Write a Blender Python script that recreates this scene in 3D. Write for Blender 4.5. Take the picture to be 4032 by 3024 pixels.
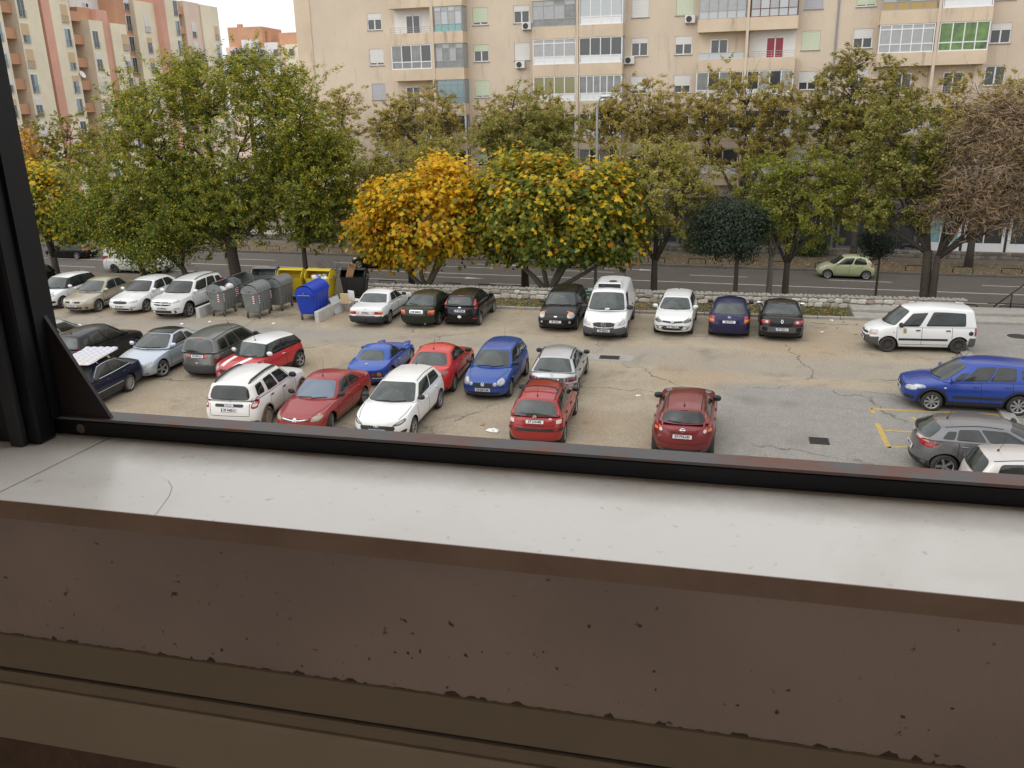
import bpy, bmesh, math, random
import numpy as np
from mathutils import Vector, Matrix
from mathutils.bvhtree import BVHTree
from math import sin, cos, pi, radians, sqrt, atan2

for o in list(bpy.data.objects): bpy.data.objects.remove(o)
scene = bpy.context.scene
COL = scene.collection

# ------------------------------------------------------------------ camera, sky, sun, exposure
CAM_Z = 9.8; RZ = -2.2
PITCH, ROLL, YAW = 0.31965, -0.02264, 0.30173
fwd = Vector((-sin(YAW)*cos(PITCH), cos(YAW)*cos(PITCH), -sin(PITCH)))
rgt = Vector((cos(YAW), sin(YAW), 0)); upv = rgt.cross(fwd)
r_ = rgt*cos(ROLL)+upv*sin(ROLL); u_ = -rgt*sin(ROLL)+upv*cos(ROLL)
cd = bpy.data.cameras.new('camera'); cam = bpy.data.objects.new('camera', cd); COL.objects.link(cam)
cam.matrix_world = Matrix(((r_.x, u_.x, -fwd.x, 0), (r_.y, u_.y, -fwd.y, 0), (r_.z, u_.z, -fwd.z, CAM_Z), (0, 0, 0, 1)))
cd.sensor_width = 36.0; cd.lens = 36.0*3400/4032; cd.clip_start = 0.05; cd.clip_end = 2000
scene.camera = cam

world = bpy.data.worlds.new('World'); scene.world = world; world.use_nodes = True
SUN_EL, SUN_AZ = radians(48), radians(215)
nt = world.node_tree
bg = nt.nodes['Background']
sky = nt.nodes.new('ShaderNodeTexSky'); sky.sky_type = 'NISHITA'; sky.sun_disc = False
sky.sun_elevation = SUN_EL; sky.sun_rotation = SUN_AZ; sky.air_density = 1.0; sky.dust_density = 4.0
# overcast: the cloud deck evens the clear sky out to a pale grey white
hs = nt.nodes.new('ShaderNodeHueSaturation'); hs.inputs['Saturation'].default_value = 0.12
mx = nt.nodes.new('ShaderNodeMix'); mx.data_type = 'RGBA'; mx.inputs[0].default_value = 0.80
nt.links.new(sky.outputs[0], hs.inputs['Color'])
nt.links.new(hs.outputs[0], mx.inputs[6]); mx.inputs[7].default_value = (8.0, 8.05, 8.1, 1)
nt.links.new(mx.outputs[2], bg.inputs['Color']); bg.inputs['Strength'].default_value = 0.12

sl = bpy.data.lights.new('sun', 'SUN'); sl.energy = 0.8; sl.angle = radians(110); sl.color = (1.0, 0.96, 0.9)
sun = bpy.data.objects.new('sun', sl); COL.objects.link(sun)
# the sun stands behind and to the left of the viewer
sdir = Vector((sin(SUN_AZ)*cos(SUN_EL), cos(SUN_AZ)*cos(SUN_EL), sin(SUN_EL)))
sun.rotation_euler = sdir.to_track_quat('Z', 'Y').to_euler()

scene.render.engine = 'CYCLES'
scene.view_settings.view_transform = 'Standard'; scene.view_settings.look = 'None'
scene.view_settings.exposure = 0.42; scene.view_settings.gamma = 1.0
scene.cycles.max_bounces = 8; scene.cycles.diffuse_bounces = 4; scene.cycles.glossy_bounces = 3
scene.cycles.transparent_max_bounces = 6

# ------------------------------------------------------------------ materials
MATS = {}
def mat(name, col, rough=0.6, metal=0.0, coat=0.0, spec=0.5, noise=None, bump=0.0, bscale=20.0, emit=0, trans=0, coords='Object'):
    """plain procedural material; noise=(scale, amount, colour2[, detail])"""
    if name in MATS: return MATS[name]
    m = bpy.data.materials.new(name); m.use_nodes = True; n = m.node_tree; b = n.nodes['Principled BSDF']
    c = (*col, 1)
    b.inputs['Base Color'].default_value = c; b.inputs['Roughness'].default_value = rough
    b.inputs['Metallic'].default_value = metal; b.inputs['Coat Weight'].default_value = coat
    b.inputs['Coat Roughness'].default_value = 0.04
    b.inputs['Specular IOR Level'].default_value = spec
    if trans: b.inputs['Transmission Weight'].default_value = trans
    m.diffuse_color = c
    if noise or bump:
        tc = n.nodes.new('ShaderNodeTexCoord')
    if noise:
        t = n.nodes.new('ShaderNodeTexNoise'); t.inputs['Scale'].default_value = noise[0]
        t.inputs['Detail'].default_value = noise[3] if len(noise) > 3 else 5; t.inputs['Roughness'].default_value = 0.65
        n.links.new(tc.outputs[coords], t.inputs['Vector'])
        r = n.nodes.new('ShaderNodeValToRGB'); r.color_ramp.elements[0].position = 0.5-noise[1]; r.color_ramp.elements[1].position = 0.5+noise[1]
        r.color_ramp.elements[0].color = c; r.color_ramp.elements[1].color = (*noise[2], 1)
        n.links.new(t.outputs['Fac'], r.inputs['Fac']); n.links.new(r.outputs['Color'], b.inputs['Base Color'])
    if bump:
        t2 = n.nodes.new('ShaderNodeTexNoise'); t2.inputs['Scale'].default_value = bscale; t2.inputs['Detail'].default_value = 6
        n.links.new(tc.outputs[coords], t2.inputs['Vector'])
        bp = n.nodes.new('ShaderNodeBump'); bp.inputs['Strength'].default_value = bump; bp.inputs['Distance'].default_value = 0.02
        n.links.new(t2.outputs['Fac'], bp.inputs['Height']); n.links.new(bp.outputs[0], b.inputs['Normal'])
    MATS[name] = m; return m

# ------------------------------------------------------------------ mesh helpers
class MB:
    def __init__(s): s.v = []; s.f = []; s.m = []; s.mi = 0
    def add(s, verts, faces):
        o = len(s.v); s.v.extend([tuple(x) for x in verts]); s.f.extend([tuple(i+o for i in f) for f in faces]); s.m.extend([s.mi]*len(faces)); return s
    def box(s, x0, x1, y0, y1, z0, z1, M=None):
        v = [(x0,y0,z0),(x1,y0,z0),(x1,y1,z0),(x0,y1,z0),(x0,y0,z1),(x1,y0,z1),(x1,y1,z1),(x0,y1,z1)]
        if M is not None: v = [M @ Vector(p) for p in v]
        return s.add(v, [(3,2,1,0),(4,5,6,7),(0,1,5,4),(1,2,6,5),(2,3,7,6),(3,0,4,7)])
    def bbox(s, x0, x1, y0, y1, z0, z1, b=0.01, M=None):
        """box with chamfered vertical and top edges"""
        b = min(b, (x1-x0)*.45, (y1-y0)*.45, (z1-z0)*.45)
        def ring(i, z): return [(x0+i,y0+b,z),(x0+b,y0+i,z),(x1-b,y0+i,z),(x1-i,y0+b,z),(x1-i,y1-b,z),(x1-b,y1-i,z),(x0+b,y1-i,z),(x0+i,y1-b,z)]
        def ring2(i, z):
            c=b+i*.4; return [(x0+i,y0+c,z),(x0+c,y0+i,z),(x1-c,y0+i,z),(x1-i,y0+c,z),(x1-i,y1-c,z),(x1-c,y1-i,z),(x0+c,y1-i,z),(x0+i,y1-c,z)]
        rs = [ring2(b,z0), ring(0,z0+b), ring(0,z1-b), ring2(b,z1)]
        v = [p for r in rs for p in r]
        if M is not None: v = [M @ Vector(p) for p in v]
        f = [tuple(range(7,-1,-1)), tuple(range(24,32))]
        for k in range(3):
            for i in range(8): f.append((k*8+i, k*8+(i+1)%8, k*8+8+(i+1)%8, k*8+8+i))
        return s.add(v, f)
    def tube(s, pts, rad, n=8, cap=True):
        pts = [Vector(p) for p in pts]; R = rad if isinstance(rad, (list,tuple)) else [rad]*len(pts)
        v = []; f = []; up = Vector((0,0,1)); prev = None
        for i, p in enumerate(pts):
            a = pts[max(i-1,0)]; b = pts[min(i+1,len(pts)-1)]; t = (b-a).normalized()
            if prev is None:
                e = t.cross(up if abs(t.z) < .95 else Vector((1,0,0))).normalized()
            else:
                e = (prev - t*prev.dot(t)).normalized()
            prev = e; g = t.cross(e)
            for k in range(n):
                a_ = 2*pi*k/n; v.append(p + e*cos(a_)*R[i] + g*sin(a_)*R[i])
        for i in range(len(pts)-1):
            for k in range(n): f.append((i*n+k, i*n+(k+1)%n, (i+1)*n+(k+1)%n, (i+1)*n+k))
        if cap: f.append(tuple(range(n-1,-1,-1))); f.append(tuple(range((len(pts)-1)*n, len(pts)*n)))
        return s.add(v, f)
    def lathe(s, prof, n=24, M=None, axis='z', closed=False):
        v = []; f = []
        for r, z in prof:
            for k in range(n):
                a = 2*pi*k/n
                p = (r*cos(a), r*sin(a), z) if axis == 'z' else (r*cos(a), z, r*sin(a))
                v.append(M @ Vector(p) if M is not None else p)
        m = len(prof)
        for i in range(m-1 if not closed else m):
            j = (i+1) % m
            for k in range(n): f.append((i*n+k, i*n+(k+1)%n, j*n+(k+1)%n, j*n+k))
        return s.add(v, f)
    def grid(s, P):
        """P[i][j] points -> quads"""
        n, m = len(P), len(P[0]); v = [p for r in P for p in r]
        f = [(i*m+j, i*m+j+1, (i+1)*m+j+1, (i+1)*m+j) for i in range(n-1) for j in range(m-1)]
        return s.add(v, f)
    def prism(s, poly, z0, z1, M=None):
        n = len(poly); v = [(x,y,z0) for x,y in poly]+[(x,y,z1) for x,y in poly]
        if M is not None: v = [M @ Vector(p) for p in v]
        f = [tuple(range(n-1,-1,-1)), tuple(range(n,2*n))]+[(i,(i+1)%n,n+(i+1)%n,n+i) for i in range(n)]
        return s.add(v, f)
    def mesh(s, name, mats, smooth=False):
        me = bpy.data.meshes.new(name); me.from_pydata(s.v, [], s.f)
        for m in (mats if isinstance(mats, (list,tuple)) else [mats]): me.materials.append(m)
        if any(s.m): me.polygons.foreach_set('material_index', s.m)
        if smooth: me.polygons.foreach_set('use_smooth', [True]*len(me.polygons))
        me.update(); return me
    def build(s, name, mats, parent=None, smooth=False, fix=False):
        me = s.mesh(name, mats, smooth)
        if fix:
            b = bmesh.new(); b.from_mesh(me); bmesh.ops.remove_doubles(b, verts=b.verts, dist=1e-4); bmesh.ops.recalc_face_normals(b, faces=b.faces); b.to_mesh(me); b.free()
        return link(name, me, parent)
def link(name, data, parent=None):
    o = bpy.data.objects.new(name, data); COL.objects.link(o)
    if parent is not None: o.parent = parent
    return o
def tag(o, label, cat, group=None, kind=None):
    if label: o['label'] = label
    if cat: o['category'] = cat
    if group: o['group'] = group
    if kind: o['kind'] = kind
    return o
def empty(name, loc=(0,0,0), rz=0.0, label=None, cat=None, group=None):
    o = link(name, None); o.location = loc; o.rotation_euler = (0,0,rz); o.empty_display_size = .2
    return tag(o, label, cat, group)
def struct(o): o['kind'] = 'structure'; return o
def smoothbyangle(o, ang=40):
    me = o.data
    me.polygons.foreach_set('use_smooth', [True]*len(me.polygons))
    b = bmesh.new(); b.from_mesh(me)
    for e in b.edges:
        if len(e.link_faces) == 2 and e.calc_face_angle(0) > radians(ang): e.smooth = False
    b.to_mesh(me); b.free(); return o
def interp(pts, x):
    if x <= pts[0][0]: return pts[0][1]
    for (a,b),(c,d) in zip(pts, pts[1:]):
        if x <= c: return b+(d-b)*(x-a)/(c-a) if c > a else d
    return pts[-1][1]
def smooth_interp(pts, x):
    """monotone-ish cubic (catmull) through pts"""
    n = len(pts)
    if x <= pts[0][0]: return pts[0][1]
    if x >= pts[-1][0]: return pts[-1][1]
    for i in range(n-1):
        if x <= pts[i+1][0]: break
    x0,y0 = pts[i]; x1,y1 = pts[i+1]; h = x1-x0; t = (x-x0)/h; dl = (y1-y0)/h
    def slope(k):
        if k == 0: return (pts[1][1]-pts[0][1])/(pts[1][0]-pts[0][0])
        if k == n-1: return (pts[-1][1]-pts[-2][1])/(pts[-1][0]-pts[-2][0])
        a = (pts[k][1]-pts[k-1][1])/(pts[k][0]-pts[k-1][0]); b = (pts[k+1][1]-pts[k][1])/(pts[k+1][0]-pts[k][0])
        return 0 if a*b <= 0 else 2*a*b/(a+b)
    m0, m1 = slope(i), slope(i+1)
    return (2*t**3-3*t*t+1)*y0+(t**3-2*t*t+t)*h*m0+(-2*t**3+3*t*t)*y1+(t**3-t*t)*h*m1

TEXT_CACHE = {}
def text_mesh(txt, size, m, bold=0.0, ext=0.002):
    k = (txt, size, m.name)
    if k in TEXT_CACHE: return TEXT_CACHE[k]
    c = bpy.data.curves.new('t', 'FONT'); c.body = txt; c.size = size; c.align_x = 'CENTER'; c.align_y = 'CENTER'; c.extrude = ext; c.offset = bold; c.resolution_u = 2
    o = bpy.data.objects.new('t', c); COL.objects.link(o)
    dg = bpy.context.evaluated_depsgraph_get(); me = bpy.data.meshes.new_from_object(o.evaluated_get(dg))
    bpy.data.objects.remove(o); me.name = 'lettering'; me.materials.clear(); me.materials.append(m)
    TEXT_CACHE[k] = me; return me

# ------------------------------------------------------------------ cars
def paint(name, col, metal=0.0, rough=0.30, dirt=0.12):
    k = 'paint_'+name
    if k in MATS: return MATS[k]
    lum = max(col); m = mat(k, col, rough, metal, coat=.6 if lum > .1 else .4, spec=0.45 if lum > .1 else .25)
    n = m.node_tree; b = n.nodes['Principled BSDF']
    # road dust: thin film, more of it low on the body, uneven
    tc = n.nodes.new('ShaderNodeTexCoord'); t = n.nodes.new('ShaderNodeTexNoise'); t.inputs['Scale'].default_value = 1.7; t.inputs['Detail'].default_value = 6
    n.links.new(tc.outputs['Object'], t.inputs['Vector'])
    sp = n.nodes.new('ShaderNodeSeparateXYZ'); n.links.new(tc.outputs['Object'], sp.inputs[0])
    mr = n.nodes.new('ShaderNodeMapRange'); mr.inputs[1].default_value = 0.15; mr.inputs[2].default_value = 0.75; mr.inputs[3].default_value = 1.0; mr.inputs[4].default_value = 0.22
    n.links.new(sp.outputs['Z'], mr.inputs[0])
    mu = n.nodes.new('ShaderNodeMath'); mu.operation = 'MULTIPLY'; n.links.new(t.outputs['Fac'], mu.inputs[0]); n.links.new(mr.outputs[0], mu.inputs[1])
    m2 = n.nodes.new('ShaderNodeMath'); m2.operation = 'MULTIPLY'; m2.inputs[1].default_value = dirt*1.1; m2.use_clamp = True; n.links.new(mu.outputs[0], m2.inputs[0])
    mx = n.nodes.new('ShaderNodeMix'); mx.data_type = 'RGBA'; mx.inputs[6].default_value = (*col, 1); mx.inputs[7].default_value = (0.30, 0.25, 0.19, 1)
    n.links.new(m2.outputs[0], mx.inputs[0]); n.links.new(mx.outputs[2], b.inputs['Base Color'])
    return m
GLASS = mat('car_glass', (0.010, 0.014, 0.014), 0.05, spec=0.6, noise=(2.2, .16, (0.028, 0.034, 0.034), 2))
GLASSG = mat('car_glass_grey', (0.018, 0.026, 0.026), 0.06, spec=0.75, noise=(1.6, .18, (0.060, 0.074, 0.072), 3))
BLACKP = mat('black_plastic', (0.022, 0.022, 0.024), 0.55)
GREYP = mat('grey_plastic', (0.075, 0.078, 0.082), 0.6)
RUBBER = mat('tyre_rubber', (0.022, 0.021, 0.020), 0.85, noise=(9, .3, (0.05, 0.045, 0.04)))
MUDRUB = mat('muddy_tyre_rubber', (0.05, 0.045, 0.038), 0.9, noise=(6, .2, (0.20, 0.16, 0.11)))
ALLOY = mat('alloy', (0.42, 0.42, 0.43), 0.38, 0.7)
MUDALLOY = mat('muddy_steel', (0.36, 0.31, 0.24), 0.7, 0.1)
STEELW = mat('steel_wheel', (0.055, 0.05, 0.047), 0.6, 0.3)
DARK = mat('underbody_dark', (0.012, 0.012, 0.012), 0.9)
LAMP = mat('lamp_glass', (0.62, 0.64, 0.66), 0.12, 0.25, coat=1, noise=(14, .22, (0.22, 0.23, 0.24)))
LAMPY = mat('lamp_glass_yellowed', (0.46, 0.45, 0.36), 0.22, 0.1, coat=.6, noise=(14, .25, (0.28, 0.27, 0.20)))
LAMPD = mat('lamp_glass_dark', (0.10, 0.11, 0.12), 0.1, 0.3, coat=1)
TAIL = mat('tail_red', (0.42, 0.018, 0.012), 0.18, coat=1, noise=(18, .3, (0.26, 0.01, 0.01)))
TAILD = mat('tail_dark_red', (0.12, 0.012, 0.012), 0.2, coat=1)
TAILW = mat('tail_clear', (0.62, 0.55, 0.53), 0.15, coat=1)
AMBER = mat('indicator_amber', (0.62, 0.20, 0.03), 0.2, coat=1)
CHROME = mat('chrome', (0.62, 0.63, 0.65), 0.18, 0.9)
SEAM = mat('panel_gap', (0.016, 0.016, 0.016), 0.8)
PLATEW = mat('plate_white', (0.70, 0.71, 0.74), 0.4)
PLATET = mat('plate_black', (0.02, 0.02, 0.02), 0.5)
PLATEB = mat('plate_blue', (0.03, 0.07, 0.36), 0.4)
PLATER = mat('plate_red', (0.55, 0.06, 0.06), 0.4)
WHITEM = mat('white_vinyl', (0.78, 0.78, 0.78), 0.4)

WHEELS = {}
def wheel_meshes(wr, style, muddy=False):
    k = (round(wr,3), style, muddy)
    if k in WHEELS: return WHEELS[k]
    rr = wr*(0.70 if style in ('alloy','alloy7','cap','cap9') else 0.64); wd = 0.098
    t = MB(); t.lathe([(rr,-wd*.8),(rr+.02,-wd),(wr-.035,-wd),(wr-.008,-wd*.72),(wr,-wd*.35),(wr,wd*.35),(wr-.008,wd*.72),(wr-.035,wd),(rr+.02,wd),(rr,wd*.8),(rr-.02,wd*.2),(rr-.02,-wd*.2)], 28, axis='y', closed=True)
    tm = t.mesh('tyre', MUDRUB if muddy else RUBBER, True)
    r = MB(); o = wd*.80
    r.mi = 1; r.lathe([(0.001,o*.25),(rr*.97,o*.25)], 20, axis='y'); r.lathe([(0.001,-o*.6),(rr*.97,-o*.6)], 12, axis='y')
    r.mi = 0; r.lathe([(rr*.93,o*.2),(rr*.92,o*.85),(rr*1.0,o*1.02),(rr*1.03,o*.9),(rr*1.0,o*.2)], 24, axis='y')
    r.lathe([(0.001,o*.86),(rr*.17,o*.84),(rr*.2,o*.6),(rr*.2,o*.2)], 12, axis='y')
    n = {'alloy':5,'alloy7':7,'cap':8,'cap9':12,'steel':10}[style]
    for i in range(n):
        M = Matrix.Rotation(2*pi*i/n, 4, 'Y')
        if style in ('alloy','alloy7'):
            w0, w1 = rr*.13, rr*(.17 if style == 'alloy' else .11)
        elif style == 'steel': w0, w1 = rr*.13, rr*.17
        else: w0, w1 = rr*.09, rr*.20 if style == 'cap' else rr*.13
        v = [(rr*.14,o*.3,-w0),(rr*.95,o*.3,-w1),(rr*.95,o*.3,w1),(rr*.14,o*.3,w0),(rr*.14,o*.80,-w0*.8),(rr*.95,o*.88,-w1*.8),(rr*.95,o*.88,w1*.8),(rr*.14,o*.80,w0*.8)]
        r.add([M @ Vector(p) for p in v], [(4,5,6,7),(0,1,5,4),(1,2,6,5),(2,3,7,6),(3,0,4,7)])
    rmn = MUDALLOY if muddy else (STEELW if style == 'steel' else ALLOY)
    rm = r.mesh('rim', [rmn, DARK if not muddy else STEELW], False)
    WHEELS[k] = (tm, rm); return tm, rm

BADGES = {}
def badge_mesh(kind):
    if kind in BADGES: return BADGES[kind]
    b = MB(); r = .058
    def ring(ro, ri, n=20): b.lathe([(ri,0),(ri,.012),(ro,.010),(ro,0)], n)
    def bar(x0,y0,x1,y1,w):
        d = Vector((x1-x0,y1-y0,0)).normalized(); q = Vector((-d.y,d.x,0))*w/2; a = Vector((x0,y0,0)); c = Vector((x1,y1,0))
        pts = [a-q,c-q,c+q,a+q]; b.add([*pts]+[p+Vector((0,0,.011)) for p in pts], [(4,5,6,7),(0,1,5,4),(1,2,6,5),(2,3,7,6),(3,0,4,7)])
    if kind == 'vw':
        ring(r, r*.86); bar(-.032,.038,0,-.045,.011); bar(.032,.038,0,-.045,.011); bar(-.05,.012,-.026,-.04,.011); bar(.05,.012,.026,-.04,.011); bar(-.03,-.04,0,.012,.01); bar(.03,-.04,0,.012,.01)
    elif kind == 'star':
        r = .085; ring(r, r*.87, 24)
        for a in (90,210,330): bar(0,0,cos(radians(a))*r*.9,sin(radians(a))*r*.9,.024)
    elif kind == 'star_up':
        ring(.04,.034,18)
        for a in (90,210,330): bar(0,0,cos(radians(a))*.036,sin(radians(a))*.036,.009)
    elif kind == 'chevrons':
        for dy in (0.0,-.055):
            bar(-.075,-.045+dy,0,.022+dy,.030); bar(.075,-.045+dy,0,.022+dy,.030)
    elif kind == 'diamond':
        for p in ((-.042,0,0,.075),(0,.075,.042,0),(.042,0,0,-.075),(0,-.075,-.042,0)): bar(*p,.020)
    elif kind == 'ovalh':
        b.lathe([(.060,0),(.060,.012),(.076,.009),(.076,0)], 24, Matrix.Diagonal((1.15,.62,1,1))); bar(-.035,-.028,-.02,.028,.012); bar(.02,-.028,.035,.028,.012); bar(-.025,-.006,.025,.006,.012)
    elif kind == 'oval':
        b.lathe([(.001,.008),(.062,.008),(.070,.010),(.074,0)], 24, Matrix.Diagonal((1.1,.48,1,1)))
    elif kind == 'bolt':
        ring(r, r*.86); bar(-.07,-.008,0,.010,.014); bar(.07,.008,0,-.010,.014)
    elif kind == 'ringbar':
        ring(.062,.049); bar(-.085,0,.085,0,.024)
    elif kind == 'letterh':
        bar(-.042,-.045,-.034,.045,.018); bar(.042,-.045,.034,.045,.018); bar(-.036,0,.036,0,.014); bar(-.055,.045,.055,.045,.008); bar(-.055,-.045,.055,-.045,.008)
    elif kind == 'shield':
        bar(-.05,.03,.05,.03,.02); bar(-.045,.03,0,-.045,.02); bar(.045,.03,0,-.045,.02); bar(-.025,.008,.025,.008,.014)
    elif kind == 'letters':
        bar(-.04,.03,.03,.05,.02); bar(-.04,.03,.04,-.02,.022); bar(-.03,-.05,.04,-.02,.02)
    elif kind == 'lion':
        bar(-.02,.05,.02,.02,.02); bar(.02,.02,-.02,-.01,.02); bar(-.02,-.01,.02,-.05,.02); bar(0,0,.045,.01,.014)
    else:
        ring(r*.8, r*.62)
    me = b.mesh('badge', CHROME); BADGES[kind] = me; return me

def rrect(a0, a1, b0, b1, r, n=4):
    """rounded rectangle outline"""
    r = min(r, abs(a1-a0)*.49, abs(b1-b0)*.49); o = []
    for cx, cy, s in ((a1-r,b1-r,0),(a0+r,b1-r,90),(a0+r,b0+r,180),(a1-r,b0+r,270)):
        for k in range(n+1):
            t = radians(s+90*k/n); o.append((cx+r*cos(t), cy+r*sin(t)))
    return o
def ellipse(ca, cb, ra, rb, n=20): return [(ca+ra*cos(2*pi*k/n), cb+rb*sin(2*pi*k/n)) for k in range(n)]
def resample(poly, step):
    o = []
    for i in range(len(poly)):
        a = Vector(poly[i]); b = Vector(poly[(i+1) % len(poly)]); n = max(1, int((b-a).length/step))
        for k in range(n): o.append(tuple(a+(b-a)*k/n))
    return o
def round_poly(poly, it=2):
    for _ in range(it):
        q = []
        for i in range(len(poly)):
            a = Vector(poly[i]); b = Vector(poly[(i+1) % len(poly)]); q += [tuple(a*.78+b*.22), tuple(a*.22+b*.78)]
        poly = q
    return poly

class Car:
    def __init__(s, name, label, sp, axle, heading, which='rear', cat='car', group=None):
        """axle: ground point under the middle of the named axle; heading: degrees, direction of travel in plan"""
        s.sp = sp; s.L, s.W, s.H = sp['L'], sp['W'], sp['H']; s.fo, s.wb, s.wr = sp['fo'], sp['wb'], sp.get('wr', .31)
        s.XF = s.fo+s.wb/2
        if group and 'row' in group: axle = (axle[0]*(axle[1]-.2)/axle[1], axle[1]-.2, *axle[2:])
        h = radians(heading); off = s.wb/2 if which == 'rear' else -s.wb/2
        if which == 'mid': off = 0
        z = axle[2] if len(axle) > 2 else 0.0
        s.root = empty(name, (axle[0]+cos(h)*off, axle[1]+sin(h)*off, z+0.003), h, label, cat, group)
        s.P = sp['paint']; s.roofm = sp.get('roofpaint', s.P)
        s.shell(); s.green(); s.bvh()
        s.wheels()
    def x(s, d): return s.XF-d
    # lower body ------------------------------------------------
    def halfw(s, d):
        sp = s.sp; f = 1.0; L = s.L; af, ar, nf, nr = sp.get('af', .62), sp.get('ar', .5), sp.get('nf', 2.7), sp.get('nr', 3.0)
        if d < af: f *= max(0, 1-(1-d/af)**nf)**(1/nf)
        if L-d < ar: f *= max(0, 1-(1-(L-d)/ar)**nr)**(1/nr)
        t = max(0, 1-d/1.5); f *= 1-.055*t*t
        t = max(0, 1-(L-d)/1.2); f *= 1-.04*t*t
        return f*s.W/2
    def shell(s):
        sp = s.sp; L = s.L; gc = sp.get('gc', .21); fd = s.fo; rd = s.fo+s.wb; Ra = s.wr+sp.get('gap', .055)
        ds = {0, .004, .015, .035, .06, .09, .13, .18, .24, .31, .40, .50, .62}
        ds |= {L-q for q in list(ds)}
        x = .7
        while x < L-.65: ds.add(round(x,3)); x += .09
        for c in (fd, rd):
            for k in range(0, 13): ds.add(c-Ra*cos(pi*k/12))
            ds.add(c-Ra-.003); ds.add(c+Ra+.003)
        ds = sorted(q for q in ds if 0 <= q <= L)
        deck = sp['deck']; fi = sp.get('finset', [(.2,.10),(.34,.02),(.5,0),(.62,.02),(.75,.07)]); ri = sp.get('rinset', [(.2,.10),(.34,.02),(.55,0),(.7,.03),(.9,.07)])
        gp = sp.get('gp', [(0,.90),(.1,.945),(.3,.985),(.52,1.0),(.72,.99),(.88,.962),(1,.925)])
        qs = [0,.06,.14,.24,.35,.46,.57,.68,.78,.87,.94,1]
        ts = [.02,.06,.12,.2,.32,.46,.62,.8,1.0]
        P = []
        for d in ds:
            w = s.halfw(d); zb = gc + (0.02 if (d < fd-Ra or d > rd+Ra) else 0)
            for c in (fd, rd):
                if abs(d-c) <= Ra: zb = max(zb, s.wr+sqrt(max(0, Ra*Ra-(d-c)**2)))
            zc = smooth_interp(deck, d); sh = interp(sp.get('sh', [(0,.03),(.1,.045),(.4,.075),(1.1,.07),(L-.6,.05),(L,.05)]), d); zt = zc-sh
            col = []
            for q in qs:
                z = zb+(zt-zb)*q; qq = (z-gc)/(zt-gc) if zt > gc else q
                col.append((d, w*smooth_interp(gp, max(0,min(1,qq))), z))
            wt = w*gp[-1][1]
            for t in ts:
                y = wt*(1-t); k = 1-abs(y/wt)**2.6 if wt > 1e-6 else 1
                col.append((d, y, zt+sh*k))
            P.append(col)
        def fin(p, sy):
            d, y, z = p; a, b = smooth_interp(fi, z), smooth_interp(ri, z); dd = a+(L-a-b)*d/L
            return (s.x(dd), y*sy, z)
        m = MB(); m.grid([[fin(p, 1) for p in c] for c in P]); m.grid([[fin(p, -1) for p in reversed(c)] for c in P])
        o = m.build('body', s.P, s.root, True, fix=True); smoothbyangle(o, 50); s.body = o
        bm_ = sp.get('bumpers')
        if bm_:      # unpainted plastic bumpers
            o.data.materials.append(bm_[0])
            for p in o.data.polygons:
                c = p.center; dd = s.XF-c.x
                if (dd < fd-Ra+.02 and c.z < bm_[1]) or (dd > rd+Ra-.02 and c.z < bm_[2]): p.material_index = 1
        b = MB(); hw = s.W/2-.25; b.box(s.x(L-.30), s.x(1.0), -hw, hw, gc-.07, sp["zA"]-.16)  # underbody hangs low to deepen the shade beneath the car
        b.box(s.x(rd-Ra-.02), s.x(fd+Ra+.02), -s.W/2+.12, s.W/2-.12, gc-.05, sp['zA']-.15)
        b.box(s.x(1.0), s.x(.32), -s.W/2+.42, s.W/2-.42, gc, .52); b.build('underbody', DARK, s.root)
    # cabin -----------------------------------------------------
    def green(s):
        g = s.sp; W2 = s.W/2; yb = W2*g.get('yb', .90); yt = W2*g.get('yt', .66); ed = g.get('ed', .055)
        ac, as_, tc, ts_ = g['ac'], g['as'], g['tc'], g['ts']; rtc, rts, rbc, rbs = g['rtc'], g['rts'], g['rbc'], g['rbs']
        zA, zR = g['zA'], g['zR']; Hf, H, Hr = g.get('Hf', s.H-.05), s.H, g.get('Hr', s.H-.05); cb = g.get('cb', .03); bel = g.get('belly', .02)
        def roofz(u): return smooth_interp([(0,Hf),(.42,H),(1,Hr)], u)
        def Bf(q): return Vector((ac+(as_-ac)*q*q, q*yb, zA+cb*(1-q*q)-.02))
        def Tf(q): return Vector((tc+(ts_-tc)*q*q, q*yt, Hf-ed*q*q))
        def Br(q): return Vector((rbc+(rbs-rbc)*q*q, q*yb*g.get('ybr',1.0), zR-.02))
        def Tr(q): return Vector((rtc+(rts-rtc)*q*q, q*yt*g.get('ytr',1.0), Hr-ed*q*q))
        def roof(u, q):
            a, b = Tf(q), Tr(q); p = a.lerp(b, u); p.z = roofz(u)-ed*q*q; p.y *= 1+.03*4*u*(1-u); return p
        def side(u, v, sd):
            a = Bf(1).lerp(Br(1), u); a.y += bel*4*u*(1-u); t = roof(u, 1); p = a.lerp(t, v); p.y += .022*4*v*(1-v)*min(1,8*u*(1-u))
            k = 4*v*(1-v); p.x += 0; p.y *= sd; return p
        fb = g.get('fbulge', .035); rb_ = g.get('rbulge', .03)
        def front(q, v):
            p = Bf(q).lerp(Tf(q), v); p.x -= fb*sin(pi*v)*(1-q*q); p.z += fb*sin(pi*v)*(1-q*q)*.6; p.y *= 1+.02*sin(pi*v)*abs(q)
            if abs(q) == 1: p = side(0, v, q)
            return p
        def rear(q, v):
            p = Br(q).lerp(Tr(q), v); p.x += rb_*sin(pi*v)*(1-q*q)
            if abs(q) == 1: p = side(1, v, q)
            return p
        def X(p): return Vector((s.x(p.x), p.y, p.z))
        s.p_front = lambda q, v: X(front(q, v)); s.p_rear = lambda q, v: X(rear(q, v)); s.p_roof = lambda u, q: X(roof(u, q))
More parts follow.
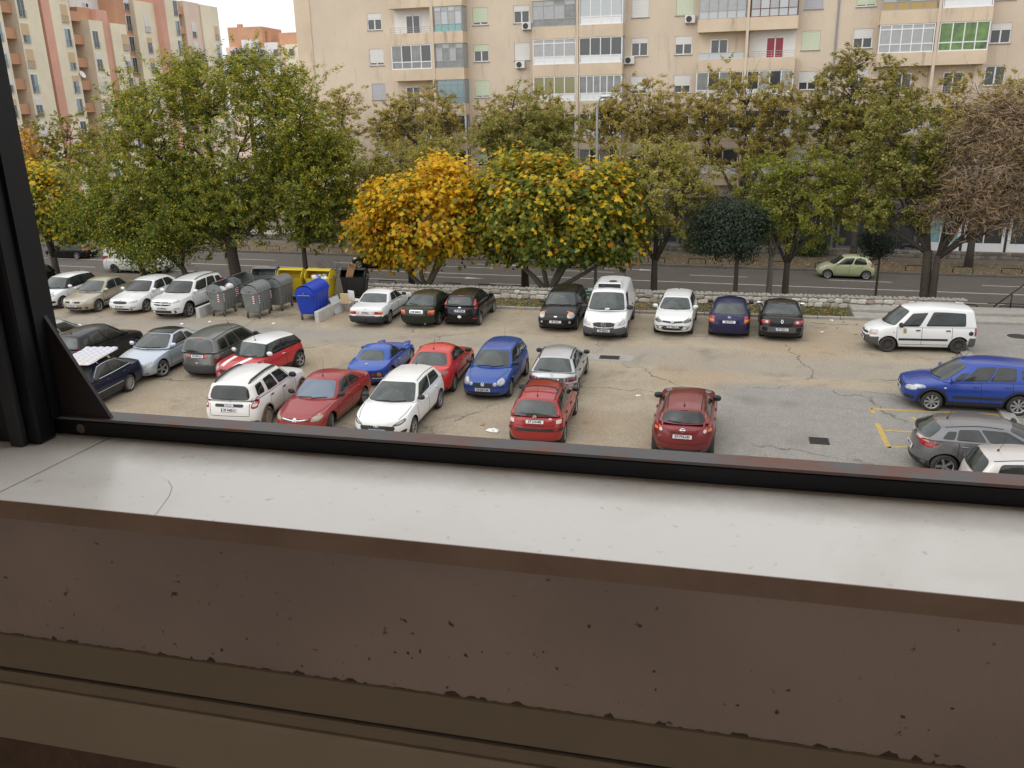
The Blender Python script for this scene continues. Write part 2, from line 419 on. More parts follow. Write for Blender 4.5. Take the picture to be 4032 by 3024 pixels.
        s.p_left = lambda u, v: X(side(u, v, 1)); s.p_right = lambda u, v: X(side(u, v, -1))
        U, V, Q = 14, 6, 10
        uu = [i/U for i in range(U+1)]; vv = [i/V for i in range(V+1)]; qq = [-1+2*i/Q for i in range(Q+1)]
        m = MB()
        m.grid([[s.p_left(u, v) for v in vv] for u in uu]); m.grid([[s.p_right(u, v) for v in reversed(vv)] for u in uu])
        m.grid([[s.p_front(q, v) for v in vv] for q in qq]); m.grid([[s.p_rear(q, v) for v in reversed(vv)] for q in qq])
        n_side = len(m.f)
        m.grid([[s.p_roof(u, q) for q in reversed(qq)] for u in uu])
        for i in range(n_side, len(m.f)): m.m[i] = 1
        o = m.build('roof', [s.sp.get('pillar', s.P), s.roofm], s.root, True, fix=True); s.cabin = o
        md = o.modifiers.new('subdivision', 'SUBSURF'); md.levels = 1; md.render_levels = 1
    def bvh(s):
        v = []; f = []
        for ob in (s.body, s.cabin):
            k = len(v); v += [x.co.copy() for x in ob.data.vertices]; f += [tuple(i+k for i in p.vertices) for p in ob.data.polygons]
        s.tree = BVHTree.FromPolygons(v, f)
    def hit(s, ax, a, b):
        """ax: f,r (a=y,b=z); l,t side left/right (a=x fwd,b=z); u top (a=x,b=y). returns point, normal"""
        if ax == 'f': o, d = Vector((s.XF+1,a,b)), Vector((-1,0,0))
        elif ax == 'r': o, d = Vector((s.x(s.L)-1,a,b)), Vector((1,0,0))
        elif ax == 'l': o, d = Vector((a,s.W,b)), Vector((0,-1,0))
        elif ax == 't': o, d = Vector((a,-s.W,b)), Vector((0,1,0))
        else: o, d = Vector((a,b,s.H+1)), Vector((0,0,-1))
        p, n, i, t = s.tree.ray_cast(o, d)
        if ax in 'fr':
            # stay on the end face: near the corners the ray would run along the body side
            lim = 1+s.sp.get('wrap', .42); k = 0
            while (p is None or t > lim+max(0, b-.95)*1.2) and k < 14:
                o.y *= .975; k += 1; p, n, i, t = s.tree.ray_cast(o, d)
        if p is None:
            p, n, i, t = s.tree.find_nearest(o+d*(1.0 if ax in 'fr' else s.W/2))
        if n.dot(d) > 0: n = -n
        return p, n
    # surface pieces --------------------------------------------
    def lay(s, name, fn, poly, m, parent=None, off=.006, skirt=.02, rings=(1,.93,.6,.28)):
        """fn(a,b)->(point, normal); poly outline convex-ish"""
        ca = sum(p[0] for p in poly)/len(poly); cb = sum(p[1] for p in poly)/len(poly); n = len(poly)
        v = []; f = []
        pn = [fn(a, b) for a, b in poly]
        v += [p+nn*(off-skirt) for p, nn in pn]
        for r in rings:
            o_ = off if r < 1 else off-.002
            if r == 1: v += [p+nn*o_ for p, nn in pn]
            else:
                for a, b in poly:
                    p, nn = fn(ca+(a-ca)*r, cb+(b-cb)*r); v.append(p+nn*o_)
        p, nn = fn(ca, cb); v.append(p+nn*off)
        k = len(rings)+1
        for i in range(k-1):
            for j in range(n): f.append((i*n+j, i*n+(j+1)%n, (i+1)*n+(j+1)%n, (i+1)*n+j))
        for j in range(n): f.append(((k-1)*n+j, (k-1)*n+(j+1)%n, k*n))
        mb = MB(); mb.add(v, f); o = mb.build(name, m, parent or s.root, True, fix=True)
        smoothbyangle(o, 50); return o
    def onp(s, P, cen=Vector((0,0,.8))):
        def fn(a, b):
            e = 1e-3; p = P(a, b); n = (P(a+e, b)-P(a-e, b)).cross(P(a, b+e)-P(a, b-e))
            n = n.normalized() if n.length > 1e-12 else Vector((0,0,1))
            if n.dot(p-cen) < 0: n = -n
            return p, n
        return fn
    def window(s, P, u0, u1, v0, v1, r=.06, m=None, name='side_window', off=.007, poly=None):
        du = (P(1,.5)-P(0,.5)).length if P in (s.p_left, s.p_right) else (P(1,.5)-P(-1,.5)).length/2
        dv = (P(.5,1)-P(.5,0)).length
        if poly is None:
            A = rrect(u0*du, u1*du, v0*dv, v1*dv, r, 3)
        else: A = [(a*du, b*dv) for a, b in poly]
        A = [(a/du, b/dv) for a, b in resample(A, .09)]
        return s.lay(name, s.onp(P), A, m or s.sp.get('glass', GLASS), off=off, skirt=.03)
    def decal(s, name, ax, poly, m, off=.006, parent=None, skirt=.02, step=.06, mirror=False):
        outs = []
        for sg in ((1,-1) if mirror else (1,)):
            if ax in 'fru' and sg < 0:
                pl = [(-a, b) if ax != 'u' else (a, -b) for a, b in poly]; axx = ax
            else:
                pl = poly; axx = ax if sg > 0 else {'l':'t','t':'l'}.get(ax, ax)
            outs.append(s.lay(name, lambda a, b, q=axx: s.hit(q, a, b), resample(pl, step), m, parent, off, skirt))
        return outs
    def strip(s, name, ax, pts, w, m, off=.004, both=False, step=.07, parent=None):
        for axx in ((ax, {'l':'t','t':'l'}[ax]) if both else (ax,)):
            q = []
            for (a, b) in zip(pts, pts[1:]):
                a, b = Vector(a), Vector(b); n = max(1, int((b-a).length/step))
                for k in range(n): q.append(a+(b-a)*k/n)
            q.append(Vector(pts[-1])); rows = []
            for i, p in enumerate(q):
                t = (q[min(i+1,len(q)-1)]-q[max(i-1,0)]).normalized(); nn = Vector((-t.y, t.x))*w/2; row = []
                for e, dz in ((-1,-.012),(-1,0),(1,0),(1,-.012)):
                    pt, n = s.hit(axx, *(p+nn*e)); row.append(pt+n*(off+dz))
                rows.append(row)
            mb = MB(); mb.grid(rows); mb.build(name, m, parent or s.root, False, fix=True)
    def frame_at(s, ax, a, b, off=.012, lean=None):
        p, n = s.hit(ax, a, b); n = Vector((n.x, 0 if ax in 'fr' else n.y, n.z)).normalized()
        if lean is not None: n = Vector((1 if ax == 'f' else -1, 0, lean)).normalized()
        X = Vector((0, 1 if ax == 'f' else -1, 0)); Y = n.cross(X)
        M = Matrix((X, Y, n)).transposed().to_4x4(); M.translation = p+n*off; return M
    def plate(s, ax, z, txt, y=0, w=.52, h=.115, eu=False, off=.014, lean=None, square=False):
        M = s.frame_at(ax, y, z, off, lean)
        if square: w, h = .30, .21
        b = MB(); b.bbox(-w/2, w/2, -h/2, h/2, -.02, .004, .004); o = b.build('number_plate', PLATEW, s.root); o.matrix_local = M
        e = MB()
        for q in ((-w/2,w/2,-h/2,-h/2+.006),(-w/2,w/2,h/2-.006,h/2)): e.box(q[0],q[1],q[2],q[3],.004,.006)
        e.build('plate_border', PLATET, o)
        if square:
            for ln, yy in zip(txt, (.048,-.048)):
                t = link('plate_text', text_mesh(ln, .11, PLATET, .004), o); t.location = (0.02, yy, .006)
            return
        t = link('plate_text', text_mesh(txt, .105, PLATET, .004), o); t.location = (.02 if eu else 0, 0, .006); t.scale = (.86,.92,1)
        if eu: q = MB(); q.box(-w/2+.004, -w/2+.042, -h/2+.008, h/2-.008, .004, .0065); q.build('plate_blue_band', PLATEB, o)
        q = MB(); q.box(-.125, -.098, -.018, .020, .004, .0075); q.build('plate_emblem', PLATER, o)
    def badge(s, kind, ax, z, y=0, sc=1.0, off=.008, lean=None, d=None):
        if ax == 'u':
            p, n = s.hit('u', s.x(d), y); X = Vector((0,1,0)); Y = n.cross(X); M = Matrix((X,Y,n)).transposed().to_4x4(); M.translation = p+n*off
        else: M = s.frame_at(ax, y, z, off, lean)
        o = link('badge', badge_mesh(kind), s.root); o.matrix_local = M @ Matrix.Diagonal((sc,sc,1,1)); return o
    def lettering(s, txt, ax, y, z, size, m=CHROME):
        o = link('lettering', text_mesh(txt, size, m, .002), s.root); o.matrix_local = s.frame_at(ax, y, z, .010); return o
    def wheels(s):
        sp = s.sp; tm, rm = wheel_meshes(s.wr, sp.get('rim', 'cap'), sp.get('muddy', False)); st = radians(sp.get('steer', 0)); inset = sp.get('win', .105)
        for xx in (s.wb/2, -s.wb/2):
            for sg in (1, -1):
                w = empty('wheel', (xx, sg*(s.W/2-inset), s.wr-.004), (0 if sg > 0 else pi)+(st if xx > 0 else 0)); w.parent = s.root
                link('tyre', tm, w); link('rim', rm, w)
    def mirrors(s, m=None, d=None, z=None, sc=1.0, y=None):
        g = s.sp; d = d if d is not None else g['as']+.16; z = z if z is not None else g['zA']+.09; yy = y if y is not None else s.W/2*g.get('yb',.90)+.11
        for sg in (1, -1):
            b = MB(); prof = []
            for k in range(9):
                t = pi*k/8; prof.append((max(.001, sin(t))**.7, -cos(t)))
            M = Matrix.Translation((s.x(d), sg*yy, z)) @ Matrix.Rotation(sg*.15, 4, 'Z') @ Matrix.Diagonal((.065*sc,.115*sc,.085*sc,1)) @ Matrix.Rotation(pi/2, 4, 'X')
            b.lathe(prof, 12, M)
            o = b.build('wing_mirror', m or s.P, s.root, True)
            k = MB(); k.box(s.x(d)-.025, s.x(d)+.025, sg*yy-sg*.02 if sg < 0 else yy-.12, sg*yy+.12 if sg < 0 else yy+.02, z-.06, z-.02); k.build('mirror_stalk', BLACKP, o)
    def seams(s, cols, zlo=None, handle=True, hm=None, zh=None, hl=.17):
        """cols: d positions of door shut lines front to back; handles sit at the rear end of each door"""
        zlo = zlo or s.sp.get('gc',.21)+.10; zA, zR = s.sp['zA'], s.sp['zR']
        for i, d in enumerate(cols):
            zt = zA+(zR-zA)*(d-s.sp['as'])/(s.sp['rbs']-s.sp['as'])
            rear_arch = abs(d-(s.fo+s.wb)) < s.wr+.07
            lo = zlo if not rear_arch else s.wr+.055+sqrt(max(0,(s.wr+.06)**2-(d-s.fo-s.wb)**2))-.03
            s.strip('door_seam', 'l', [(s.x(d), lo), (s.x(d-.02), zt-.03)], .013, SEAM, both=True)
            if handle and i > 0:
                z = (zh or zt-.14)
                for ax in 'lt':
                    p, n = s.hit(ax, s.x(d-.16), z); b = MB(); sg = 1 if ax == 'l' else -1
                    b.bbox(p.x-hl/2, p.x+hl/2, *sorted((p.y-sg*.01, p.y+sg*.035)), z-.022, z+.022, .012); b.build('door_handle', hm or s.P, s.root)
        s.strip('sill_seam', 'l', [(s.x(cols[0]), zlo), (s.x(cols[-1]-.05), zlo)], .013, SEAM, both=True)
    def arch_trim(s, m=BLACKP, w=.06):
        for c in (s.fo, s.fo+s.wb):
            R = s.wr+s.sp.get('gap',.055)+w*.45
            a = [(s.x(c)+R*cos(radians(t)), s.wr+R*sin(radians(t))) for t in range(-6, 187, 12)]
            s.strip('arch_trim', 'l', a, w, m, off=.012, both=True)
    def sill_trim(s, z0, z1, d0=None, d1=None, m=BLACKP):
        Ra = s.wr+s.sp.get('gap',.055); d0 = d0 or s.fo+Ra+.02; d1 = d1 or s.fo+s.wb-Ra-.02
        s.strip('side_moulding', 'l', [(s.x(d0), (z0+z1)/2), (s.x(d1), (z0+z1)/2)], z1-z0, m, off=.014, both=True)
    def wiper(s, rear=False):
        P, fn = (s.p_rear, s.onp(s.p_rear)) if rear else (s.p_front, s.onp(s.p_front))
        for a, b in (((.05,.12),(.62,.16)),) if rear else (((-.62,.05),(.02,.10)),((.02,.05),(.66,.10))):
            pts = []
            for k in range(7):
                t = k/6; p, n = fn(a[0]+(b[0]-a[0])*t, a[1]+(b[1]-a[1])*t); pts.append(p+n*.022)
            m = MB(); m.tube(pts, .011, 5); m.build('wiper', BLACKP, s.root)
    def antenna(s, u=.9, l=.5, lean=.35, q=0, base=True):
        p = s.p_roof(u, q); m = MB(); m.tube([p-Vector((0,0,.02)), p+Vector((-l*lean, 0, l*.93))], [.007,.004], 5)
        if base: m.lathe([(.035,-.02),(.03,.01),(.008,.05)], 10, Matrix.Translation(p))
        m.build('antenna', BLACKP, s.root)
    def glazing(s, wins, v0=.10, v1=.90, ws=(-.90,.90,.05,.93), rw=(-.86,.86,.12,.90), front=True, rear=True, r=.05, wsr=.09, rwr=.1):
        for P in (s.p_left, s.p_right):
            for w in wins:
                a, b = w[0], w[1]; lo, hi = (w[2], w[3]) if len(w) > 3 else (v0, v1)
                s.window(P, a, b, lo, hi, w[4] if len(w) > 4 else r)
        gm = s.sp.get('wsglass', s.sp.get('glass', GLASS))
        if front: s.window(s.p_front, *ws, wsr, gm, 'windscreen'); s.wiper()
        if rear: s.window(s.p_rear, *rw, rwr, s.sp.get('rwglass', gm), 'rear_window')
    def brake(s, w=.18):
        s.lay('brake_lamp', s.onp(s.p_rear), resample(rrect(-w*1.2, w*1.2, .945, .99, .02, 2), .1), TAIL, off=.012)
    def rails(s, q=.86, u0=.06, u1=.97, m=BLACKP, h=.05):
        for sg in (1, -1):
            pts = [s.p_roof(u0+(u1-u0)*k/8, sg*q)+Vector((0,0,h if 0 < k < 8 else .0)) for k in range(9)]
            b = MB(); b.tube(pts, .020, 6); b.build('roof_rail', m, s.root)
    def cover(s, name, ax, z0, z1, ymax, m, off=.012):
        """horizontal band on front or rear, e.g. bumper bar or lower intake"""
        return s.decal(name, ax, rrect(-ymax, ymax, z0, z1, (z1-z0)*.4, 2), m, off=off, step=.07)

def spec(kind, **k):
    if kind == 'hatch':
        L = k.get('L', 4.0); H = k.get('H', 1.46)
        b = dict(L=L, W=1.70, H=H, fo=.80, wb=2.5, wr=.305, deck=[(0,.67),(.02,.72),(.08,.77),(.25,.82),(.6,.885),(1.05,.955),(1.4,.97),(L-.4,.99),(L-.12,.97),(L-.03,.90),(L,.80)],
                 ac=.98, **{'as':1.25}, tc=1.78, ts=1.95, rtc=L-.38, rts=L-.42, rbc=L-.09, rbs=L-.20, zA=.94, zR=1.0, Hr=H-.07)
    elif kind == 'sedan':
        L = k.get('L', 4.4); H = k.get('H', 1.42)
        b = dict(L=L, W=1.72, H=H, fo=.85, wb=2.62, wr=.31, deck=[(0,.65),(.02,.70),(.08,.745),(.25,.785),(.7,.85),(1.2,.925),(1.6,.95),(L-1.0,.98),(L-.5,.98),(L-.10,.95),(L-.03,.88),(L,.78)],
                 ac=1.15, **{'as':1.42}, tc=1.98, ts=2.12, rtc=L-1.22, rts=L-1.30, rbc=L-.58, rbs=L-.70, zA=.92, zR=.98, Hr=H-.05)
    elif kind == 'mpv':
        L = k.get('L', 4.15); H = k.get('H', 1.6)
        b = dict(L=L, W=1.72, H=H, fo=.85, wb=2.58, wr=.315, deck=[(0,.70),(.02,.75),(.08,.80),(.25,.86),(.6,.95),(.95,1.01),(1.3,1.02),(L-.4,1.03),(L-.10,1.0),(L-.03,.93),(L,.82)],
                 ac=.78, **{'as':1.08}, tc=1.62, ts=1.80, rtc=L-.30, rts=L-.34, rbc=L-.07, rbs=L-.17, zA=1.0, zR=1.04, Hr=H-.07, yt=.68)
    elif kind == 'suv':
        L = k.get('L', 4.3); H = k.get('H', 1.64)
        b = dict(L=L, W=1.82, H=H, fo=.84, wb=2.65, wr=.345, gc=.28, gap=.07, deck=[(0,.84),(.02,.89),(.08,.94),(.25,.985),(.6,1.03),(1.1,1.07),(1.5,1.09),(L-.4,1.10),(L-.11,1.08),(L-.03,1.0),(L,.88)],
                 ac=1.12, **{'as':1.38}, tc=1.85, ts=2.0, rtc=L-.36, rts=L-.42, rbc=L-.10, rbs=L-.22, zA=1.06, zR=1.11, Hr=H-.06, yt=.70, finset=[(.25,.12),(.4,.03),(.6,0),(.75,.02),(.9,.06)], rinset=[(.25,.12),(.4,.03),(.65,0),(.85,.03),(1.0,.06)])
    b.update(k); return b

WHITE = paint('white', (0.71, 0.72, 0.72), dirt=.10)
RED = paint('red', (0.31, 0.009, 0.012)); REDX = paint('faded_red', (0.27, 0.018, 0.020), rough=.4); REDI = paint('bright_red', (0.52, 0.022, 0.018), dirt=.06)
BURG = paint('burgundy', (0.19, 0.014, 0.020), .3); MINIRED = paint('pillar_red', (0.46, 0.018, 0.022), dirt=.05)
BLUE = paint('blue', (0.008, 0.045, 0.30), .25); BLUEP = paint('mid_blue', (0.005, 0.058, 0.31), .2); GTBLUE = paint('glossy_blue', (0.006, 0.072, 0.38), .1)
NAVY = paint('navy', (0.005, 0.010, 0.035), .2); INDIGO = paint('indigo', (0.006, 0.008, 0.06), .2); BLACKC = paint('black', (0.005, 0.005, 0.006), .1, dirt=.0); CHAR = paint('charcoal', (0.010, 0.010, 0.012), .2, dirt=.0)
GREEN = paint('dark_green', (0.012, 0.020, 0.010), .2, dirt=.06); SILVER = paint('silver', (0.50, 0.51, 0.53), .55); ICE = paint('ice_silver', (0.50, 0.56, 0.64), .45)
GREY = paint('grey', (0.13, 0.135, 0.13), .4); GREYM = paint('steel_grey', (0.17, 0.17, 0.18), .5); BEIGE = paint('champagne', (0.40, 0.36, 0.28), .45); PALE = paint('pale_silver', (0.56, 0.54, 0.52), .4)
LIME = paint('pale_lime', (0.42, 0.45, 0.26), .1); TEAL = paint('teal', (0.01, 0.17, 0.22), .3); VANG = paint('van_white', (0.66, 0.67, 0.67), dirt=.25); MUDW = paint('muddy_white', (0.74, 0.74, 0.73), dirt=.35)
ROWC, ROWB, ROWA, ROAD = 'cars in the near parking row', 'cars in the middle parking row', 'cars in the far parking row', 'vehicles on the street'

def c_juke():
    c = Car('parked_car', 'burgundy red crossover with high rear lamps parked beside the drain grate', spec('suv', L=4.13, W=1.76, H=1.53, fo=.80, wb=2.53, paint=BURG, rim='alloy', zA=1.02, zR=1.14, yb=.86, yt=.60, rts=3.62, rtc=3.70, rbc=3.98, rbs=3.80, ybr=.93, nr=2.4, ar=.7, glass=GLASS), (-2.19, 23.55), 93, 'rear', group=ROWC)
    c.glazing([(.04,.40,.12,.86),(.43,.86,.14,.86)], rw=(-.93,.93,.06,.90), rwr=.12); c.mirrors(BLACKP, sc=1.15); c.seams([1.25,2.2,3.1]); c.arch_trim(BLACKP,.07); c.sill_trim(.3,.42)
    c.decal('tail_light','r',round_poly([(.55,.92),(.80,.86),(.84,1.0),(.70,1.03),(.60,1.34),(.55,1.30)]),TAIL,mirror=True); c.decal('reverse_lamp','r',ellipse(.60,.93,.045,.05),TAILW,mirror=True,off=.014); c.decal('indicator_lamp','r',rrect(.68,.80,.90,.97,.03),AMBER,mirror=True,off=.014)
    c.plate('r',.80,'ST 773-UD'); c.badge('ringbar','r',.97); c.lettering('JUKE','r',.60,.76,.07); c.cover('lower_bumper','r',.30,.42,.78,BLACKP); c.strip('tailgate_seam','r',[(-.70,.62),(-.45,.58),(.45,.58),(.70,.62)],.014,SEAM); c.wiper(True); c.antenna(.86,.14,.2)
    c.strip('plate_recess_edge','r',[(-.42,.98),(-.40,.90),(.40,.90),(.42,.98)],.012,SEAM)
    c.strip('roof_channel','u',[(c.x(1.95),.50),(c.x(3.6),.47)],.03,SEAM); c.strip('roof_channel','u',[(c.x(1.95),-.50),(c.x(3.6),-.47)],.03,SEAM); c.brake()
    c.decal('headlight','u',ellipse(c.x(.62),.60,.20,.09),LAMP,mirror=True)
def c_c3():
    c = Car('parked_car', 'bright red small hatchback with two black roof bars parked by the silver hatchback', spec('hatch', L=3.85, W=1.67, H=1.50, fo=.76, wb=2.45, paint=RED, rim='cap', zA=.95, zR=1.0, yt=.68, rtc=3.48, rts=3.44, rbc=3.77, rbs=3.66, tc=1.6, ts=1.8, ac=.85, **{'as':1.12}, wsglass=GLASS, rwglass=GLASSG, nr=3.4), (-6.5, 23.45), 95, 'rear', group=ROWC)
    c.glazing([(.05,.46),(.49,.80),(.82,.93,.12,.8)], rw=(-.88,.88,.02,.93)); c.mirrors(BLACKP); c.seams([1.1,2.1,3.0], hm=BLACKP); c.sill_trim(.52,.58)
    c.decal('tail_light','r',round_poly([(.58,.74),(.80,.74),(.79,.95),(.70,1.14),(.64,1.14)]),TAIL,mirror=True); c.decal('reverse_lamp','r',rrect(.62,.76,.76,.87,.03),TAILW,mirror=True,off=.014)
    c.plate('r',.82,'ST 210-RB'); c.badge('chevrons','r',1.0,sc=.72); c.lettering('C3','r',-.45,.90,.07); c.lettering('CITROEN','r',.50,.93,.05)
    c.decal('bumper_strip','r',rrect(-.80,.80,.55,.63,.03,2),BLACKP,off=.02); c.strip('tailgate_seam','r',[(-.58,.70),(.58,.70)],.014,SEAM); c.wiper(True); c.antenna(.88,.30,-.3); c.rails(q=.93, u0=.03, u1=.96, h=.03); c.decal('parcel_shelf_cloth','r',round_poly([(-.35,1.14),(.12,1.12),(.12,1.155),(-.35,1.19)],1),AMBER,off=.004)
    for u in (.24,.60):
        pts = [c.p_roof(u, q)+Vector((0,0,.02 if abs(q) > .85 else .10)) for q in (-.96,-.9,-.82,-.4,0,.4,.82,.9,.96)]
        b = MB(); b.tube(pts, .022, 6); b.build('roof_bar', BLACKP, c.root)
def c_i30():
    c = Car('parked_car', 'clean white hatchback with black hexagonal grille parked beside the faded red saloon', spec('hatch', L=4.34, W=1.80, H=1.455, fo=.87, wb=2.65, wr=.32, paint=WHITE, rim='alloy7', zA=.97, zR=1.05, ac=1.05, **{'as':1.36}, tc=1.98, ts=2.16, rtc=3.92, rts=3.86, rbc=4.22, rbs=4.06, yt=.66, wsglass=GLASSG, deck=[(0,.68),(.02,.73),(.08,.78),(.25,.83),(.6,.91),(1.1,.985),(1.4,1.0),(3.9,1.05),(4.2,1.02),(4.3,.94),(4.34,.84)]), (-11.18, 22.8), 274, 'front', group=ROWC)
    c.glazing([(.05,.46,.12,.88),(.49,.86,.12,.86)], ws=(-.93,.93,.03,.95)); c.mirrors(BLACKP); c.seams([1.3,2.35,3.3]); c.sill_trim(.24,.33)
    c.decal('headlight','f',round_poly([(.46,.60),(.50,.66),(.80,.80),(.82,.72),(.70,.62)]),LAMPD,mirror=True); c.decal('headlight_lens','f',round_poly([(.56,.64),(.60,.68),(.76,.75),(.74,.69)]),LAMP,mirror=True,off=.012)
    c.decal('grille','f',round_poly([(-.50,.62),(.50,.62),(.56,.54),(.40,.34),(-.40,.34),(-.56,.54)],1),BLACKP,off=.01); c.badge('ovalh','f',.605,sc=1.05,off=.016); c.plate('f',.46,'ST 6515-N',eu=True,off=.018); c.decal('fog_lamp','f',round_poly([(.60,.40),(.84,.50),(.82,.36),(.62,.34)]),BLACKP,mirror=True)
    c.strip('bonnet_seam','u',[(c.x(.16),.60),(c.x(.6),.72),(c.x(1.05),.76)],.012,SEAM); c.strip('bonnet_seam','u',[(c.x(.16),-.60),(c.x(.6),-.72),(c.x(1.05),-.76)],.012,SEAM); c.antenna(.93,.20,.5)
    for q in (.93,-.93): c.strip('roof_channel','u',[(c.x(2.2),q*.60),(c.x(3.8),q*.60)],.02,SEAM)
def c_xsara():
    c = Car('parked_car', 'faded red hatchback with chrome bar grille and yellowed headlamps, front wheels turned', spec('sedan', L=4.35, W=1.70, H=1.40, fo=.86, wb=2.54, wr=.30, paint=REDX, rim='alloy', steer=18, rtc=3.05, rts=3.0, rbc=3.98, rbs=3.80, zA=.90, zR=.97, ac=1.12, **{'as':1.4}, tc=1.95, ts=2.08, yt=.66, wsglass=mat('windscreen_sunshade', (0.10,0.14,0.20), .12, spec=1.0), deck=[(0,.66),(.02,.70),(.08,.74),(.25,.775),(.7,.84),(1.2,.91),(1.6,.93),(3.6,.97),(4.1,.99),(4.27,.97),(4.33,.88),(4.35,.78)]), (-13.86, 22.65), 273, 'front', group=ROWC)
    c.glazing([(.05,.44),(.47,.80,.12,.84)]); c.mirrors(BLACKP); c.seams([1.35,2.4,3.2]); c.sill_trim(.46,.51,m=REDX)
    c.decal('headlight','f',round_poly([(.48,.56),(.52,.68),(.72,.76),(.80,.68),(.70,.57)]),LAMPY,mirror=True); c.strip('grille_bar','f',[(-.42,.64),(-.08,.60),(0,.66),(.08,.60),(.42,.64)],.035,CHROME,off=.02); c.decal('grille','f',rrect(-.44,.44,.57,.655,.03),BLACKP,off=.006); c.badge('chevrons','f',.63,sc=.75,off=.024)
    c.plate('f',.43,'ST 9210-U',eu=True); c.decal('fog_lamp','f',ellipse(.62,.36,.07,.045),LAMP,mirror=True); c.antenna(.15,.55,.25); c.decal('indicator_lamp','l',ellipse(c.x(1.15),.66,.03,.018),AMBER,mirror=True)
    for sg in (1,-1): c.strip('bonnet_seam','u',[(c.x(.2),sg*.50),(c.x(.7),sg*.66),(c.x(1.1),sg*.72)],.012,SEAM)
def c_duster():
    c = Car('parked_car', 'mud-splashed white off-roader with black roof rails and brown dirty wheels', spec('suv', L=4.31, W=1.82, H=1.66, fo=.82, wb=2.67, wr=.345, paint=MUDW, rim='steel', muddy=True, steer=-12, zA=1.05, zR=1.12, yt=.74, yb=.90, rtc=4.02, rts=3.98, rbc=4.22, rbs=4.12, nr=3.6, ar=.38), (-16.12, 22.45), 97, 'rear', group=ROWC)
    c.glazing([(.05,.36,.12,.88),(.40,.66,.10,.88),(.74,.92,.16,.86,.08)], rw=(-.84,.84,.02,.88), rwr=.14); c.mirrors(BLACKP, sc=1.15); c.seams([1.3,2.3,3.2], hm=BLACKP)
    for sg in (1,-1):
        b = MB()
        pts = [c.p_roof(.05+.92*k/10, sg*.84)+Vector((0,0,.055 if 0<k<10 else 0)) for k in range(11)]
        for a, q in zip(pts, pts[1:]): pass
        b.tube(pts, [.02]+[.036]*9+[.02], 6); b.build('roof_rail', BLACKP, c.root)
    c.decal('tail_light','r',rrect(.70,.86,.84,1.16,.05),TAIL,mirror=True); c.decal('reverse_lamp','r',rrect(.73,.84,.90,.99,.03),TAILW,mirror=True,off=.014); c.decal('lower_bumper','r',rrect(-.84,.84,.34,.46,.04),BLACKP,off=.012)
    c.decal('plate_garnish','r',rrect(-.46,.46,.90,.985,.03,2),BLACKP,off=.02); c.lettering('DUSTER','r',0,.945,.085).location.x -= .012; c.plate('r',.80,'ST 4435-U',eu=True); c.badge('shield','r',1.06,sc=1.1)
    c.strip('tailgate_seam','r',[(-.66,1.0),(-.64,.62),(.64,.62),(.66,1.0)],.014,SEAM); c.arch_trim(mat('arch_mud',(.30,.24,.17),.9),.05); c.sill_trim(.30,.38,m=mat('sill_mud',(.24,.19,.14),.9,noise=(5,.3,(.4,.37,.33)))); c.antenna(.05,.3,.6)
def c_bmw():
    c = Car('parked_car', 'dark navy saloon with chrome window trim carrying a quilted pad on its roof', spec('sedan', L=4.78, W=1.80, H=1.43, fo=.82, wb=2.83, wr=.315, paint=NAVY, rim='cap9', ac=1.42, **{'as':1.68}, tc=2.2, ts=2.32, rtc=3.55, rts=3.5, rbc=4.14, rbs=4.02, zA=.93, zR=.98, wsglass=GLASSG), (-23.10, 24.45), 276, 'rear', group=ROWC)
    c.glazing([(.04,.46),(.49,.82),(.84,.94,.12,.66)]); c.mirrors(BLACKP); c.seams([1.6,2.65,3.6], hm=BLACKP); c.sill_trim(.52,.545,m=CHROME)
    for P in (c.p_left, c.p_right):
        fn = c.onp(P); pts = [fn(.03,.06), fn(.03,.5), fn(.05,.92), fn(.3,.95), fn(.6,.95), fn(.8,.92), fn(.93,.55), fn(.96,.08), fn(.5,.06), fn(.03,.06)]
        m = MB(); m.tube([p+n*.012 for p, n in pts], .014, 5); m.build('window_trim', CHROME, c.root)
    c.decal('headlight','f',rrect(.42,.78,.56,.68,.03),LAMP,mirror=True); c.decal('kidney_grille','f',rrect(.03,.20,.55,.68,.04),CHROME,mirror=True); c.decal('tail_light','r',rrect(.45,.80,.72,.88,.03),TAIL,mirror=True)
    c.plate('f',.42,'ST 408-DT'); c.plate('r',.78,'ST 408-DT')
    for u in (.18,.72):
        pts = [c.p_roof(u, q)+Vector((0,0,.02 if abs(q) > .85 else .09)) for q in (-.97,-.9,-.82,-.4,0,.4,.82,.9,.97)]
        b = MB(); b.tube(pts, .02, 6); b.build('roof_bar', CHROME, c.root)
    return c
def c_peugeot():
    c = Car('parked_car', 'dark charcoal hatchback seen from behind beside the navy saloon with the roof load', spec('hatch', L=4.2, W=1.73, H=1.50, fo=.85, wb=2.61, paint=CHAR, rim='alloy', rtc=3.72, rts=3.66, rbc=4.06, rbs=3.92, ac=.95, **{'as':1.25}, tc=1.75, ts=1.95, rwglass=GLASSG), (-26.3, 26.3), 92, 'rear', group=ROWB)
    c.glazing([(.05,.42),(.45,.76),(.80,.92,.14,.7)], rw=(-.88,.88,.06,.92)); c.mirrors(); c.seams([1.2,2.2,3.1]); c.decal('tail_light','r',rrect(.62,.82,.72,.98,.05),TAIL,mirror=True); c.badge('lion','r',.93); c.plate('r',.72,'ST 517-RK'); c.wiper(True); c.antenna(.85,.22,-.4)
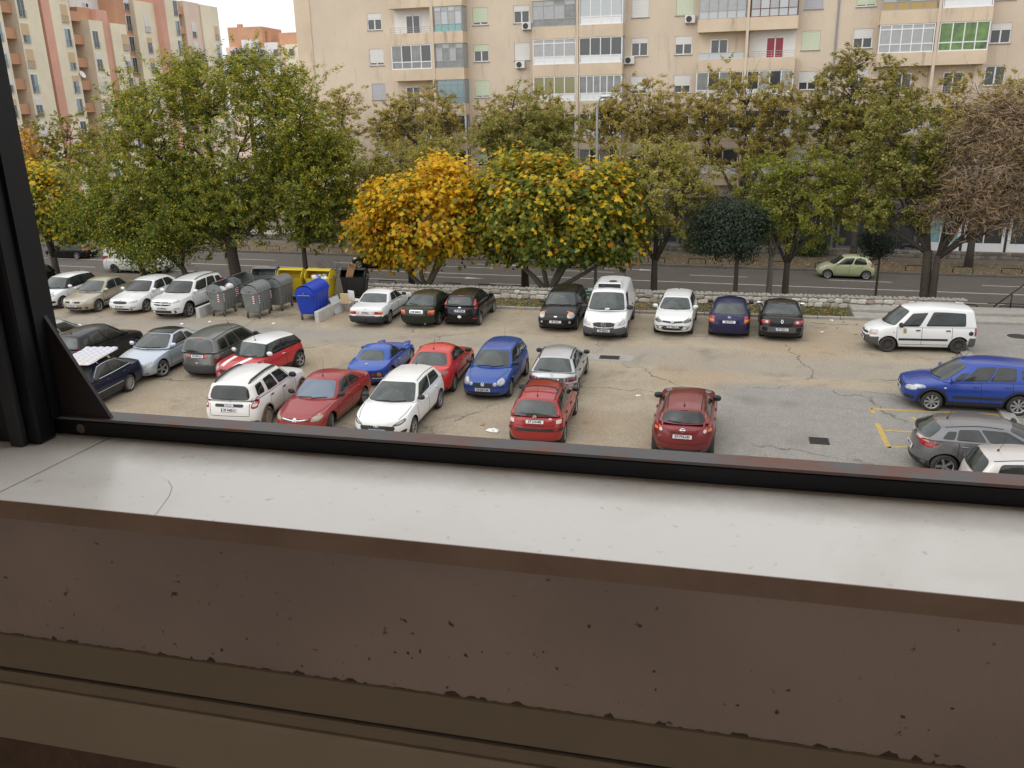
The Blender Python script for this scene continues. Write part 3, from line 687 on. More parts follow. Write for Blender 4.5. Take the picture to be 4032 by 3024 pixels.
def c_silverleft():
    c = Car('parked_car', 'light grey rounded hatchback beside the dark charcoal hatchback', spec('hatch', L=4.0, W=1.70, H=1.46, paint=SILVER, rim='cap', rtc=3.5, rts=3.42, rbc=3.9, rbs=3.76), (-29.0, 26.9), 94, 'rear', group=ROWB)
    c.glazing([(.05,.45),(.48,.86)]); c.mirrors(); c.seams([1.2,2.15,3.0]); c.decal('tail_light','r',rrect(.6,.8,.70,.95,.05),TAIL,mirror=True); c.plate('r',.78,'ST 366-KS')
    c = Car('parked_car', 'dark grey car whose bonnet shows beside the navy saloon with roof load', spec('sedan', L=4.3, W=1.72, H=1.42, paint=CHAR, rim='cap'), (-26.0, 21.3), 96, 'front', group=ROWC)
    c.glazing([(.05,.44),(.47,.80)]); c.mirrors(); c.seams([1.35,2.4,3.2]); c.decal('headlight','f',round_poly([(.45,.58),(.5,.68),(.78,.72),(.74,.58)]),LAMP,mirror=True); c.plate('f',.44,'ST 903-LD')
def c_eos():
    c = Car('parked_car', 'ice silver coupe-cabriolet with black roof, front wheel turned', spec('sedan', L=4.42, W=1.79, H=1.44, fo=.90, wb=2.58, wr=.325, paint=ICE, roofpaint=BLACKC, rim='alloy', steer=-22, ac=1.22, **{'as':1.52}, tc=2.05, ts=2.22, rtc=3.15, rts=3.1, rbc=3.86, rbs=3.72, zA=.95, zR=1.0, yt=.64, wsglass=GLASSG), (-23.05, 26.25), 274, 'front', group=ROWB)
    c.glazing([(.05,.54),(.57,.80,.12,.72)], ws=(-.92,.92,.04,.95)); c.mirrors(); c.seams([1.45,2.75]); c.decal('headlight','f',round_poly([(.44,.58),(.46,.66),(.80,.76),(.82,.64),(.6,.56)]),LAMP,mirror=True); c.decal('grille','f',rrect(-.44,.44,.57,.65,.02),BLACKP); c.badge('vw','f',.615,off=.014); c.plate('f',.46,'ST 1120-P',eu=True); c.decal('lower_grille','f',round_poly([(-.74,.36),(.74,.36),(.66,.27),(-.66,.27)],1),BLACKP); c.decal('fog_lamp','f',ellipse(.58,.32,.07,.04),LAMP,mirror=True,off=.012)
def c_scenic():
    c = Car('parked_car', 'grey compact people carrier seen from behind beside the white-roofed red hatchback', spec('mpv', L=4.17, W=1.72, H=1.61, fo=.84, wb=2.58, paint=GREY, bumpers=(mat('scuffed_grey_plastic',(0.055,0.057,0.06),.6),.50,.56), rim='cap', rwglass=GLASSG, yt=.70, rtc=3.86, rbc=4.07, rts=3.8, rbs=3.96, ar=.6), (-20.62, 27.0), 94, 'rear', group=ROWB)
    c.glazing([(.06,.40),(.43,.68),(.72,.92,.12,.86,.1)], rw=(-.86,.86,.02,.92), rwr=.14); c.mirrors(BLACKP); c.seams([1.1,2.1,3.05]); c.decal('tail_light','r',rrect(.62,.84,.62,.86,.05),TAILD,mirror=True); c.decal('plate_lamp','r',rrect(.28,.40,.82,.96,.04),TAIL,mirror=True); c.decal('plate_garnish','r',rrect(-.40,.40,.82,.965,.03),BLACKP,off=.004)
    c.plate('r',.89,'ST 569-LU',w=.50); c.badge('oval','r',.66,sc=.8); c.brake(); c.wiper(True); c.antenna(.05,.3,.5)
    for q in (.62,-.62): c.strip('roof_channel','u',[(c.x(1.8),q*.9),(c.x(3.8),q*.9)],.025,SEAM)
def c_mini():
    c = Car('parked_car', 'red compact hatchback with white roof and two white bonnet stripes', spec('hatch', L=3.72, W=1.68, H=1.41, fo=.72, wb=2.47, wr=.31, paint=MINIRED, roofpaint=WHITE, pillar=BLACKC, rim='alloy', zA=.92, zR=.99, ac=.98, **{'as':1.28}, tc=1.48, ts=1.62, rtc=3.34, rts=3.22, rbc=3.62, rbs=3.50, yt=.72, yb=.88, Hf=1.36, deck=[(0,.70),(.02,.76),(.08,.81),(.25,.85),(.5,.89),(1.0,.93),(1.3,.95),(3.3,.99),(3.58,.96),(3.68,.88),(3.72,.78)], wsglass=GLASSG), (-18.40, 28.75), 262, 'rear', group=ROWB)
    c.glazing([(.05,.45,.08,.94),(.48,.97,.08,.94)], ws=(-.95,.95,.04,.96)); c.mirrors(WHITE); c.seams([1.2,2.4], hm=CHROME); c.arch_trim(BLACKP,.07); c.sill_trim(.24,.36)
    c.decal('headlight','f',ellipse(.58,.70,.13,.115),LAMP,mirror=True); c.decal('headlight_ring','f',ellipse(.58,.70,.145,.13),CHROME,mirror=True,off=.003); c.decal('grille','f',rrect(-.34,.34,.58,.70,.05),BLACKP); c.decal('fog_lamp','f',ellipse(.35,.5,.06,.06),LAMP,mirror=True); c.plate('f',.44,'ST 245-VR')
    for sg in (1,-1): c.strip('bonnet_stripe','u',[(c.x(.12),sg*.26),(c.x(.5),sg*.31),(c.x(1.0),sg*.36)],.17,WHITEM,off=.004)
    c.decal('indicator_lamp','l',ellipse(c.x(1.1),.78,.05,.03),AMBER,mirror=True); c.antenna(.12,.38,-.1); c.decal('tail_light','r',rrect(.55,.7,.66,.92,.04),TAIL,mirror=True)
def c_gt():
    c = Car('parked_car', 'glossy blue vintage sports coupe with round tail lamps', spec('sedan', L=4.11, W=1.58, H=1.22, fo=.86, wb=2.43, wr=.30, paint=GTBLUE, rim='cap9', gc=.18, deck=[(0,.46),(.06,.56),(.2,.64),(.8,.80),(1.2,.80),(1.7,.84),(3.2,.88),(3.7,.82),(3.95,.78),(4.06,.74),(4.11,.68)], ac=1.55, **{'as':1.75}, tc=2.10, ts=2.2, rtc=2.85, rts=2.8, rbc=3.56, rbs=3.40, zA=.80, zR=.80, yt=.62, yb=.86, cb=.02, finset=[(.18,.1),(.3,.03),(.45,0),(.6,.03)], rinset=[(.18,.22),(.35,.14),(.55,.04),(.68,0),(.8,.02)], nr=2.6, ar=.5, rwglass=GLASSG), (-13.98, 27.55), 96, 'rear', group=ROWB)
    c.glazing([(.06,.46),(.50,.78,.14,.80)], rw=(-.80,.80,.06,.86), rwr=.12); c.mirrors(BLACKP, sc=.8); c.seams([1.5,2.55], hm=CHROME)
    for y in (.32,.52): c.decal('tail_light','r',ellipse(y,.52,.075,.07),TAIL if y < .4 else AMBER,mirror=True,off=.03)
    c.plate('r',.54,['ST','132-SM'],square=True,off=.03); c.decal('rear_bumper','r',rrect(.26,.70,.36,.40,.015),CHROME,mirror=True,off=.05); c.decal('tail_panel','r',rrect(-.66,.66,.40,.62,.08),paint('deep_blue',(.008,.045,.26),.1),off=.012)  # tail panel in a deeper blue than the body
    c.badge('bolt','u',0,0,.8,.01,d=3.8); b = MB(); p, n = c.hit('u', c.x(3.75), 0); b.lathe([(.05,0),(.05,.03),(.02,.05)], 14, Matrix.Translation(p)); b.build('filler_cap', CHROME, c.root)
    for sg in (1,-1):
        p, n = c.hit('u', c.x(.72), sg*.52); b = MB(); M = Matrix.Translation(p) @ Matrix.Diagonal((.42,.15,.055,1)); b.lathe([(sin(pi*k/8)+.001, -cos(pi*k/8)) for k in range(9)], 14, M); b.build('headlamp_pod', GTBLUE, c.root, True)
    q = MB(); q.tube([(c.x(4.05),-.3,.24),(c.x(4.14),-.3,.23)], .035, 10); q.build('exhaust', BLACKP, c.root)
def c_ibiza():
    c = Car('parked_car', 'bright red saloon with rounded boot parked between two blue cars', spec('sedan', L=4.28, W=1.70, H=1.45, fo=.84, wb=2.46, wr=.30, paint=REDI, rim='cap', rtc=3.10, rts=3.04, rbc=3.78, rbs=3.62, zA=.94, zR=1.04, deck=[(0,.58),(.05,.68),(.16,.76),(.7,.87),(1.2,.95),(1.6,.97),(3.3,1.04),(3.8,1.05),(4.1,1.03),(4.22,.95),(4.28,.82)], rwglass=GLASSG, ar=.7, nr=2.6), (-11.44, 27.2), 95, 'rear', group=ROWB)
    c.glazing([(.05,.44),(.47,.82,.12,.84)], rw=(-.88,.88,.05,.9)); c.mirrors(BLACKP); c.seams([1.3,2.3,3.15]); c.sill_trim(.52,.57)
    c.decal('tail_light','r',round_poly([(.36,.84),(.74,.80),(.78,.90),(.66,.95),(.40,.93)]),mat('taped_lamp',(.20,.06,.05),.4,noise=(12,.2,(.5,.35,.3))),mirror=True); c.plate('r',.80,'ST 648-PA'); c.decal('lower_bumper','r',rrect(-.76,.76,.26,.35,.04),BLACKP); c.strip('bumper_seam','r',[(-.78,.66),(.78,.66)],.014,SEAM); c.antenna(.88,.40,-.5)
def c_polo():
    c = Car('parked_car', 'mid blue small hatchback with four round headlamps', spec('hatch', L=3.90, W=1.65, H=1.47, fo=.80, wb=2.46, wr=.30, paint=BLUEP, rim='cap9', ac=.92, **{'as':1.2}, tc=1.66, ts=1.84, rtc=3.55, rts=3.48, rbc=3.82, rbs=3.70, wsglass=GLASSG, nf=3.2), (-9.30, 27.15), 273, 'front', group=ROWB)
    c.glazing([(.05,.44),(.47,.76),(.79,.92,.14,.82)]); c.mirrors(BLACKP); c.seams([1.15,2.1,3.0])
    c.decal('headlight','f',ellipse(.60,.68,.115,.105),LAMP,mirror=True); c.decal('indicator_lamp','f',ellipse(.42,.63,.065,.06),LAMP,mirror=True); c.decal('grille','f',rrect(-.34,.34,.56,.68,.03),BLACKP); c.badge('vw','f',.62,sc=1.1,off=.014)
    for z in (.59,.62,.65): c.strip('grille_slat','f',[(-.31,z),(.31,z)],.012,BLACKP,off=.014)
    c.plate('f',.44,'ST 229-UM'); c.strip('bumper_strip','f',[(-.74,.54),(-.4,.53),(.4,.53),(.74,.54)],.025,BLACKP,off=.012); c.decal('lower_grille','f',rrect(-.56,.56,.27,.36,.03),BLACKP); c.decal('indicator_lamp','l',ellipse(c.x(1.0),.66,.035,.02),TAILW,mirror=True); c.antenna(.8,.45,.15)
    for sg in (1,-1): c.strip('bonnet_seam','u',[(c.x(.18),sg*.44),(c.x(.6),sg*.60),(c.x(1.0),sg*.68)],.012,SEAM)
def c_astras():
    c = Car('parked_car', 'silver older hatchback with black roof strips parked behind the red hatchback with roof bars', spec('hatch', L=4.05, W=1.69, H=1.41, fo=.82, wb=2.51, wr=.29, paint=SILVER, rim='cap', rtc=3.28, rts=3.22, rbc=3.88, rbs=3.74, zA=.92, zR=.96, rwglass=GLASSG, deck=[(0,.55),(.05,.65),(.16,.72),(.6,.82),(1.05,.91),(1.4,.93),(3.6,.96),(3.92,.94),(4.02,.86),(4.05,.76)]), (-7.08, 27.75), 95, 'rear', group=ROWB)
    c.glazing([(.05,.42),(.45,.74),(.77,.93,.12,.8)], rw=(-.90,.90,.03,.93), rwr=.06); c.mirrors(BLACKP); c.seams([1.15,2.1,3.05], hm=BLACKP); c.sill_trim(.46,.53)
    c.decal('tail_light','r',rrect(.56,.82,.66,.82,.02),TAILD,mirror=True); c.decal('plate_garnish','r',rrect(-.55,.55,.66,.80,.02),GREYP,off=.004); c.plate('r',.73,'ST 791-KE',off=.016); c.badge('bolt','r',.87,sc=.9); c.decal('bumper_strip','r',rrect(-.82,.82,.50,.60,.03),GREYP,off=.018); c.wiper(True)
    for q in (1,-1): c.strip('roof_strip','u',[(c.x(1.9),q*.545),(c.x(3.25),q*.545)],.045,BLACKP,off=.006)
def c_sx4():
    c = Car('parked_car', 'metallic blue crossover hatchback parked side-on next to the yellow markings', spec('suv', L=4.14, W=1.75, H=1.60, fo=.86, wb=2.5, wr=.325, gc=.24, paint=BLUE, rim='cap', zA=.98, zR=1.08, ac=.88, **{'as':1.22}, tc=1.72, ts=1.92, rtc=3.76, rts=3.66, rbc=4.02, rbs=3.90, deck=[(0,.74),(.02,.79),(.08,.84),(.25,.88),(.6,.955),(1.0,1.0),(1.4,1.02),(3.7,1.08),(4.02,1.05),(4.1,.98),(4.14,.86)], yt=.66, wsglass=GLASSG), (4.96+.10, 29.72), 183.5, 'front', group=ROWB)
    c.glazing([(.03,.13,.10,.55,.02),(.155,.44),(.46,.74),(.81,.97,.22,.82,.05)], rw=(-.86,.86,.08,.9)); c.mirrors(); c.seams([1.2,2.25,3.15]); c.arch_trim(mat('blue_black_plastic',(.015,.016,.02),.6),.075); c.sill_trim(.26,.36); c.sill_trim(.48,.56,d0=1.45,d1=3.0)
    c.decal('headlight','f',round_poly([(.50,.66),(.52,.76),(.80,.88),(.85,.74),(.76,.64)]),LAMP,mirror=True); c.decal('headlight','l',round_poly([(c.x(.30),.72),(c.x(.66),.76),(c.x(.58),.87),(c.x(.26),.82)]),LAMP,mirror=True); c.decal('grille','f',rrect(-.34,.34,.62,.76,.03),BLACKP); c.badge('letters','f',.74,off=.02); c.plate('f',.58,'ST 310-SB'); c.decal('fog_lamp','f',rrect(.5,.78,.36,.48,.04),BLACKP,mirror=True)
    c.decal('tail_light','l',round_poly([(c.x(4.05),.88),(c.x(3.78),.98),(c.x(3.84),1.06),(c.x(4.08),1.05)]),TAIL,mirror=True); c.decal('tail_light','r',rrect(.55,.8,.86,1.05,.05),TAIL,mirror=True); c.plate('r',.78,'ST 310-SB'); c.antenna(.04,.3,.6); c.decal('indicator_lamp','l',ellipse(c.x(1.20),.80,.04,.022),TAILW,mirror=True)
def c_megane3():
    c = Car('parked_car', 'steel grey hatchback with bulging red and white tail lamp', spec('hatch', L=4.30, W=1.81, H=1.43, fo=.93, wb=2.64, wr=.325, paint=GREYM, rim='alloy', zA=.98, zR=1.06, yt=.62, rtc=3.72, rts=3.62, rbc=4.18, rbs=4.0, ac=1.0, **{'as':1.35}, tc=1.95, ts=2.15, ar=.85, nr=2.2, rwglass=GLASSG, deck=[(0,.60),(.05,.70),(.16,.78),(.6,.89),(1.05,.97),(1.4,1.0),(3.8,1.07),(4.12,1.05),(4.25,.96),(4.30,.84)]), (4.62, 24.35), 4, 'rear', group=ROWC)
    c.glazing([(.05,.44,.12,.86),(.47,.76,.12,.84),(.78,.90,.14,.72)], rw=(-.92,.92,.06,.92), rwr=.12); c.mirrors(BLACKP); c.seams([1.35,2.35,3.3]); c.decal('tail_light','r',round_poly([(.40,.82),(.62,.76),(.86,.82),(.88,.98),(.70,1.0)]),TAIL,mirror=True); c.decal('tail_light','t',round_poly([(c.x(4.22),.84),(c.x(3.92),.84),(c.x(3.70),.90),(c.x(4.0),.99),(c.x(4.2),1.0)]),TAIL,mirror=True); c.decal('reverse_lamp','t',round_poly([(c.x(4.20),.94),(c.x(3.95),.89),(c.x(3.98),.965),(c.x(4.18),.985)]),TAILW,mirror=True,off=.014)
    c.plate('r',.62,'ST 884-TD'); c.badge('diamond','r',.94); c.decal('lower_bumper','r',rrect(-.80,.80,.24,.40,.05),BLACKP,off=.012); c.wiper(True); c.antenna(.84,.42,-.4); c.brake(); c.strip('roof_channel','u',[(c.x(2.2),-.53),(c.x(3.6),-.53)],.02,SEAM); c.strip('roof_channel','u',[(c.x(2.2),.53),(c.x(3.6),.53)],.02,SEAM); c.decal('fuel_flap','t',ellipse(c.x(3.72),.84,.085,.085),GREYM,off=.004)
def c_clio():
    c = Car('parked_car', 'pale silver small hatchback next to the steel grey hatchback', spec('hatch', L=3.85, W=1.66, H=1.43, fo=.78, wb=2.44, paint=PALE, rim='cap', rtc=3.40, rts=3.34, rbc=3.72, rbs=3.60, yt=.70, nr=2.4, ar=.6), (5.42, 22.2), 4, 'rear', group=ROWC)
    c.glazing([(.05,.44),(.49,.86,.14,.86,.09)], rw=(-.90,.90,.02,.93), rwr=.14); c.mirrors(BLACKP); c.seams([1.15,2.3]); c.decal('tail_light','r',rrect(.60,.78,.66,.92,.06),TAIL,mirror=True); c.plate('r',.60,'ST 192-JL'); c.wiper(True); c.antenna(.80,.40,-.4)
    c.strip('roof_channel','u',[(c.x(2.0),-.54),(c.x(3.3),-.54)],.02,SEAM)
# far row
def c_swift():
    c = Car('parked_car', 'white small hatchback with black pillars and wide dark grille at the row end', spec('hatch', L=3.84, W=1.73, H=1.49, fo=.79, wb=2.45, paint=WHITE, pillar=BLACKC, roofpaint=WHITE, rim='alloy', wsglass=GLASSG, ac=.95, **{'as':1.25}, tc=1.6, ts=1.76), (-36.05, 35.1), 272, 'front', group=ROWA)
    c.glazing([(.05,.45),(.48,.92)]); c.mirrors(); c.seams([1.2,2.1,2.9]); c.decal('headlight','f',round_poly([(.50,.66),(.54,.78),(.80,.88),(.82,.72)]),LAMP,mirror=True); c.decal('grille','f',rrect(-.5,.5,.46,.66,.1),BLACKP); c.badge('letters','f',.62,off=.016); c.plate('f',.52,'ST 701-UE',off=.02); c.decal('fog_lamp','f',rrect(.56,.8,.36,.48,.05),BLACKP,mirror=True); c.strip('bumper_lip','f',[(-.66,.30),(.66,.30)],.03,BLACKP); c.antenna(.85,.25,.4)
def c_megb():
    c = Car('parked_car', 'champagne beige saloon with split dark grille', spec('sedan', L=4.4, W=1.77, H=1.46, fo=.86, wb=2.68, paint=BEIGE, rim='alloy7', ac=1.05, **{'as':1.35}, tc=1.9, ts=2.06, wsglass=GLASSG, nf=2.3), (-33.55, 34.8), 273, 'front', group=ROWA)
    c.glazing([(.05,.44),(.47,.82)]); c.mirrors(); c.seams([1.3,2.35,3.25]); c.sill_trim(.46,.52); c.decal('headlight','f',round_poly([(.42,.62),(.46,.72),(.78,.80),(.80,.68)]),LAMP,mirror=True); c.decal('grille','f',rrect(.12,.42,.58,.67,.03),BLACKP,mirror=True); c.badge('diamond','f',.66,sc=1.1); c.plate('f',.46,'ST 624-OZ'); c.decal('lower_grille','f',rrect(-.7,.7,.28,.40,.05),BLACKP)
def c_octavia():
    c = Car('parked_car', 'white saloon with slim dark grille between the beige saloon and the tall white crossover', spec('sedan', L=4.6, W=1.81, H=1.46, fo=.88, wb=2.68, wr=.32, paint=WHITE, rim='alloy', nf=3.0, rtc=3.5, rts=3.42, rbc=4.3, rbs=4.14), (-31.03, 35.25), 273, 'front', group=ROWA)
    c.glazing([(.05,.44),(.47,.80)]); c.mirrors(); c.seams([1.35,2.4,3.3]); c.decal('headlight','f',round_poly([(.46,.60),(.48,.70),(.80,.74),(.82,.62)]),LAMP,mirror=True); c.decal('grille','f',round_poly([(-.42,.70),(.42,.70),(.38,.57),(-.38,.57)],1),BLACKP); c.badge('ring','f',.73); c.plate('f',.44,'ST 1006-T',eu=True); c.decal('lower_grille','f',rrect(-.62,.62,.27,.35,.03),BLACKP); c.decal('fog_lamp','f',rrect(.5,.76,.37,.44,.03),LAMP,mirror=True)
def c_crv():
    c = Car('parked_car', 'tall white crossover with chrome-edged grille parked next to the steel bins', spec('suv', L=4.57, W=1.82, H=1.66, fo=.90, wb=2.63, wr=.35, paint=WHITE, rim='alloy', ac=1.02, **{'as':1.35}, tc=1.85, ts=2.02), (-28.2, 34.85), 273, 'front', group=ROWA)
    c.glazing([(.05,.40),(.43,.70),(.74,.92,.14,.8)]); c.mirrors(sc=1.1); c.seams([1.3,2.35,3.3]); c.sill_trim(.32,.44); c.arch_trim(BLACKP,.05); c.decal('headlight','f',round_poly([(.48,.80),(.50,.86),(.84,1.0),(.86,.86)]),LAMP,mirror=True); c.decal('grille','f',round_poly([(-.50,.88),(.50,.88),(.44,.70),(-.44,.70)],1),BLACKP); c.strip('grille_bar','f',[(-.46,.80),(.46,.80)],.035,CHROME,off=.014); c.badge('letterh','f',.80,sc=1.3,off=.03); c.plate('f',.58,'ST 8055-M',eu=True); c.decal('lower_grille','f',rrect(-.66,.66,.34,.48,.05),BLACKP); c.decal('fog_lamp','f',rrect(.58,.80,.52,.60,.03),CHROME,mirror=True); c.decal('tail_light','r',rrect(.7,.86,.9,1.3,.05),TAIL,mirror=True); c.rails()
    c.strip('skid_plate','f',[(-.6,.33),(.6,.33)],.05,CHROME,off=.01)
def c_farleft():
    c = Car('parked_car', 'dark car beyond the white small hatchback at the row end', spec('hatch', L=4.2, W=1.75, H=1.48, paint=BLACKC, rim='cap'), (-40.2, 36.2), 273, 'front', group=ROWA)
    c.glazing([(.05,.45),(.48,.86)]); c.mirrors(); c.seams([1.2,2.1,3.0]); c.decal('headlight','f',rrect(.5,.8,.62,.74,.05),LAMP,mirror=True); c.plate('f',.46,'ST 447-GH')
def c_merc():
    c = Car('parked_car', 'white boxy saloon with black lower bumper parked beside the bin enclosure', spec('sedan', L=4.45, W=1.69, H=1.39, fo=.80, wb=2.66, wr=.305, paint=WHITE, rim='alloy7', bumpers=(BLACKP,.50,.54), ar=.22, nr=4.5, af=.35, nf=4, rtc=3.0, rts=2.95, rbc=3.55, rbs=3.42, yt=.72, deck=[(0,.70),(.02,.76),(.08,.79),(.7,.85),(1.2,.91),(1.6,.93),(3.4,.98),(3.9,.96),(4.32,.92),(4.42,.86),(4.45,.76)], rinset=[(.2,.08),(.34,.0),(.52,0),(.55,.05),(.9,.06)], rwglass=GLASSG), (-17.82, 35.7), 94, 'rear', group=ROWA)
    c.glazing([(.05,.45),(.48,.82)], rw=(-.9,.9,.05,.92), rwr=.05); c.mirrors(BLACKP); c.seams([1.3,2.35,3.25]); c.decal('tail_light','r',rrect(.32,.80,.62,.76,.02),TAIL,mirror=True); c.decal('indicator_lamp','r',rrect(.60,.79,.69,.75,.02),AMBER,mirror=True,off=.013); c.decal('reverse_lamp','r',rrect(.33,.44,.63,.75,.02),TAILW,mirror=True,off=.013); c.plate('r',.69,'ST 842-J',w=.5); c.badge('star_up','r',.86,off=.012); c.decal('bumper','r',rrect(-.80,.80,.30,.54,.05,2),BLACKP,off=.03); c.sill_trim(.46,.50)
    q = MB(); q.tube([(c.x(4.4),0,.36),(c.x(4.56),0,.38),(c.x(4.56),0,.43)], .022, 8); q.lathe([(sin(pi*k/6)*.03+.001, -cos(pi*k/6)*.03) for k in range(7)], 10, Matrix.Translation((c.x(4.56),0,.44))); q.build('tow_hook', BLACKP, c.root)
def c_rover():
    c = Car('parked_car', 'dark green saloon with orange-tipped tail lamps', spec('sedan', L=4.36, W=1.70, H=1.39, fo=.86, wb=2.55, wr=.30, paint=GREEN, rim='cap', rtc=3.2, rts=3.14, rbc=3.95, rbs=3.80, rwglass=GLASSG, ar=.4), (-15.45, 36.0), 94, 'rear', group=ROWA)
    c.glazing([(.05,.44),(.47,.80)], rw=(-.88,.88,.05,.92)); c.mirrors(); c.seams([1.3,2.3,3.15]); c.decal('tail_light','r',rrect(.52,.80,.64,.84,.04),TAIL,mirror=True); c.decal('indicator_lamp','r',rrect(.55,.79,.74,.82,.03),AMBER,mirror=True,off=.013); c.decal('plate_garnish','r',rrect(-.32,.32,.68,.85,.05),CHROME,off=.006); c.plate('r',.765,'ST 2069-S',eu=True,off=.02); c.strip('bumper_seam','r',[(-.80,.60),(.80,.60)],.02,SEAM); c.wiper(True)
    q = MB(); q.tube([(c.x(4.25),-.42,.26),(c.x(4.4),-.42,.25)], .03, 10); q.build('exhaust', CHROME, c.root)
def c_fiesta():
    c = Car('parked_car', 'black hatchback with tall red tail lamps and an oval country sticker', spec('hatch', L=3.92, W=1.69, H=1.47, fo=.80, wb=2.49, wr=.30, paint=BLACKC, rim='alloy7', rtc=3.55, rts=3.5, rbc=3.84, rbs=3.72, rwglass=GLASSG, yt=.70), (-13.57, 36.3), 94, 'rear', group=ROWA)
    c.glazing([(.05,.44),(.47,.78),(.80,.92,.14,.8)], rw=(-.76,.76,.10,.9)); c.mirrors(); c.seams([1.15,2.1,3.0]); c.decal('tail_light','r',round_poly([(.64,.84),(.80,.84),(.74,1.28),(.64,1.28)]),TAIL,mirror=True); c.plate('r',.76,'ST 3502-M',eu=True); c.badge('oval','r',.90,sc=.9); c.decal('oval_sticker','r',ellipse(0,.50,.09,.065),WHITEM); c.decal('reflector','r',rrect(.6,.76,.40,.44,.01),TAIL,mirror=True); c.brake(); c.wiper(True); c.decal('window_sticker','r',round_poly([(.45,1.10),(.56,1.10),(.505,1.20)],1),WHITEM,off=.004)
def c_fusion():
    c = Car('parked_car', 'black tall hatchback with orange-topped headlamps', spec('mpv', L=4.02, W=1.72, H=1.53, fo=.82, wb=2.49, wr=.31, paint=CHAR, rim='alloy7', nf=3.2, af=.45, ac=.92, **{'as':1.22}, tc=1.62, ts=1.78, wsglass=GLASSG), (-9.1, 36.5), 273, 'front', group=ROWA)
    c.glazing([(.05,.42),(.45,.72),(.75,.92,.12,.85)]); c.mirrors(BLACKP); c.seams([1.15,2.1,3.0]); c.decal('headlight','f',round_poly([(.50,.66),(.50,.84),(.72,.90),(.80,.80),(.78,.64)]),LAMP,mirror=True); c.decal('indicator_lamp','f',round_poly([(.52,.82),(.72,.89),(.78,.82),(.54,.76)],1),AMBER,mirror=True,off=.013); c.decal('grille','f',rrect(-.36,.36,.66,.76,.03),BLACKP); c.badge('oval','f',.71,off=.016); c.plate('f',.50,'ST 133-S'); c.decal('lower_grille','f',rrect(-.4,.4,.36,.44,.03),BLACKP); c.decal('fog_lamp','f',ellipse(.62,.48,.05,.045),LAMP,mirror=True); c.strip('bumper_seam','f',[(-.78,.60),(.78,.60)],.02,BLACKP)
    b = MB(); p = c.p_front(.05,.62); b.lathe([(.001,-.05),(.022,0),(.001,.05)], 8, Matrix.Translation(p+Vector((.03,0,.0)))); b.build('air_freshener', LIME, c.root)
def c_vito():
    c = Car('parked_van', 'white delivery van with a cooling unit on its roof', spec('mpv', L=5.0, W=1.90, H=1.92, fo=.92, wb=3.2, wr=.335, gc=.24, paint=WHITE, rim='cap', bumpers=(GREYP,.59,.55), af=.6, nf=2.6, ar=.15, nr=6, deck=[(0,.78),(.02,.83),(.08,.88),(.25,.95),(.6,1.05),(.95,1.12),(1.4,1.14),(4.7,1.16),(4.93,1.15),(5.0,1.12)], ac=.80, **{'as':1.12}, tc=1.72, ts=1.85, rtc=4.86, rts=4.84, rbc=4.97, rbs=4.95, zA=1.12, zR=1.14, yb=.91, yt=.74, Hf=1.86, Hr=1.88, ed=.07, sh=[(0,.05),(.5,.09),(1.1,.05),(5,.03)], wsglass=GLASSG, finset=[(.22,.10),(.36,.02),(.55,0),(.7,.03),(.9,.06)], rinset=[(.2,.05),(.4,0),(1.2,.02)]), (-6.8, 35.65), 274.5, 'front', cat='van', group=ROWA)
    c.glazing([(.04,.20,.10,.82)], ws=(-.90,.90,.04,.88), rear=False); c.mirrors(BLACKP, sc=1.25); c.seams([1.15,2.0,3.2], hm=BLACKP); c.sill_trim(.50,.60)
    c.decal('headlight','f',round_poly([(.56,.66),(.56,.74),(.84,.96),(.88,.88),(.84,.68)]),LAMP,mirror=True); c.decal('grille','f',round_poly([(-.48,.82),(.48,.82),(.40,.62),(-.40,.62)],1),GREYP); c.badge('star','f',.72,sc=1.25,off=.02)
    for z in (.66,.72,.78): c.strip('grille_slat','f',[(-.42,z),(.42,z)],.03,BLACKP,off=.013)
    c.plate('f',.48,'ST 9256-C',off=.03); c.decal('lower_grille','f',rrect(-.5,.5,.29,.38,.03),BLACKP,off=.022); c.decal('dashboard_paper','f',rrect(-.06,.20,1.17,1.23,.01),WHITEM,off=.02)
    b = MB(); p = c.p_roof(.10,0); b.mi = 0; b.bbox(p.x-1.0, p.x-.05, -.52, .52, p.z-.02, p.z+.20, .05); b.mi = 1; b.bbox(p.x-.08, p.x-.035, -.48, .48, p.z+.0, p.z+.16, .01); b.lathe([(.001,.222),(.17,.222),(.19,.21),(.19,.15)], 20, Matrix.Translation((p.x-.42,.12,p.z))); o = b.build('cooling_unit', [WHITE, BLACKP], c.root)
    q = MB(); q.box(p.x-.034, p.x-.030, -.30, -.20, p.z+.06, p.z+.11); q.build('unit_badge', PLATEB, o)
def c_polow():
    c = Car('parked_car', 'white small hatchback with smiling dark grille parked beside the indigo hatchback', spec('hatch', L=3.97, W=1.68, H=1.45, fo=.82, wb=2.47, paint=WHITE, rim='alloy', nf=2.8, wsglass=GLASSG, ac=.98, **{'as':1.28}, tc=1.72, ts=1.9), (-4.05, 36.85), 272, 'front', group=ROWA)
    c.glazing([(.05,.44),(.47,.85)]); c.mirrors(); c.seams([1.2,2.15,3.0]); c.decal('headlight','f',round_poly([(.42,.64),(.46,.72),(.78,.82),(.80,.66),(.56,.60)]),LAMPD,mirror=True); c.strip('grille','f',[(-.42,.67),(0,.645),(.42,.67)],.07,BLACKP,off=.008); c.badge('vw','f',.655,off=.02,sc=1.1); c.plate('f',.47,'ST 7553-N',eu=True,off=.02); c.decal('lower_grille','f',round_poly([(-.76,.50),(.76,.50),(.60,.30),(-.60,.30)],1),BLACKP); c.decal('fog_lamp','f',ellipse(.62,.42,.07,.035),LAMP,mirror=True,off=.014); c.antenna(.85,.22,.3)
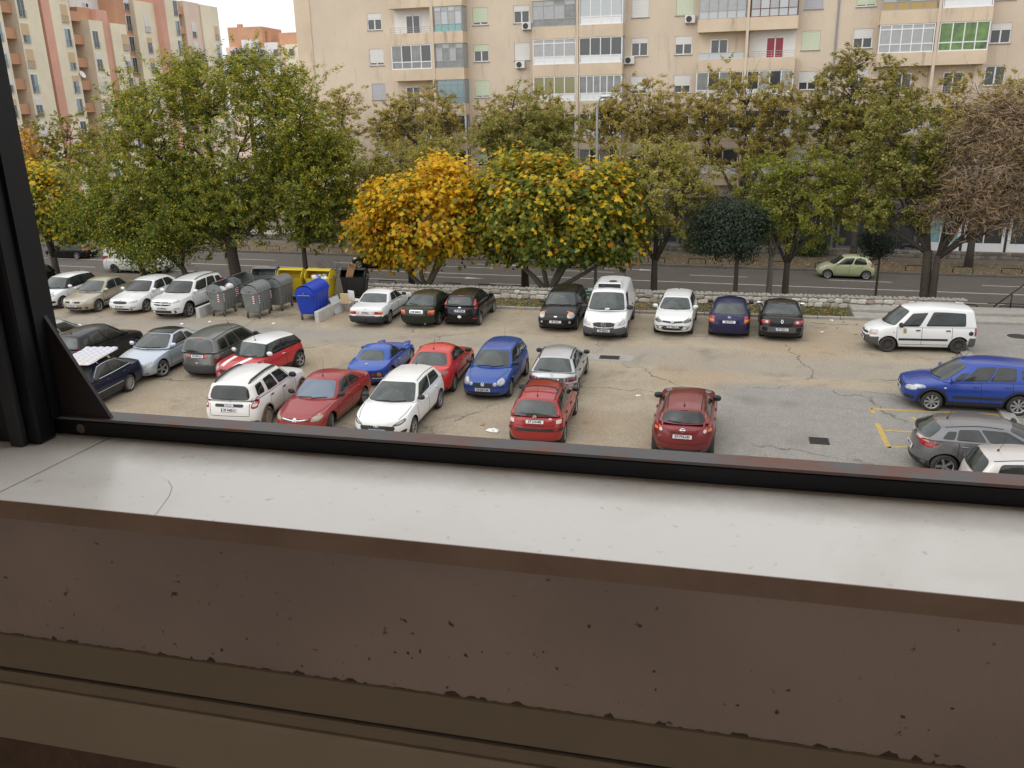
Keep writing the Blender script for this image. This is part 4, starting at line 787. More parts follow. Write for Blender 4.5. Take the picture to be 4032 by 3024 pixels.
def c_astrab():
    c = Car('parked_car', 'indigo blue saloon with red and orange tail lamps', spec('sedan', L=4.25, W=1.71, H=1.43, fo=.86, wb=2.61, paint=INDIGO, rim='cap', rtc=3.3, rts=3.24, rbc=3.92, rbs=3.78, rwglass=GLASSG, deck=[(0,.56),(.05,.66),(.16,.73),(.7,.85),(1.2,.95),(1.6,.98),(3.6,1.0),(4.0,.99),(4.16,.97),(4.22,.9),(4.25,.8)]), (-1.72, 37.0), 92, 'rear', group=ROWA)
    c.glazing([(.05,.44),(.47,.80)], rw=(-.86,.86,.06,.92)); c.mirrors(BLACKP); c.seams([1.3,2.3,3.2]); c.decal('tail_light','r',rrect(.60,.82,.66,.94,.04),TAIL,mirror=True); c.decal('indicator_lamp','r',rrect(.62,.80,.72,.82,.03),AMBER,mirror=True,off=.013); c.plate('r',.74,'DJ 577-G'); c.badge('bolt','r',.92,sc=.9); c.strip('bumper_seam','r',[(-.78,.58),(.78,.58)],.02,SEAM); c.decal('window_sticker','r',ellipse(.55,1.12,.04,.03),TAIL,off=.004)
def c_mcc():
    c = Car('parked_car', 'dark charcoal coupe with grey rear bumper parked at the end of the far row', spec('sedan', L=4.36, W=1.78, H=1.40, fo=.88, wb=2.52, wr=.32, paint=CHAR, rim='alloy', rtc=3.0, rts=2.92, rbc=3.62, rbs=3.48, zR=1.0, deck=[(0,.56),(.05,.66),(.16,.74),(.7,.85),(1.2,.94),(1.6,.96),(3.4,1.02),(4.0,1.03),(4.26,1.0),(4.33,.9),(4.36,.8)], rwglass=GLASSG), (.40, 37.15), 92, 'rear', group=ROWA)
    c.glazing([(.05,.50),(.53,.78,.12,.78)], rw=(-.9,.9,.04,.92)); c.mirrors(CHROME); c.seams([1.35,2.6]); c.decal('tail_light','r',round_poly([(.46,.74),(.48,.92),(.82,.90),(.84,.74)]),TAIL,mirror=True); c.decal('reverse_lamp','r',ellipse(.60,.83,.055,.05),TAILW,mirror=True,off=.014); c.decal('bumper','r',rrect(-.86,.86,.42,.64,.06),GREYP,off=.014); c.plate('r',.55,'ST 7527-L',eu=True,off=.024); c.badge('diamond','r',.86,sc=1.1); c.brake(); c.antenna(.95,.4,-.3)
def c_kangoo():
    c = Car('parked_van', 'white panel-sided people van with grey bumpers parked side-on', spec('mpv', L=4.03, W=1.68, H=1.80, fo=.78, wb=2.60, wr=.31, gc=.23, paint=WHITE, rim='steel', bumpers=(GREYP,.60,.60), af=.6, nf=2.3, ar=.16, nr=5, deck=[(0,.72),(.02,.78),(.08,.84),(.25,.91),(.5,.99),(.85,1.05),(1.2,1.07),(3.8,1.08),(3.98,1.07),(4.03,1.04)], ac=.68, **{'as':1.02}, tc=1.42, ts=1.62, rtc=3.86, rts=3.84, rbc=4.0, rbs=3.98, zA=1.03, zR=1.06, yb=.94, yt=.74, Hf=1.72, Hr=1.72, ed=.07, sh=[(0,.05),(.5,.08),(1.1,.04),(4,.03)], finset=[(.22,.10),(.36,.02),(.55,0),(.7,.03),(.9,.06)], rinset=[(.2,.05),(.4,0),(1.2,.02)], wsglass=GLASSG), (4.34, 36.45), 188, 'front', cat='van', group=ROWA)
    c.glazing([(.05,.285,.04,.80),(.36,.86,.06,.82,.06)], ws=(-.90,.90,.04,.92), rw=(-.80,.80,.1,.85)); c.mirrors(BLACKP, sc=1.2); c.seams([1.08,2.0,3.1], hm=BLACKP, zh=.90); c.sill_trim(.50,.58,d0=1.15,d1=2.95)
    c.decal('headlight','f',round_poly([(.50,.70),(.50,.82),(.74,.90),(.80,.78),(.74,.68)]),LAMP,mirror=True); c.decal('headlight','l',round_poly([(c.x(.12),.70),(c.x(.36),.74),(c.x(.36),.86),(c.x(.16),.84)]),LAMP,mirror=True); c.decal('indicator_lamp','l',round_poly([(c.x(.12),.66),(c.x(.36),.69),(c.x(.35),.74),(c.x(.12),.71)],1),AMBER,mirror=True,off=.012); c.decal('grille','f',rrect(-.42,.42,.66,.74,.03),BLACKP); c.badge('diamond','f',.74); c.plate('f',.46,'ST 538-RN',off=.03)
    c.decal('tail_light','r',rrect(.64,.74,.72,1.02,.03),TAIL,mirror=True); c.decal('tail_light','l',rrect(c.x(3.965),c.x(3.90),.70,1.02,.02),TAIL,mirror=True,off=.012); c.decal('fuel_cap','l',ellipse(c.x(3.78),.80,.09,.085),BLACKP); c.decal('door_sticker','l',rrect(c.x(1.42),c.x(1.30),.78,.96,.01),mat('ochre_sticker',(.36,.25,.08),.5)); c.plate('r',.85,'ST 538-RN'); c.decal('side_repeater','l',rrect(c.x(.98),c.x(.92),.80,.83,.01),AMBER,mirror=True)
# street
def c_street():
    c = Car('moving_car', 'black hatchback driving on the street behind the bins', spec('hatch', L=3.95, W=1.71, H=1.46, wb=2.46, paint=BLACKC, rim='alloy'), (-28.95, 59.5, RZ), 180, 'mid', group=ROAD)
    c.glazing([(.05,.45),(.48,.86)]); c.mirrors(); c.seams([1.2,2.15,3.0]); c.decal('headlight','l',round_poly([(c.x(.25),.66),(c.x(.7),.72),(c.x(.6),.82),(c.x(.25),.76)]),LAMP,mirror=True); c.decal('tail_light','l',round_poly([(c.x(3.85),.75),(c.x(3.6),.86),(c.x(3.66),1.0),(c.x(3.86),1.0)]),TAIL,mirror=True); c.plate('f',.45,'ST 215-NB')
    c = Car('moving_car', 'teal blue car driving on the street behind the green maple', spec('hatch', L=3.9, W=1.66, H=1.44, wb=2.44, paint=TEAL, rim='alloy'), (-15.4, 62.3, RZ), 180, 'mid', group=ROAD)
    c.glazing([(.05,.45),(.48,.86)]); c.mirrors(); c.seams([1.2,2.15,3.0]); c.decal('headlight','f',rrect(.5,.8,.6,.75,.05),LAMP,mirror=True); c.plate('f',.45,'ST 730-FM')
    c = Car('moving_car', 'pale lime bubble-shaped hatchback driving on the street', spec('hatch', L=3.72, W=1.66, H=1.54, fo=.70, wb=2.43, wr=.30, paint=LIME, rim='cap', ac=.80, **{'as':1.1}, tc=1.6, ts=1.78, rtc=3.22, rts=3.16, rbc=3.62, rbs=3.50, deck=[(0,.60),(.05,.72),(.16,.82),(.6,.95),(.95,1.0),(1.3,1.0),(3.2,1.02),(3.56,1.0),(3.68,.9),(3.72,.78)], Hr=1.42), (4.6, 61.9, RZ), 180, 'mid', group=ROAD)
    c.glazing([(.05,.44,.06,.84,.08),(.49,.86,.06,.84,.12)]); c.mirrors(); c.seams([1.15,2.05,2.85]); c.decal('headlight','l',round_poly([(c.x(.20),.72),(c.x(.66),.78),(c.x(.6),.9),(c.x(.2),.84)]),LAMP,mirror=True); c.decal('headlight','f',ellipse(.58,.78,.14,.1),LAMP,mirror=True); c.plate('f',.46,'ST 163-HV'); c.decal('tail_light','r',rrect(.6,.76,.8,1.1,.05),TAIL,mirror=True)
    c = Car('moving_car', 'black saloon driving on the street behind the yellow-green maple', spec('sedan', L=4.6, W=1.79, H=1.42, wb=2.72, paint=BLACKC, rim='alloy'), (-57.2, 58.9, RZ), 180, 'mid', group=ROAD)
    c.glazing([(.05,.45),(.48,.82)]); c.mirrors(); c.seams([1.35,2.4,3.3]); c.decal('tail_light','r',rrect(.45,.82,.74,.90,.03),TAIL,mirror=True); c.decal('tail_light','l',rrect(c.x(4.5),c.x(4.2),.76,.88,.03),TAIL,mirror=True); c.plate('r',.62,'ST 981-MK')
    c = Car('moving_van', 'light grey van driving on the street behind the white parked cars', spec('mpv', L=5.3, W=1.92, H=2.0, fo=.9, wb=3.4, wr=.33, gc=.24, paint=VANG, rim='steel', ar=.15, nr=6, deck=[(0,.62),(.05,.76),(.16,.88),(.6,1.04),(.95,1.12),(1.4,1.14),(5.0,1.16),(5.23,1.15),(5.3,1.12)], ac=.80, **{'as':1.12}, tc=1.72, ts=1.85, rtc=5.16, rts=5.14, rbc=5.27, rbs=5.25, zA=1.12, zR=1.14, yb=.93, yt=.80, Hf=1.92, Hr=1.96, ed=.07, rinset=[(.2,.05),(.4,0),(1.2,.02)]), (-46.4, 54.4, RZ), 2, 'mid', cat='van', group=ROAD)
    c.glazing([(.04,.20,.10,.82)], rear=False); c.mirrors(BLACKP, sc=1.2); c.seams([1.15,2.0,3.2], hm=BLACKP); c.decal('headlight','f',rrect(.56,.86,.66,.9,.06),LAMP,mirror=True); c.decal('bumper','f',rrect(-.9,.9,.26,.58,.06),GREYP,off=.014); c.decal('tail_light','r',rrect(.8,.9,.7,1.3,.03),TAIL,mirror=True); c.plate('f',.46,'ST 354-TP',off=.03)
    c = Car('moving_car', 'dark grey car driving beside the light grey van', spec('hatch', L=4.1, W=1.72, H=1.46, paint=CHAR, rim='alloy'), (-52.0, 61.9, RZ), 180, 'mid', group=ROAD)
    c.glazing([(.05,.45),(.48,.86)]); c.mirrors(); c.seams([1.2,2.15,3.0]); c.decal('headlight','f',rrect(.5,.8,.6,.75,.05),LAMP,mirror=True); c.plate('f',.45,'ST 671-EC')

# ------------------------------------------------------------------ ground, lot, road
def nodes_of(m): return m.node_tree.nodes, m.node_tree.links, m.node_tree.nodes['Principled BSDF']
def lot_material():
    m = mat('lot_surface', (0.30, 0.25, 0.185), 0.9, spec=.25); n, l, b = nodes_of(m)
    tc = n.new('ShaderNodeTexCoord')
    def noise(sc, det=6, ro=.6, vec=None):
        t = n.new('ShaderNodeTexNoise'); t.inputs['Scale'].default_value = sc; t.inputs['Detail'].default_value = det; t.inputs['Roughness'].default_value = ro
        l.new(vec or tc.outputs['Object'], t.inputs['Vector']); return t.outputs['Fac']
    def ramp(f, a, b_, c0=(0,0,0,1), c1=(1,1,1,1)):
        r = n.new('ShaderNodeValToRGB'); r.color_ramp.elements[0].position = a; r.color_ramp.elements[1].position = b_; r.color_ramp.elements[0].color = c0; r.color_ramp.elements[1].color = c1
        l.new(f, r.inputs['Fac']); return r.outputs['Color']
    def mix(f, a, c, mode='MIX'):
        x = n.new('ShaderNodeMix'); x.data_type = 'RGBA'; x.blend_type = mode
        for i, q in ((0,f),(6,a),(7,c)):
            if isinstance(q, (int,float)): x.inputs[i].default_value = q
            elif isinstance(q, tuple): x.inputs[i].default_value = q
            else: l.new(q, x.inputs[i])
        return x.outputs[2]
    def math_(op, a, c):
        x = n.new('ShaderNodeMath'); x.operation = op; x.use_clamp = op == 'ADD'
        for i, q in ((0,a),(1,c)):
            if isinstance(q, (int,float)): x.inputs[i].default_value = q
            else: l.new(q, x.inputs[i])
        return x.outputs[0]
    sx = n.new('ShaderNodeSeparateXYZ'); l.new(tc.outputs['Object'], sx.inputs[0])
    # old grey asphalt showing where the dust has been swept off, to the right and along the driving lane
    def sstep(src, a, c):
        r = n.new('ShaderNodeMapRange'); r.interpolation_type = 'SMOOTHSTEP'; r.inputs[1].default_value = a; r.inputs[2].default_value = c; l.new(src, r.inputs[0]); return r.outputs[0]
    mp = n.new('ShaderNodeMapping'); mp.inputs['Scale'].default_value = (.35, 1.0, 1); l.new(tc.outputs['Object'], mp.inputs[0])
    wide = noise(.34, 5, .6, mp.outputs[0])
    gx = sstep(sx.outputs['X'], -4.0, 0.5); gy = sstep(sx.outputs['Y'], 31.2, 29.4)
    patch = math_('MULTIPLY', gx, gy)
    lane1 = sstep(sx.outputs['Y'], 30.5, 32.0); lane2 = sstep(sx.outputs['Y'], 35.2, 33.6); lane = math_('MULTIPLY', math_('MULTIPLY', lane1, lane2), .45)
    rx = math_('MULTIPLY', sstep(sx.outputs['X'], 5.5, 8.5), .9)
    g = math_('ADD', math_('ADD', patch, lane), math_('ADD', rx, math_('MULTIPLY', math_('SUBTRACT', wide, .5), 1.3)))
    dust = mix(ramp(noise(1.1, 7, .7), .32, .68), (0.375, 0.32, 0.24, 1), (0.30, 0.255, 0.19, 1))
    dust = mix(math_('MULTIPLY', ramp(noise(.22, 3), .50, .62), .5), dust, (0.34, 0.25, 0.165, 1))
    asph = mix(ramp(noise(2.2, 8, .75), .3, .7), (0.22, 0.21, 0.192, 1), (0.30, 0.285, 0.26, 1))
    col = mix(ramp(g, .25, .75), dust, asph)
    # damp dark stains and oil spots
    col = mix(math_('MULTIPLY', ramp(noise(.55, 6, .65), .55, .72), .55), col, (0.125, 0.11, 0.09, 1))
    # fine grit
    col = mix(.30, col, ramp(noise(14, 6, .85), .36, .64), 'OVERLAY'); col = mix(math_('MULTIPLY', ramp(noise(5.5, 6, .7), .60, .70), .35), col, (0.15, 0.125, 0.095, 1)); col = mix(math_('MULTIPLY', ramp(noise(7.5, 4, .6), .66, .72), .5), col, (0.50, 0.45, 0.37, 1))
    # cracks
    v = n.new('ShaderNodeTexVoronoi'); v.feature = 'DISTANCE_TO_EDGE'; v.inputs['Scale'].default_value = .16
    wv = n.new('ShaderNodeMix'); wv.data_type = 'VECTOR'; wv.inputs[0].default_value = .16
    tn = n.new('ShaderNodeTexNoise'); tn.inputs['Scale'].default_value = .9; tn.inputs['Detail'].default_value = 5; l.new(tc.outputs['Object'], tn.inputs['Vector'])
    ad = n.new('ShaderNodeVectorMath'); ad.operation = 'ADD'; sc = n.new('ShaderNodeVectorMath'); sc.operation = 'SCALE'; sc.inputs['Scale'].default_value = 1.2
    l.new(tn.outputs['Color'], sc.inputs[0]); l.new(tc.outputs['Object'], ad.inputs[0]); l.new(sc.outputs[0], ad.inputs[1]); l.new(ad.outputs[0], v.inputs['Vector'])
    cr = ramp(v.outputs['Distance'], .0, .008, (1,1,1,1), (0,0,0,1)); crm = math_('MULTIPLY', math_('MULTIPLY', cr, ramp(noise(.4, 2), .42, .55)), .8)
    col = mix(crm, col, (0.07, 0.06, 0.05, 1))
    l.new(col, b.inputs['Base Color'])
    bp = n.new('ShaderNodeBump'); bp.inputs['Strength'].default_value = .5; bp.inputs['Distance'].default_value = .02; l.new(noise(9, 8, .7), bp.inputs['Height']); l.new(bp.outputs[0], b.inputs['Normal'])
    return m
LOT = lot_material()
CONC = mat('concrete', (0.36, 0.34, 0.31), .85, noise=(3, .25, (0.25, 0.235, 0.21)), bump=.3, bscale=30)
CONCL = mat('pale_concrete', (0.55, 0.55, 0.53), .8, noise=(4, .3, (0.42, 0.41, 0.39)), bump=.2)
ASPH = mat('asphalt', (0.092, 0.080, 0.070), .85, noise=(1.2, .3, (0.120, 0.106, 0.093), 8), bump=.3, bscale=60, spec=.3)
LINE = mat('road_paint', (0.60, 0.58, 0.54), .7, noise=(5, .22, (0.36, 0.34, 0.31)))
YELL = mat('yellow_paint', (0.58, 0.38, 0.05), .7, noise=(7, .18, (0.34, 0.26, 0.13)))
EARTH = mat('bare_earth', (0.13, 0.10, 0.07), .95, noise=(1.5, .25, (0.20, 0.15, 0.10)), bump=.6, bscale=12)
VERGE = mat('leafy_verge', (0.165, 0.125, 0.085), .95, noise=(3.5, .22, (0.10, 0.085, 0.05)), bump=.7, bscale=14)
GRASSD = mat('grass_soil', (0.07, 0.075, 0.03), .95, noise=(2.5, .22, (0.13, 0.10, 0.06)), bump=.6, bscale=16)
BLACKM = mat('black_painted_steel', (0.012, 0.012, 0.013), .45, .3)

def sheet(name, pts, z, m, parent=None):
    b = MB(); b.add([(x, y, z) for x, y in pts], [tuple(range(len(pts)))]); return b.build(name, m, parent)
RZ = -2.2
struct(sheet('ground', [(-500,-200),(500,-200),(500,700),(-500,700)], RZ, EARTH))
KA = math.radians(4.18); KE = Vector((cos(KA), sin(KA))); KN = Vector((-sin(KA), cos(KA)))
def K(u, v): return Vector((0, 40.15))+KE*u+KN*v           # along / across the lot's back kerb
KM = Matrix.Translation((0, 40.15, 0)) @ Matrix.Rotation(KA, 4, 'Z')
# the raised parking lot
lp = [(-130,-6),(90,-6), tuple(K(90, .10)), tuple(K(-130, .10))]
b = MB(); b.add([(x,y,0) for x,y in lp]+[(x,y,RZ) for x,y in lp], [(0,1,2,3),(1,0,4,5),(2,1,5,6),(3,2,6,7),(0,3,7,4)]); struct(b.build('parking_lot', LOT))
# kerb stones, strip and the terrace edge
kerb = struct(link('kerb', None)); kerb['kind'] = 'structure'
rng = random.Random(4)
km = {}
for i in range(-21, 4):
    b = MB(); e = rng.uniform(-.012, .012); b.bbox(i+.008, i+.992, .10+e, .28+e, -.05, .125+rng.uniform(-.006,.006), .02, KM); b.build('kerb_stone', CONC, kerb)
for i in range(-60, -27):
    b = MB(); b.bbox(i+.008, i+.992, .10, .28, -.05, .125, .02, KM); b.build('kerb_stone', CONC, kerb)
b = MB(); b.box(-130, 3.6, .27, 2.75, -2.19, .085, KM); b.box(12.2, 90, .27, 2.75, -2.19, .085, KM); struct(b.build('planting_strip', GRASSD))
b = MB(); b.bbox(3.62, 12.18, .10, 1.15, -2.0, .13, .02, KM); b.bbox(3.62, 12.18, 1.16, 2.3, -2.0, .26, .02, KM); struct(b.build('concrete_steps', CONC))
b = MB(); b.box(8.6, 12.18, 2.31, 3.2, -2.15, -.3, KM); b.box(8.6, 12.18, 3.21, 4.0, -2.15, -.9, KM); struct(b.build('lower_steps', CONC))
# ramp kerb at the right
rk = MB(); rk.bbox(7.1, 7.5, 27.9, 37.3, -.02, .10, .02); struct(rk.build('divider_kerb', CONC))
# drains and manhole
IRON = mat('cast_iron', (0.045, 0.042, 0.038), .7, .4)
def drain(x, y, w, d, rz, label, apron=True):
    o = empty('drain_grate', (x, y, .004), rz, label, 'drain grate', 'drain grates in the lot')
    if apron:
        a = MB(); a.bbox(-1.15, .95, -.38, .46, -.02, .006, .004); a.build('concrete_surround', CONC, o)
    f = MB(); t = .04
    for q in ((-w/2,w/2,-d/2,-d/2+t),(-w/2,w/2,d/2-t,d/2),(-w/2,-w/2+t,-d/2+t,d/2-t),(w/2-t,w/2,-d/2+t,d/2-t)): f.box(*q, .002, .020)
    f.build('frame', IRON, o)
    p = MB(); p.box(-w/2+t, w/2-t, -d/2+t, d/2-t, .002, .008); p.build('pit', DARK, o)  # flat dark plate stands in for the shade down the open pit
    n = int((w-2*t)/.06)
    for k in range(n):
        g = MB(); xx = -w/2+t+(k+.5)*(w-2*t)/n; g.box(xx-.014, xx+.014, -d/2+t, d/2-t, .009, .017); g.build('bar', IRON, o)
drain(-6.0, 32.3, .78, .46, .07, 'iron drain grate set in a concrete patch in the driving lane')
drain(1.6, 25.2, .55, .50, .05, 'iron drain grate near the yellow markings', False)
o = empty('manhole_cover', (9.8, 39.0, .004), 0, 'round iron manhole cover beyond the white people van', 'manhole cover'); b = MB(); b.lathe([(.001,.012),(.36,.012),(.40,.012),(.42,.002)], 28); b.build('lid', IRON, o); b = MB(); b.lathe([(.425,.001),(.43,.014),(.50,.012),(.51,.001)], 28); b.build('ring', CONC, o)
# yellow accessible bay markings
by = empty('painted_bay_marking', (0,0,0.004), 0, 'worn yellow painted bay outline with a wheelchair symbol', 'road marking')
def pstrip(name, pts, w, m, parent, z=.0, rnd=None):
    b = MB(); P = [Vector((x, y)) for x, y in pts]; L = []; R = []
    for i, p in enumerate(P):
        t = (P[min(i+1,len(P)-1)]-P[max(i-1,0)]).normalized(); nn = Vector((-t.y, t.x))*w/2; j = (rnd.uniform(.8,1.1) if rnd else 1); L.append(p+nn*j); R.append(p-nn*j)
    b.grid([[(a.x,a.y,z),(c.x,c.y,z)] for a, c in zip(R, L)]); return b.build(name, m, parent)
rr = random.Random(2)
pstrip('bay_line', [(3.27,28.47),(4.5,28.58),(6.0,28.72),(7.05,28.82)], .13, YELL, by, rnd=rr)
pstrip('bay_line', [(3.27,28.50),(3.34,28.05)], .13, YELL, by); pstrip('bay_line', [(3.36,27.15),(3.42,26.2),(3.5,25.15)], .15, YELL, by, rnd=rr)
pstrip('bay_line', [(3.47,25.18),(4.3,25.45),(5.2,25.6)], .11, YELL, by, rnd=rr); pstrip('bay_line', [(3.42,26.58),(4.6,26.62),(6.0,26.7)], .09, YELL, by, z=.0005)
pstrip('wheelchair_symbol', [(4.45,27.95),(4.62,27.62),(5.05,27.52),(5.35,27.38),(5.42,27.1),(5.48,26.8)], .13, YELL, by)
pstrip('wheelchair_symbol', [(4.86+.42*cos(t), 27.02+.42*sin(t)) for t in [radians(q) for q in range(60, 330, 18)]], .12, YELL, by, z=.0007)
# street
road = struct(sheet('road', [(-400,52.9),(400,52.9),(400,63.6),(-400,63.6)], RZ+.004, ASPH))
for x0 in range(-16, 8):
    b = MB(); b.add([(x0*8, 58.03, RZ+.008),(x0*8+7.99, 58.03, RZ+.008),(x0*8+7.99, 58.18, RZ+.008),(x0*8, 58.18, RZ+.008)], [(0,1,2,3)]); b.build('centre_line', LINE, road)
for k in range(-10, 5):
    for yy, ph in ((55.2, -.2),(60.6, 3.5)):
        x0 = k*9.2+ph; b = MB(); b.add([(x0,yy-.06,RZ+.008),(x0+3.9,yy-.06,RZ+.008),(x0+3.9,yy+.06,RZ+.008),(x0,yy+.06,RZ+.008)], [(0,1,2,3)]); b.build('lane_dash', LINE, road)
def arrow(x, y, d):
    b = MB(); b.add([(x,y-.06,0),(x+d*2.6,y-.06,0),(x+d*2.6,y+.06,0),(x,y+.06,0)],[(0,1,2,3)]); b.add([(x+d*2.6,y-.28,0),(x+d*4.0,y,0),(x+d*2.6,y+.28,0)],[(0,1,2)]); o = b.build('lane_arrow', LINE, road); o.location.z = RZ+.009
arrow(-22.0, 61.9, 1); arrow(-23.5, 56.7, 1); arrow(-12, 61.9, 1)
vg = struct(sheet('verge', [(-400,63.78),(400,63.78),(400,68.2),(-400,68.2)], RZ+.125, VERGE)); struct(sheet('pavement', [(-400,70.4),(400,70.4),(400,75),(-400,75)], RZ+.13, CONC))
struct(sheet('footpath', [(-400,68.2),(400,68.2),(400,69.6),(-400,69.6)], RZ+.12, mat('worn_path', (0.16,0.135,0.11), .9, noise=(2,.25,(0.11,0.095,0.08)))))
DKERB = mat('dark_kerb', (0.085, 0.08, 0.075), .85, noise=(4,.3,(0.15,0.14,0.13)))
fk = struct(link('far_kerb', None)); fk['kind'] = 'structure'; nk = struct(link('near_kerb', None)); nk['kind'] = 'structure'
b0 = MB(); b0.bbox(.01, 1.99, 0, .17, 0, .14, .02); kme = b0.mesh('kerb_stone', DKERB)
for i in range(-36, 14):
    for par, yy in ((fk, 63.61),(nk, 52.72)):
        q = link('kerb_stone', kme, par); q.location = (i*2, yy, RZ)
struct(sheet('near_verge', [(-400,46),(400,46),(400,52.72),(-400,52.72)], RZ+.12, VERGE))
# pedestrian hoops
hb = MB(); hb.tube([(-.62,0,-.05),(-.62,0,.30),(-.56,0,.38),(-.46,0,.40),(.46,0,.40),(.56,0,.38),(.62,0,.30),(.62,0,-.05)], .03, 8); hoop = hb.mesh('hoop_rail', BLACKM, True)
for i in range(-18, 9):
    q = link('hoop_rail', hoop); q.location = (i*2.95+9.2, 64.15, RZ+.12); tag(q, 'low black steel hoop rail along the far kerb of the street', 'hoop rail', 'low hoop rails on the far kerb')
for i in range(-12, 9):
    q = link('hoop_rail', hoop); q.location = (i*2.35+.9, 52.45, RZ+.12); tag(q, 'low black steel hoop rail along the near kerb behind the stone wall', 'hoop rail', 'low hoop rails on the near kerb')

# ------------------------------------------------------------------ dry stone walls
STONES = [mat('wall_stone_%d' % i, c, .85, noise=(5, .25, tuple(x*.72 for x in c)), bump=.5, bscale=22) for i, c in enumerate([(0.58,0.53,0.45),(0.50,0.45,0.38),(0.42,0.37,0.31),(0.62,0.59,0.53),(0.36,0.33,0.29)])]
MORTAR = mat('mortar', (0.24, 0.22, 0.19), .95, noise=(6,.25,(0.15,0.14,0.12)), bump=.6, bscale=25)
DSTONES = [mat('dark_wall_stone_%d' % i, c, .9, noise=(5, .25, tuple(x*.6 for x in c)), bump=.5) for i, c in enumerate([(0.20,0.18,0.15),(0.15,0.135,0.115),(0.26,0.235,0.20)])]  # darker stone tones for the low walls across the street
def stone(par, M, x0, x1, z0, z1, y, m, r, depth=.10, back=False):
    """irregular block face looking to -y, bulging from the mortar plane"""
    j = lambda a: r.uniform(-a, a); w, h = x1-x0, z1-z0; c = .30; z0 += j(.02); z1 += j(.03)
    ol = [(x0+w*c*r.random(),z0+j(.012)),(x1-w*c*r.random(),z0+j(.012)),(x1+j(.008),z0+h*c),(x1+j(.008),z1-h*c*r.random()),(x1-w*c*r.random(),z1+j(.012)),(x0+w*c*r.random(),z1+j(.012)),(x0+j(.008),z1-h*c),(x0+j(.008),z0+h*c*r.random())]
    cx, cz = (x0+x1)/2+j(.03), (z0+z1)/2+j(.02); pr = r.uniform(.03,.075)
    sg = 1 if not back else -1
    v = [(a, y+sg*.03, b_) for a, b_ in ol]+[(a, y-sg*pr*.5, b_) for a, b_ in ol]+[(cx+(a-cx)*.72, y-sg*(pr+j(.012)), cz+(b_-cz)*.72) for a, b_ in ol]
    f = [(i,(i+1)%8,8+(i+1)%8,8+i) for i in range(8)]+[(8+i,8+(i+1)%8,16+(i+1)%8,16+i) for i in range(8)]+[tuple(range(16,24))]
    if back: f = [tuple(reversed(q)) for q in f]
    b = MB(); b.add([M @ Vector(p) for p in v], f); return b.build('stone', m, par)
def stone_wall(name, label, M, x0, x1, z0, H, thick, mats, seed, rows, cap=True, maxn=280, backface=False):
    o = empty(name, M @ Vector(((x0+x1)/2, thick/2, z0)), 0, label, 'stone wall'); inv = Matrix.Translation(-o.location)
    r = random.Random(seed); b = MB(); b.box(x0, x1, .0, thick, z0-.1, z0+H-.03, inv @ M); b.build('mortar', MORTAR, o); cnt = 0
    zz = [z0]+[z0+H*q for q in rows]
    for a, c in zip(zz, zz[1:]):
        x = x0
        while x < x1-.05:
            w = r.uniform(.26,.58)*(1 if c-a > .16 else .6); e = min(x+w, x1)
            if x1-e < .15: e = x1
            stone(o, inv @ M, x+.006, e-.006, a+.006+r.uniform(-.01,.015), c-.006+r.uniform(-.02,.012), 0, r.choice(mats), r); x = e; cnt += 1
    if cap:
        b = MB(); x = x0
        while x < x1:
            for yy in np.arange(.02, thick-.05, .16):
                s = r.uniform(.07,.12); h = r.uniform(.015,.05); cx = x+r.uniform(0,.1); cy = yy+r.uniform(0,.08)
                b.bbox(cx-s, cx+s, cy-s*.7, cy+s*.7, z0+H-.06, z0+H+h, .04, inv @ M)
            x += .21
        c = b.build('coping_rubble', mat('coping', (0.34,0.32,0.285), .95, noise=(5,.3,(0.20,0.19,0.165)), bump=.6), o); c['kind'] = 'stuff'
    return o
WM = KM @ Matrix.Translation((0, 2.15, 0))
sw = stone_wall('stone_wall', 'pale rubble stone wall behind the far parking row', WM, -21.5, 8.55, .08, .50, .42, STONES, 5, (.46, .86))
stone_wall('stone_wall', 'pale rubble stone wall end beside the steps handrail', WM, 12.3, 16.5, .08, .62, .42, STONES, 9, (.36, .68, .92))
b = MB(); b.box(4.3, 4.55, -.075, -.06, .33, .38, WM); g = b.build('red_paint_mark', PLATER, None); g.parent = sw; g.matrix_parent_inverse = sw.matrix_world.inverted(); g.location = -Vector(sw.location)
b = MB()
# far low wall in front of the shops
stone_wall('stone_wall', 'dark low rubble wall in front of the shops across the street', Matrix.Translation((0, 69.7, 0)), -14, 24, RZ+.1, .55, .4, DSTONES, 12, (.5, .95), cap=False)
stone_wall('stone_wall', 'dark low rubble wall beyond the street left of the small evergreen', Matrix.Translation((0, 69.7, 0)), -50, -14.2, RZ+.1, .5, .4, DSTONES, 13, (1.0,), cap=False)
# handrail by the steps
hr = empty('handrail', KM @ Vector((10.6, 2.35, .26)), KA, 'black steel handrail with a sloping bar beside the steps', 'handrail')
for pts in ([(.55,0,-.1),(.55,0,1.25)], [(-.05,0,-.1),(-.05,0,.62)]): q = MB(); q.tube(pts, .03, 8); q.build('post', BLACKM, hr, True)
q = MB(); q.tube([(-.75,0,0.02),(.57,0,1.27)], .03, 8); q.build('sloping_bar', BLACKM, hr, True); q = MB(); q.tube([(-1.0,0,.18),(.6,0,.18),(.62,0,-.1)], .025, 8); q.build('lower_bar', BLACKM, hr, True)

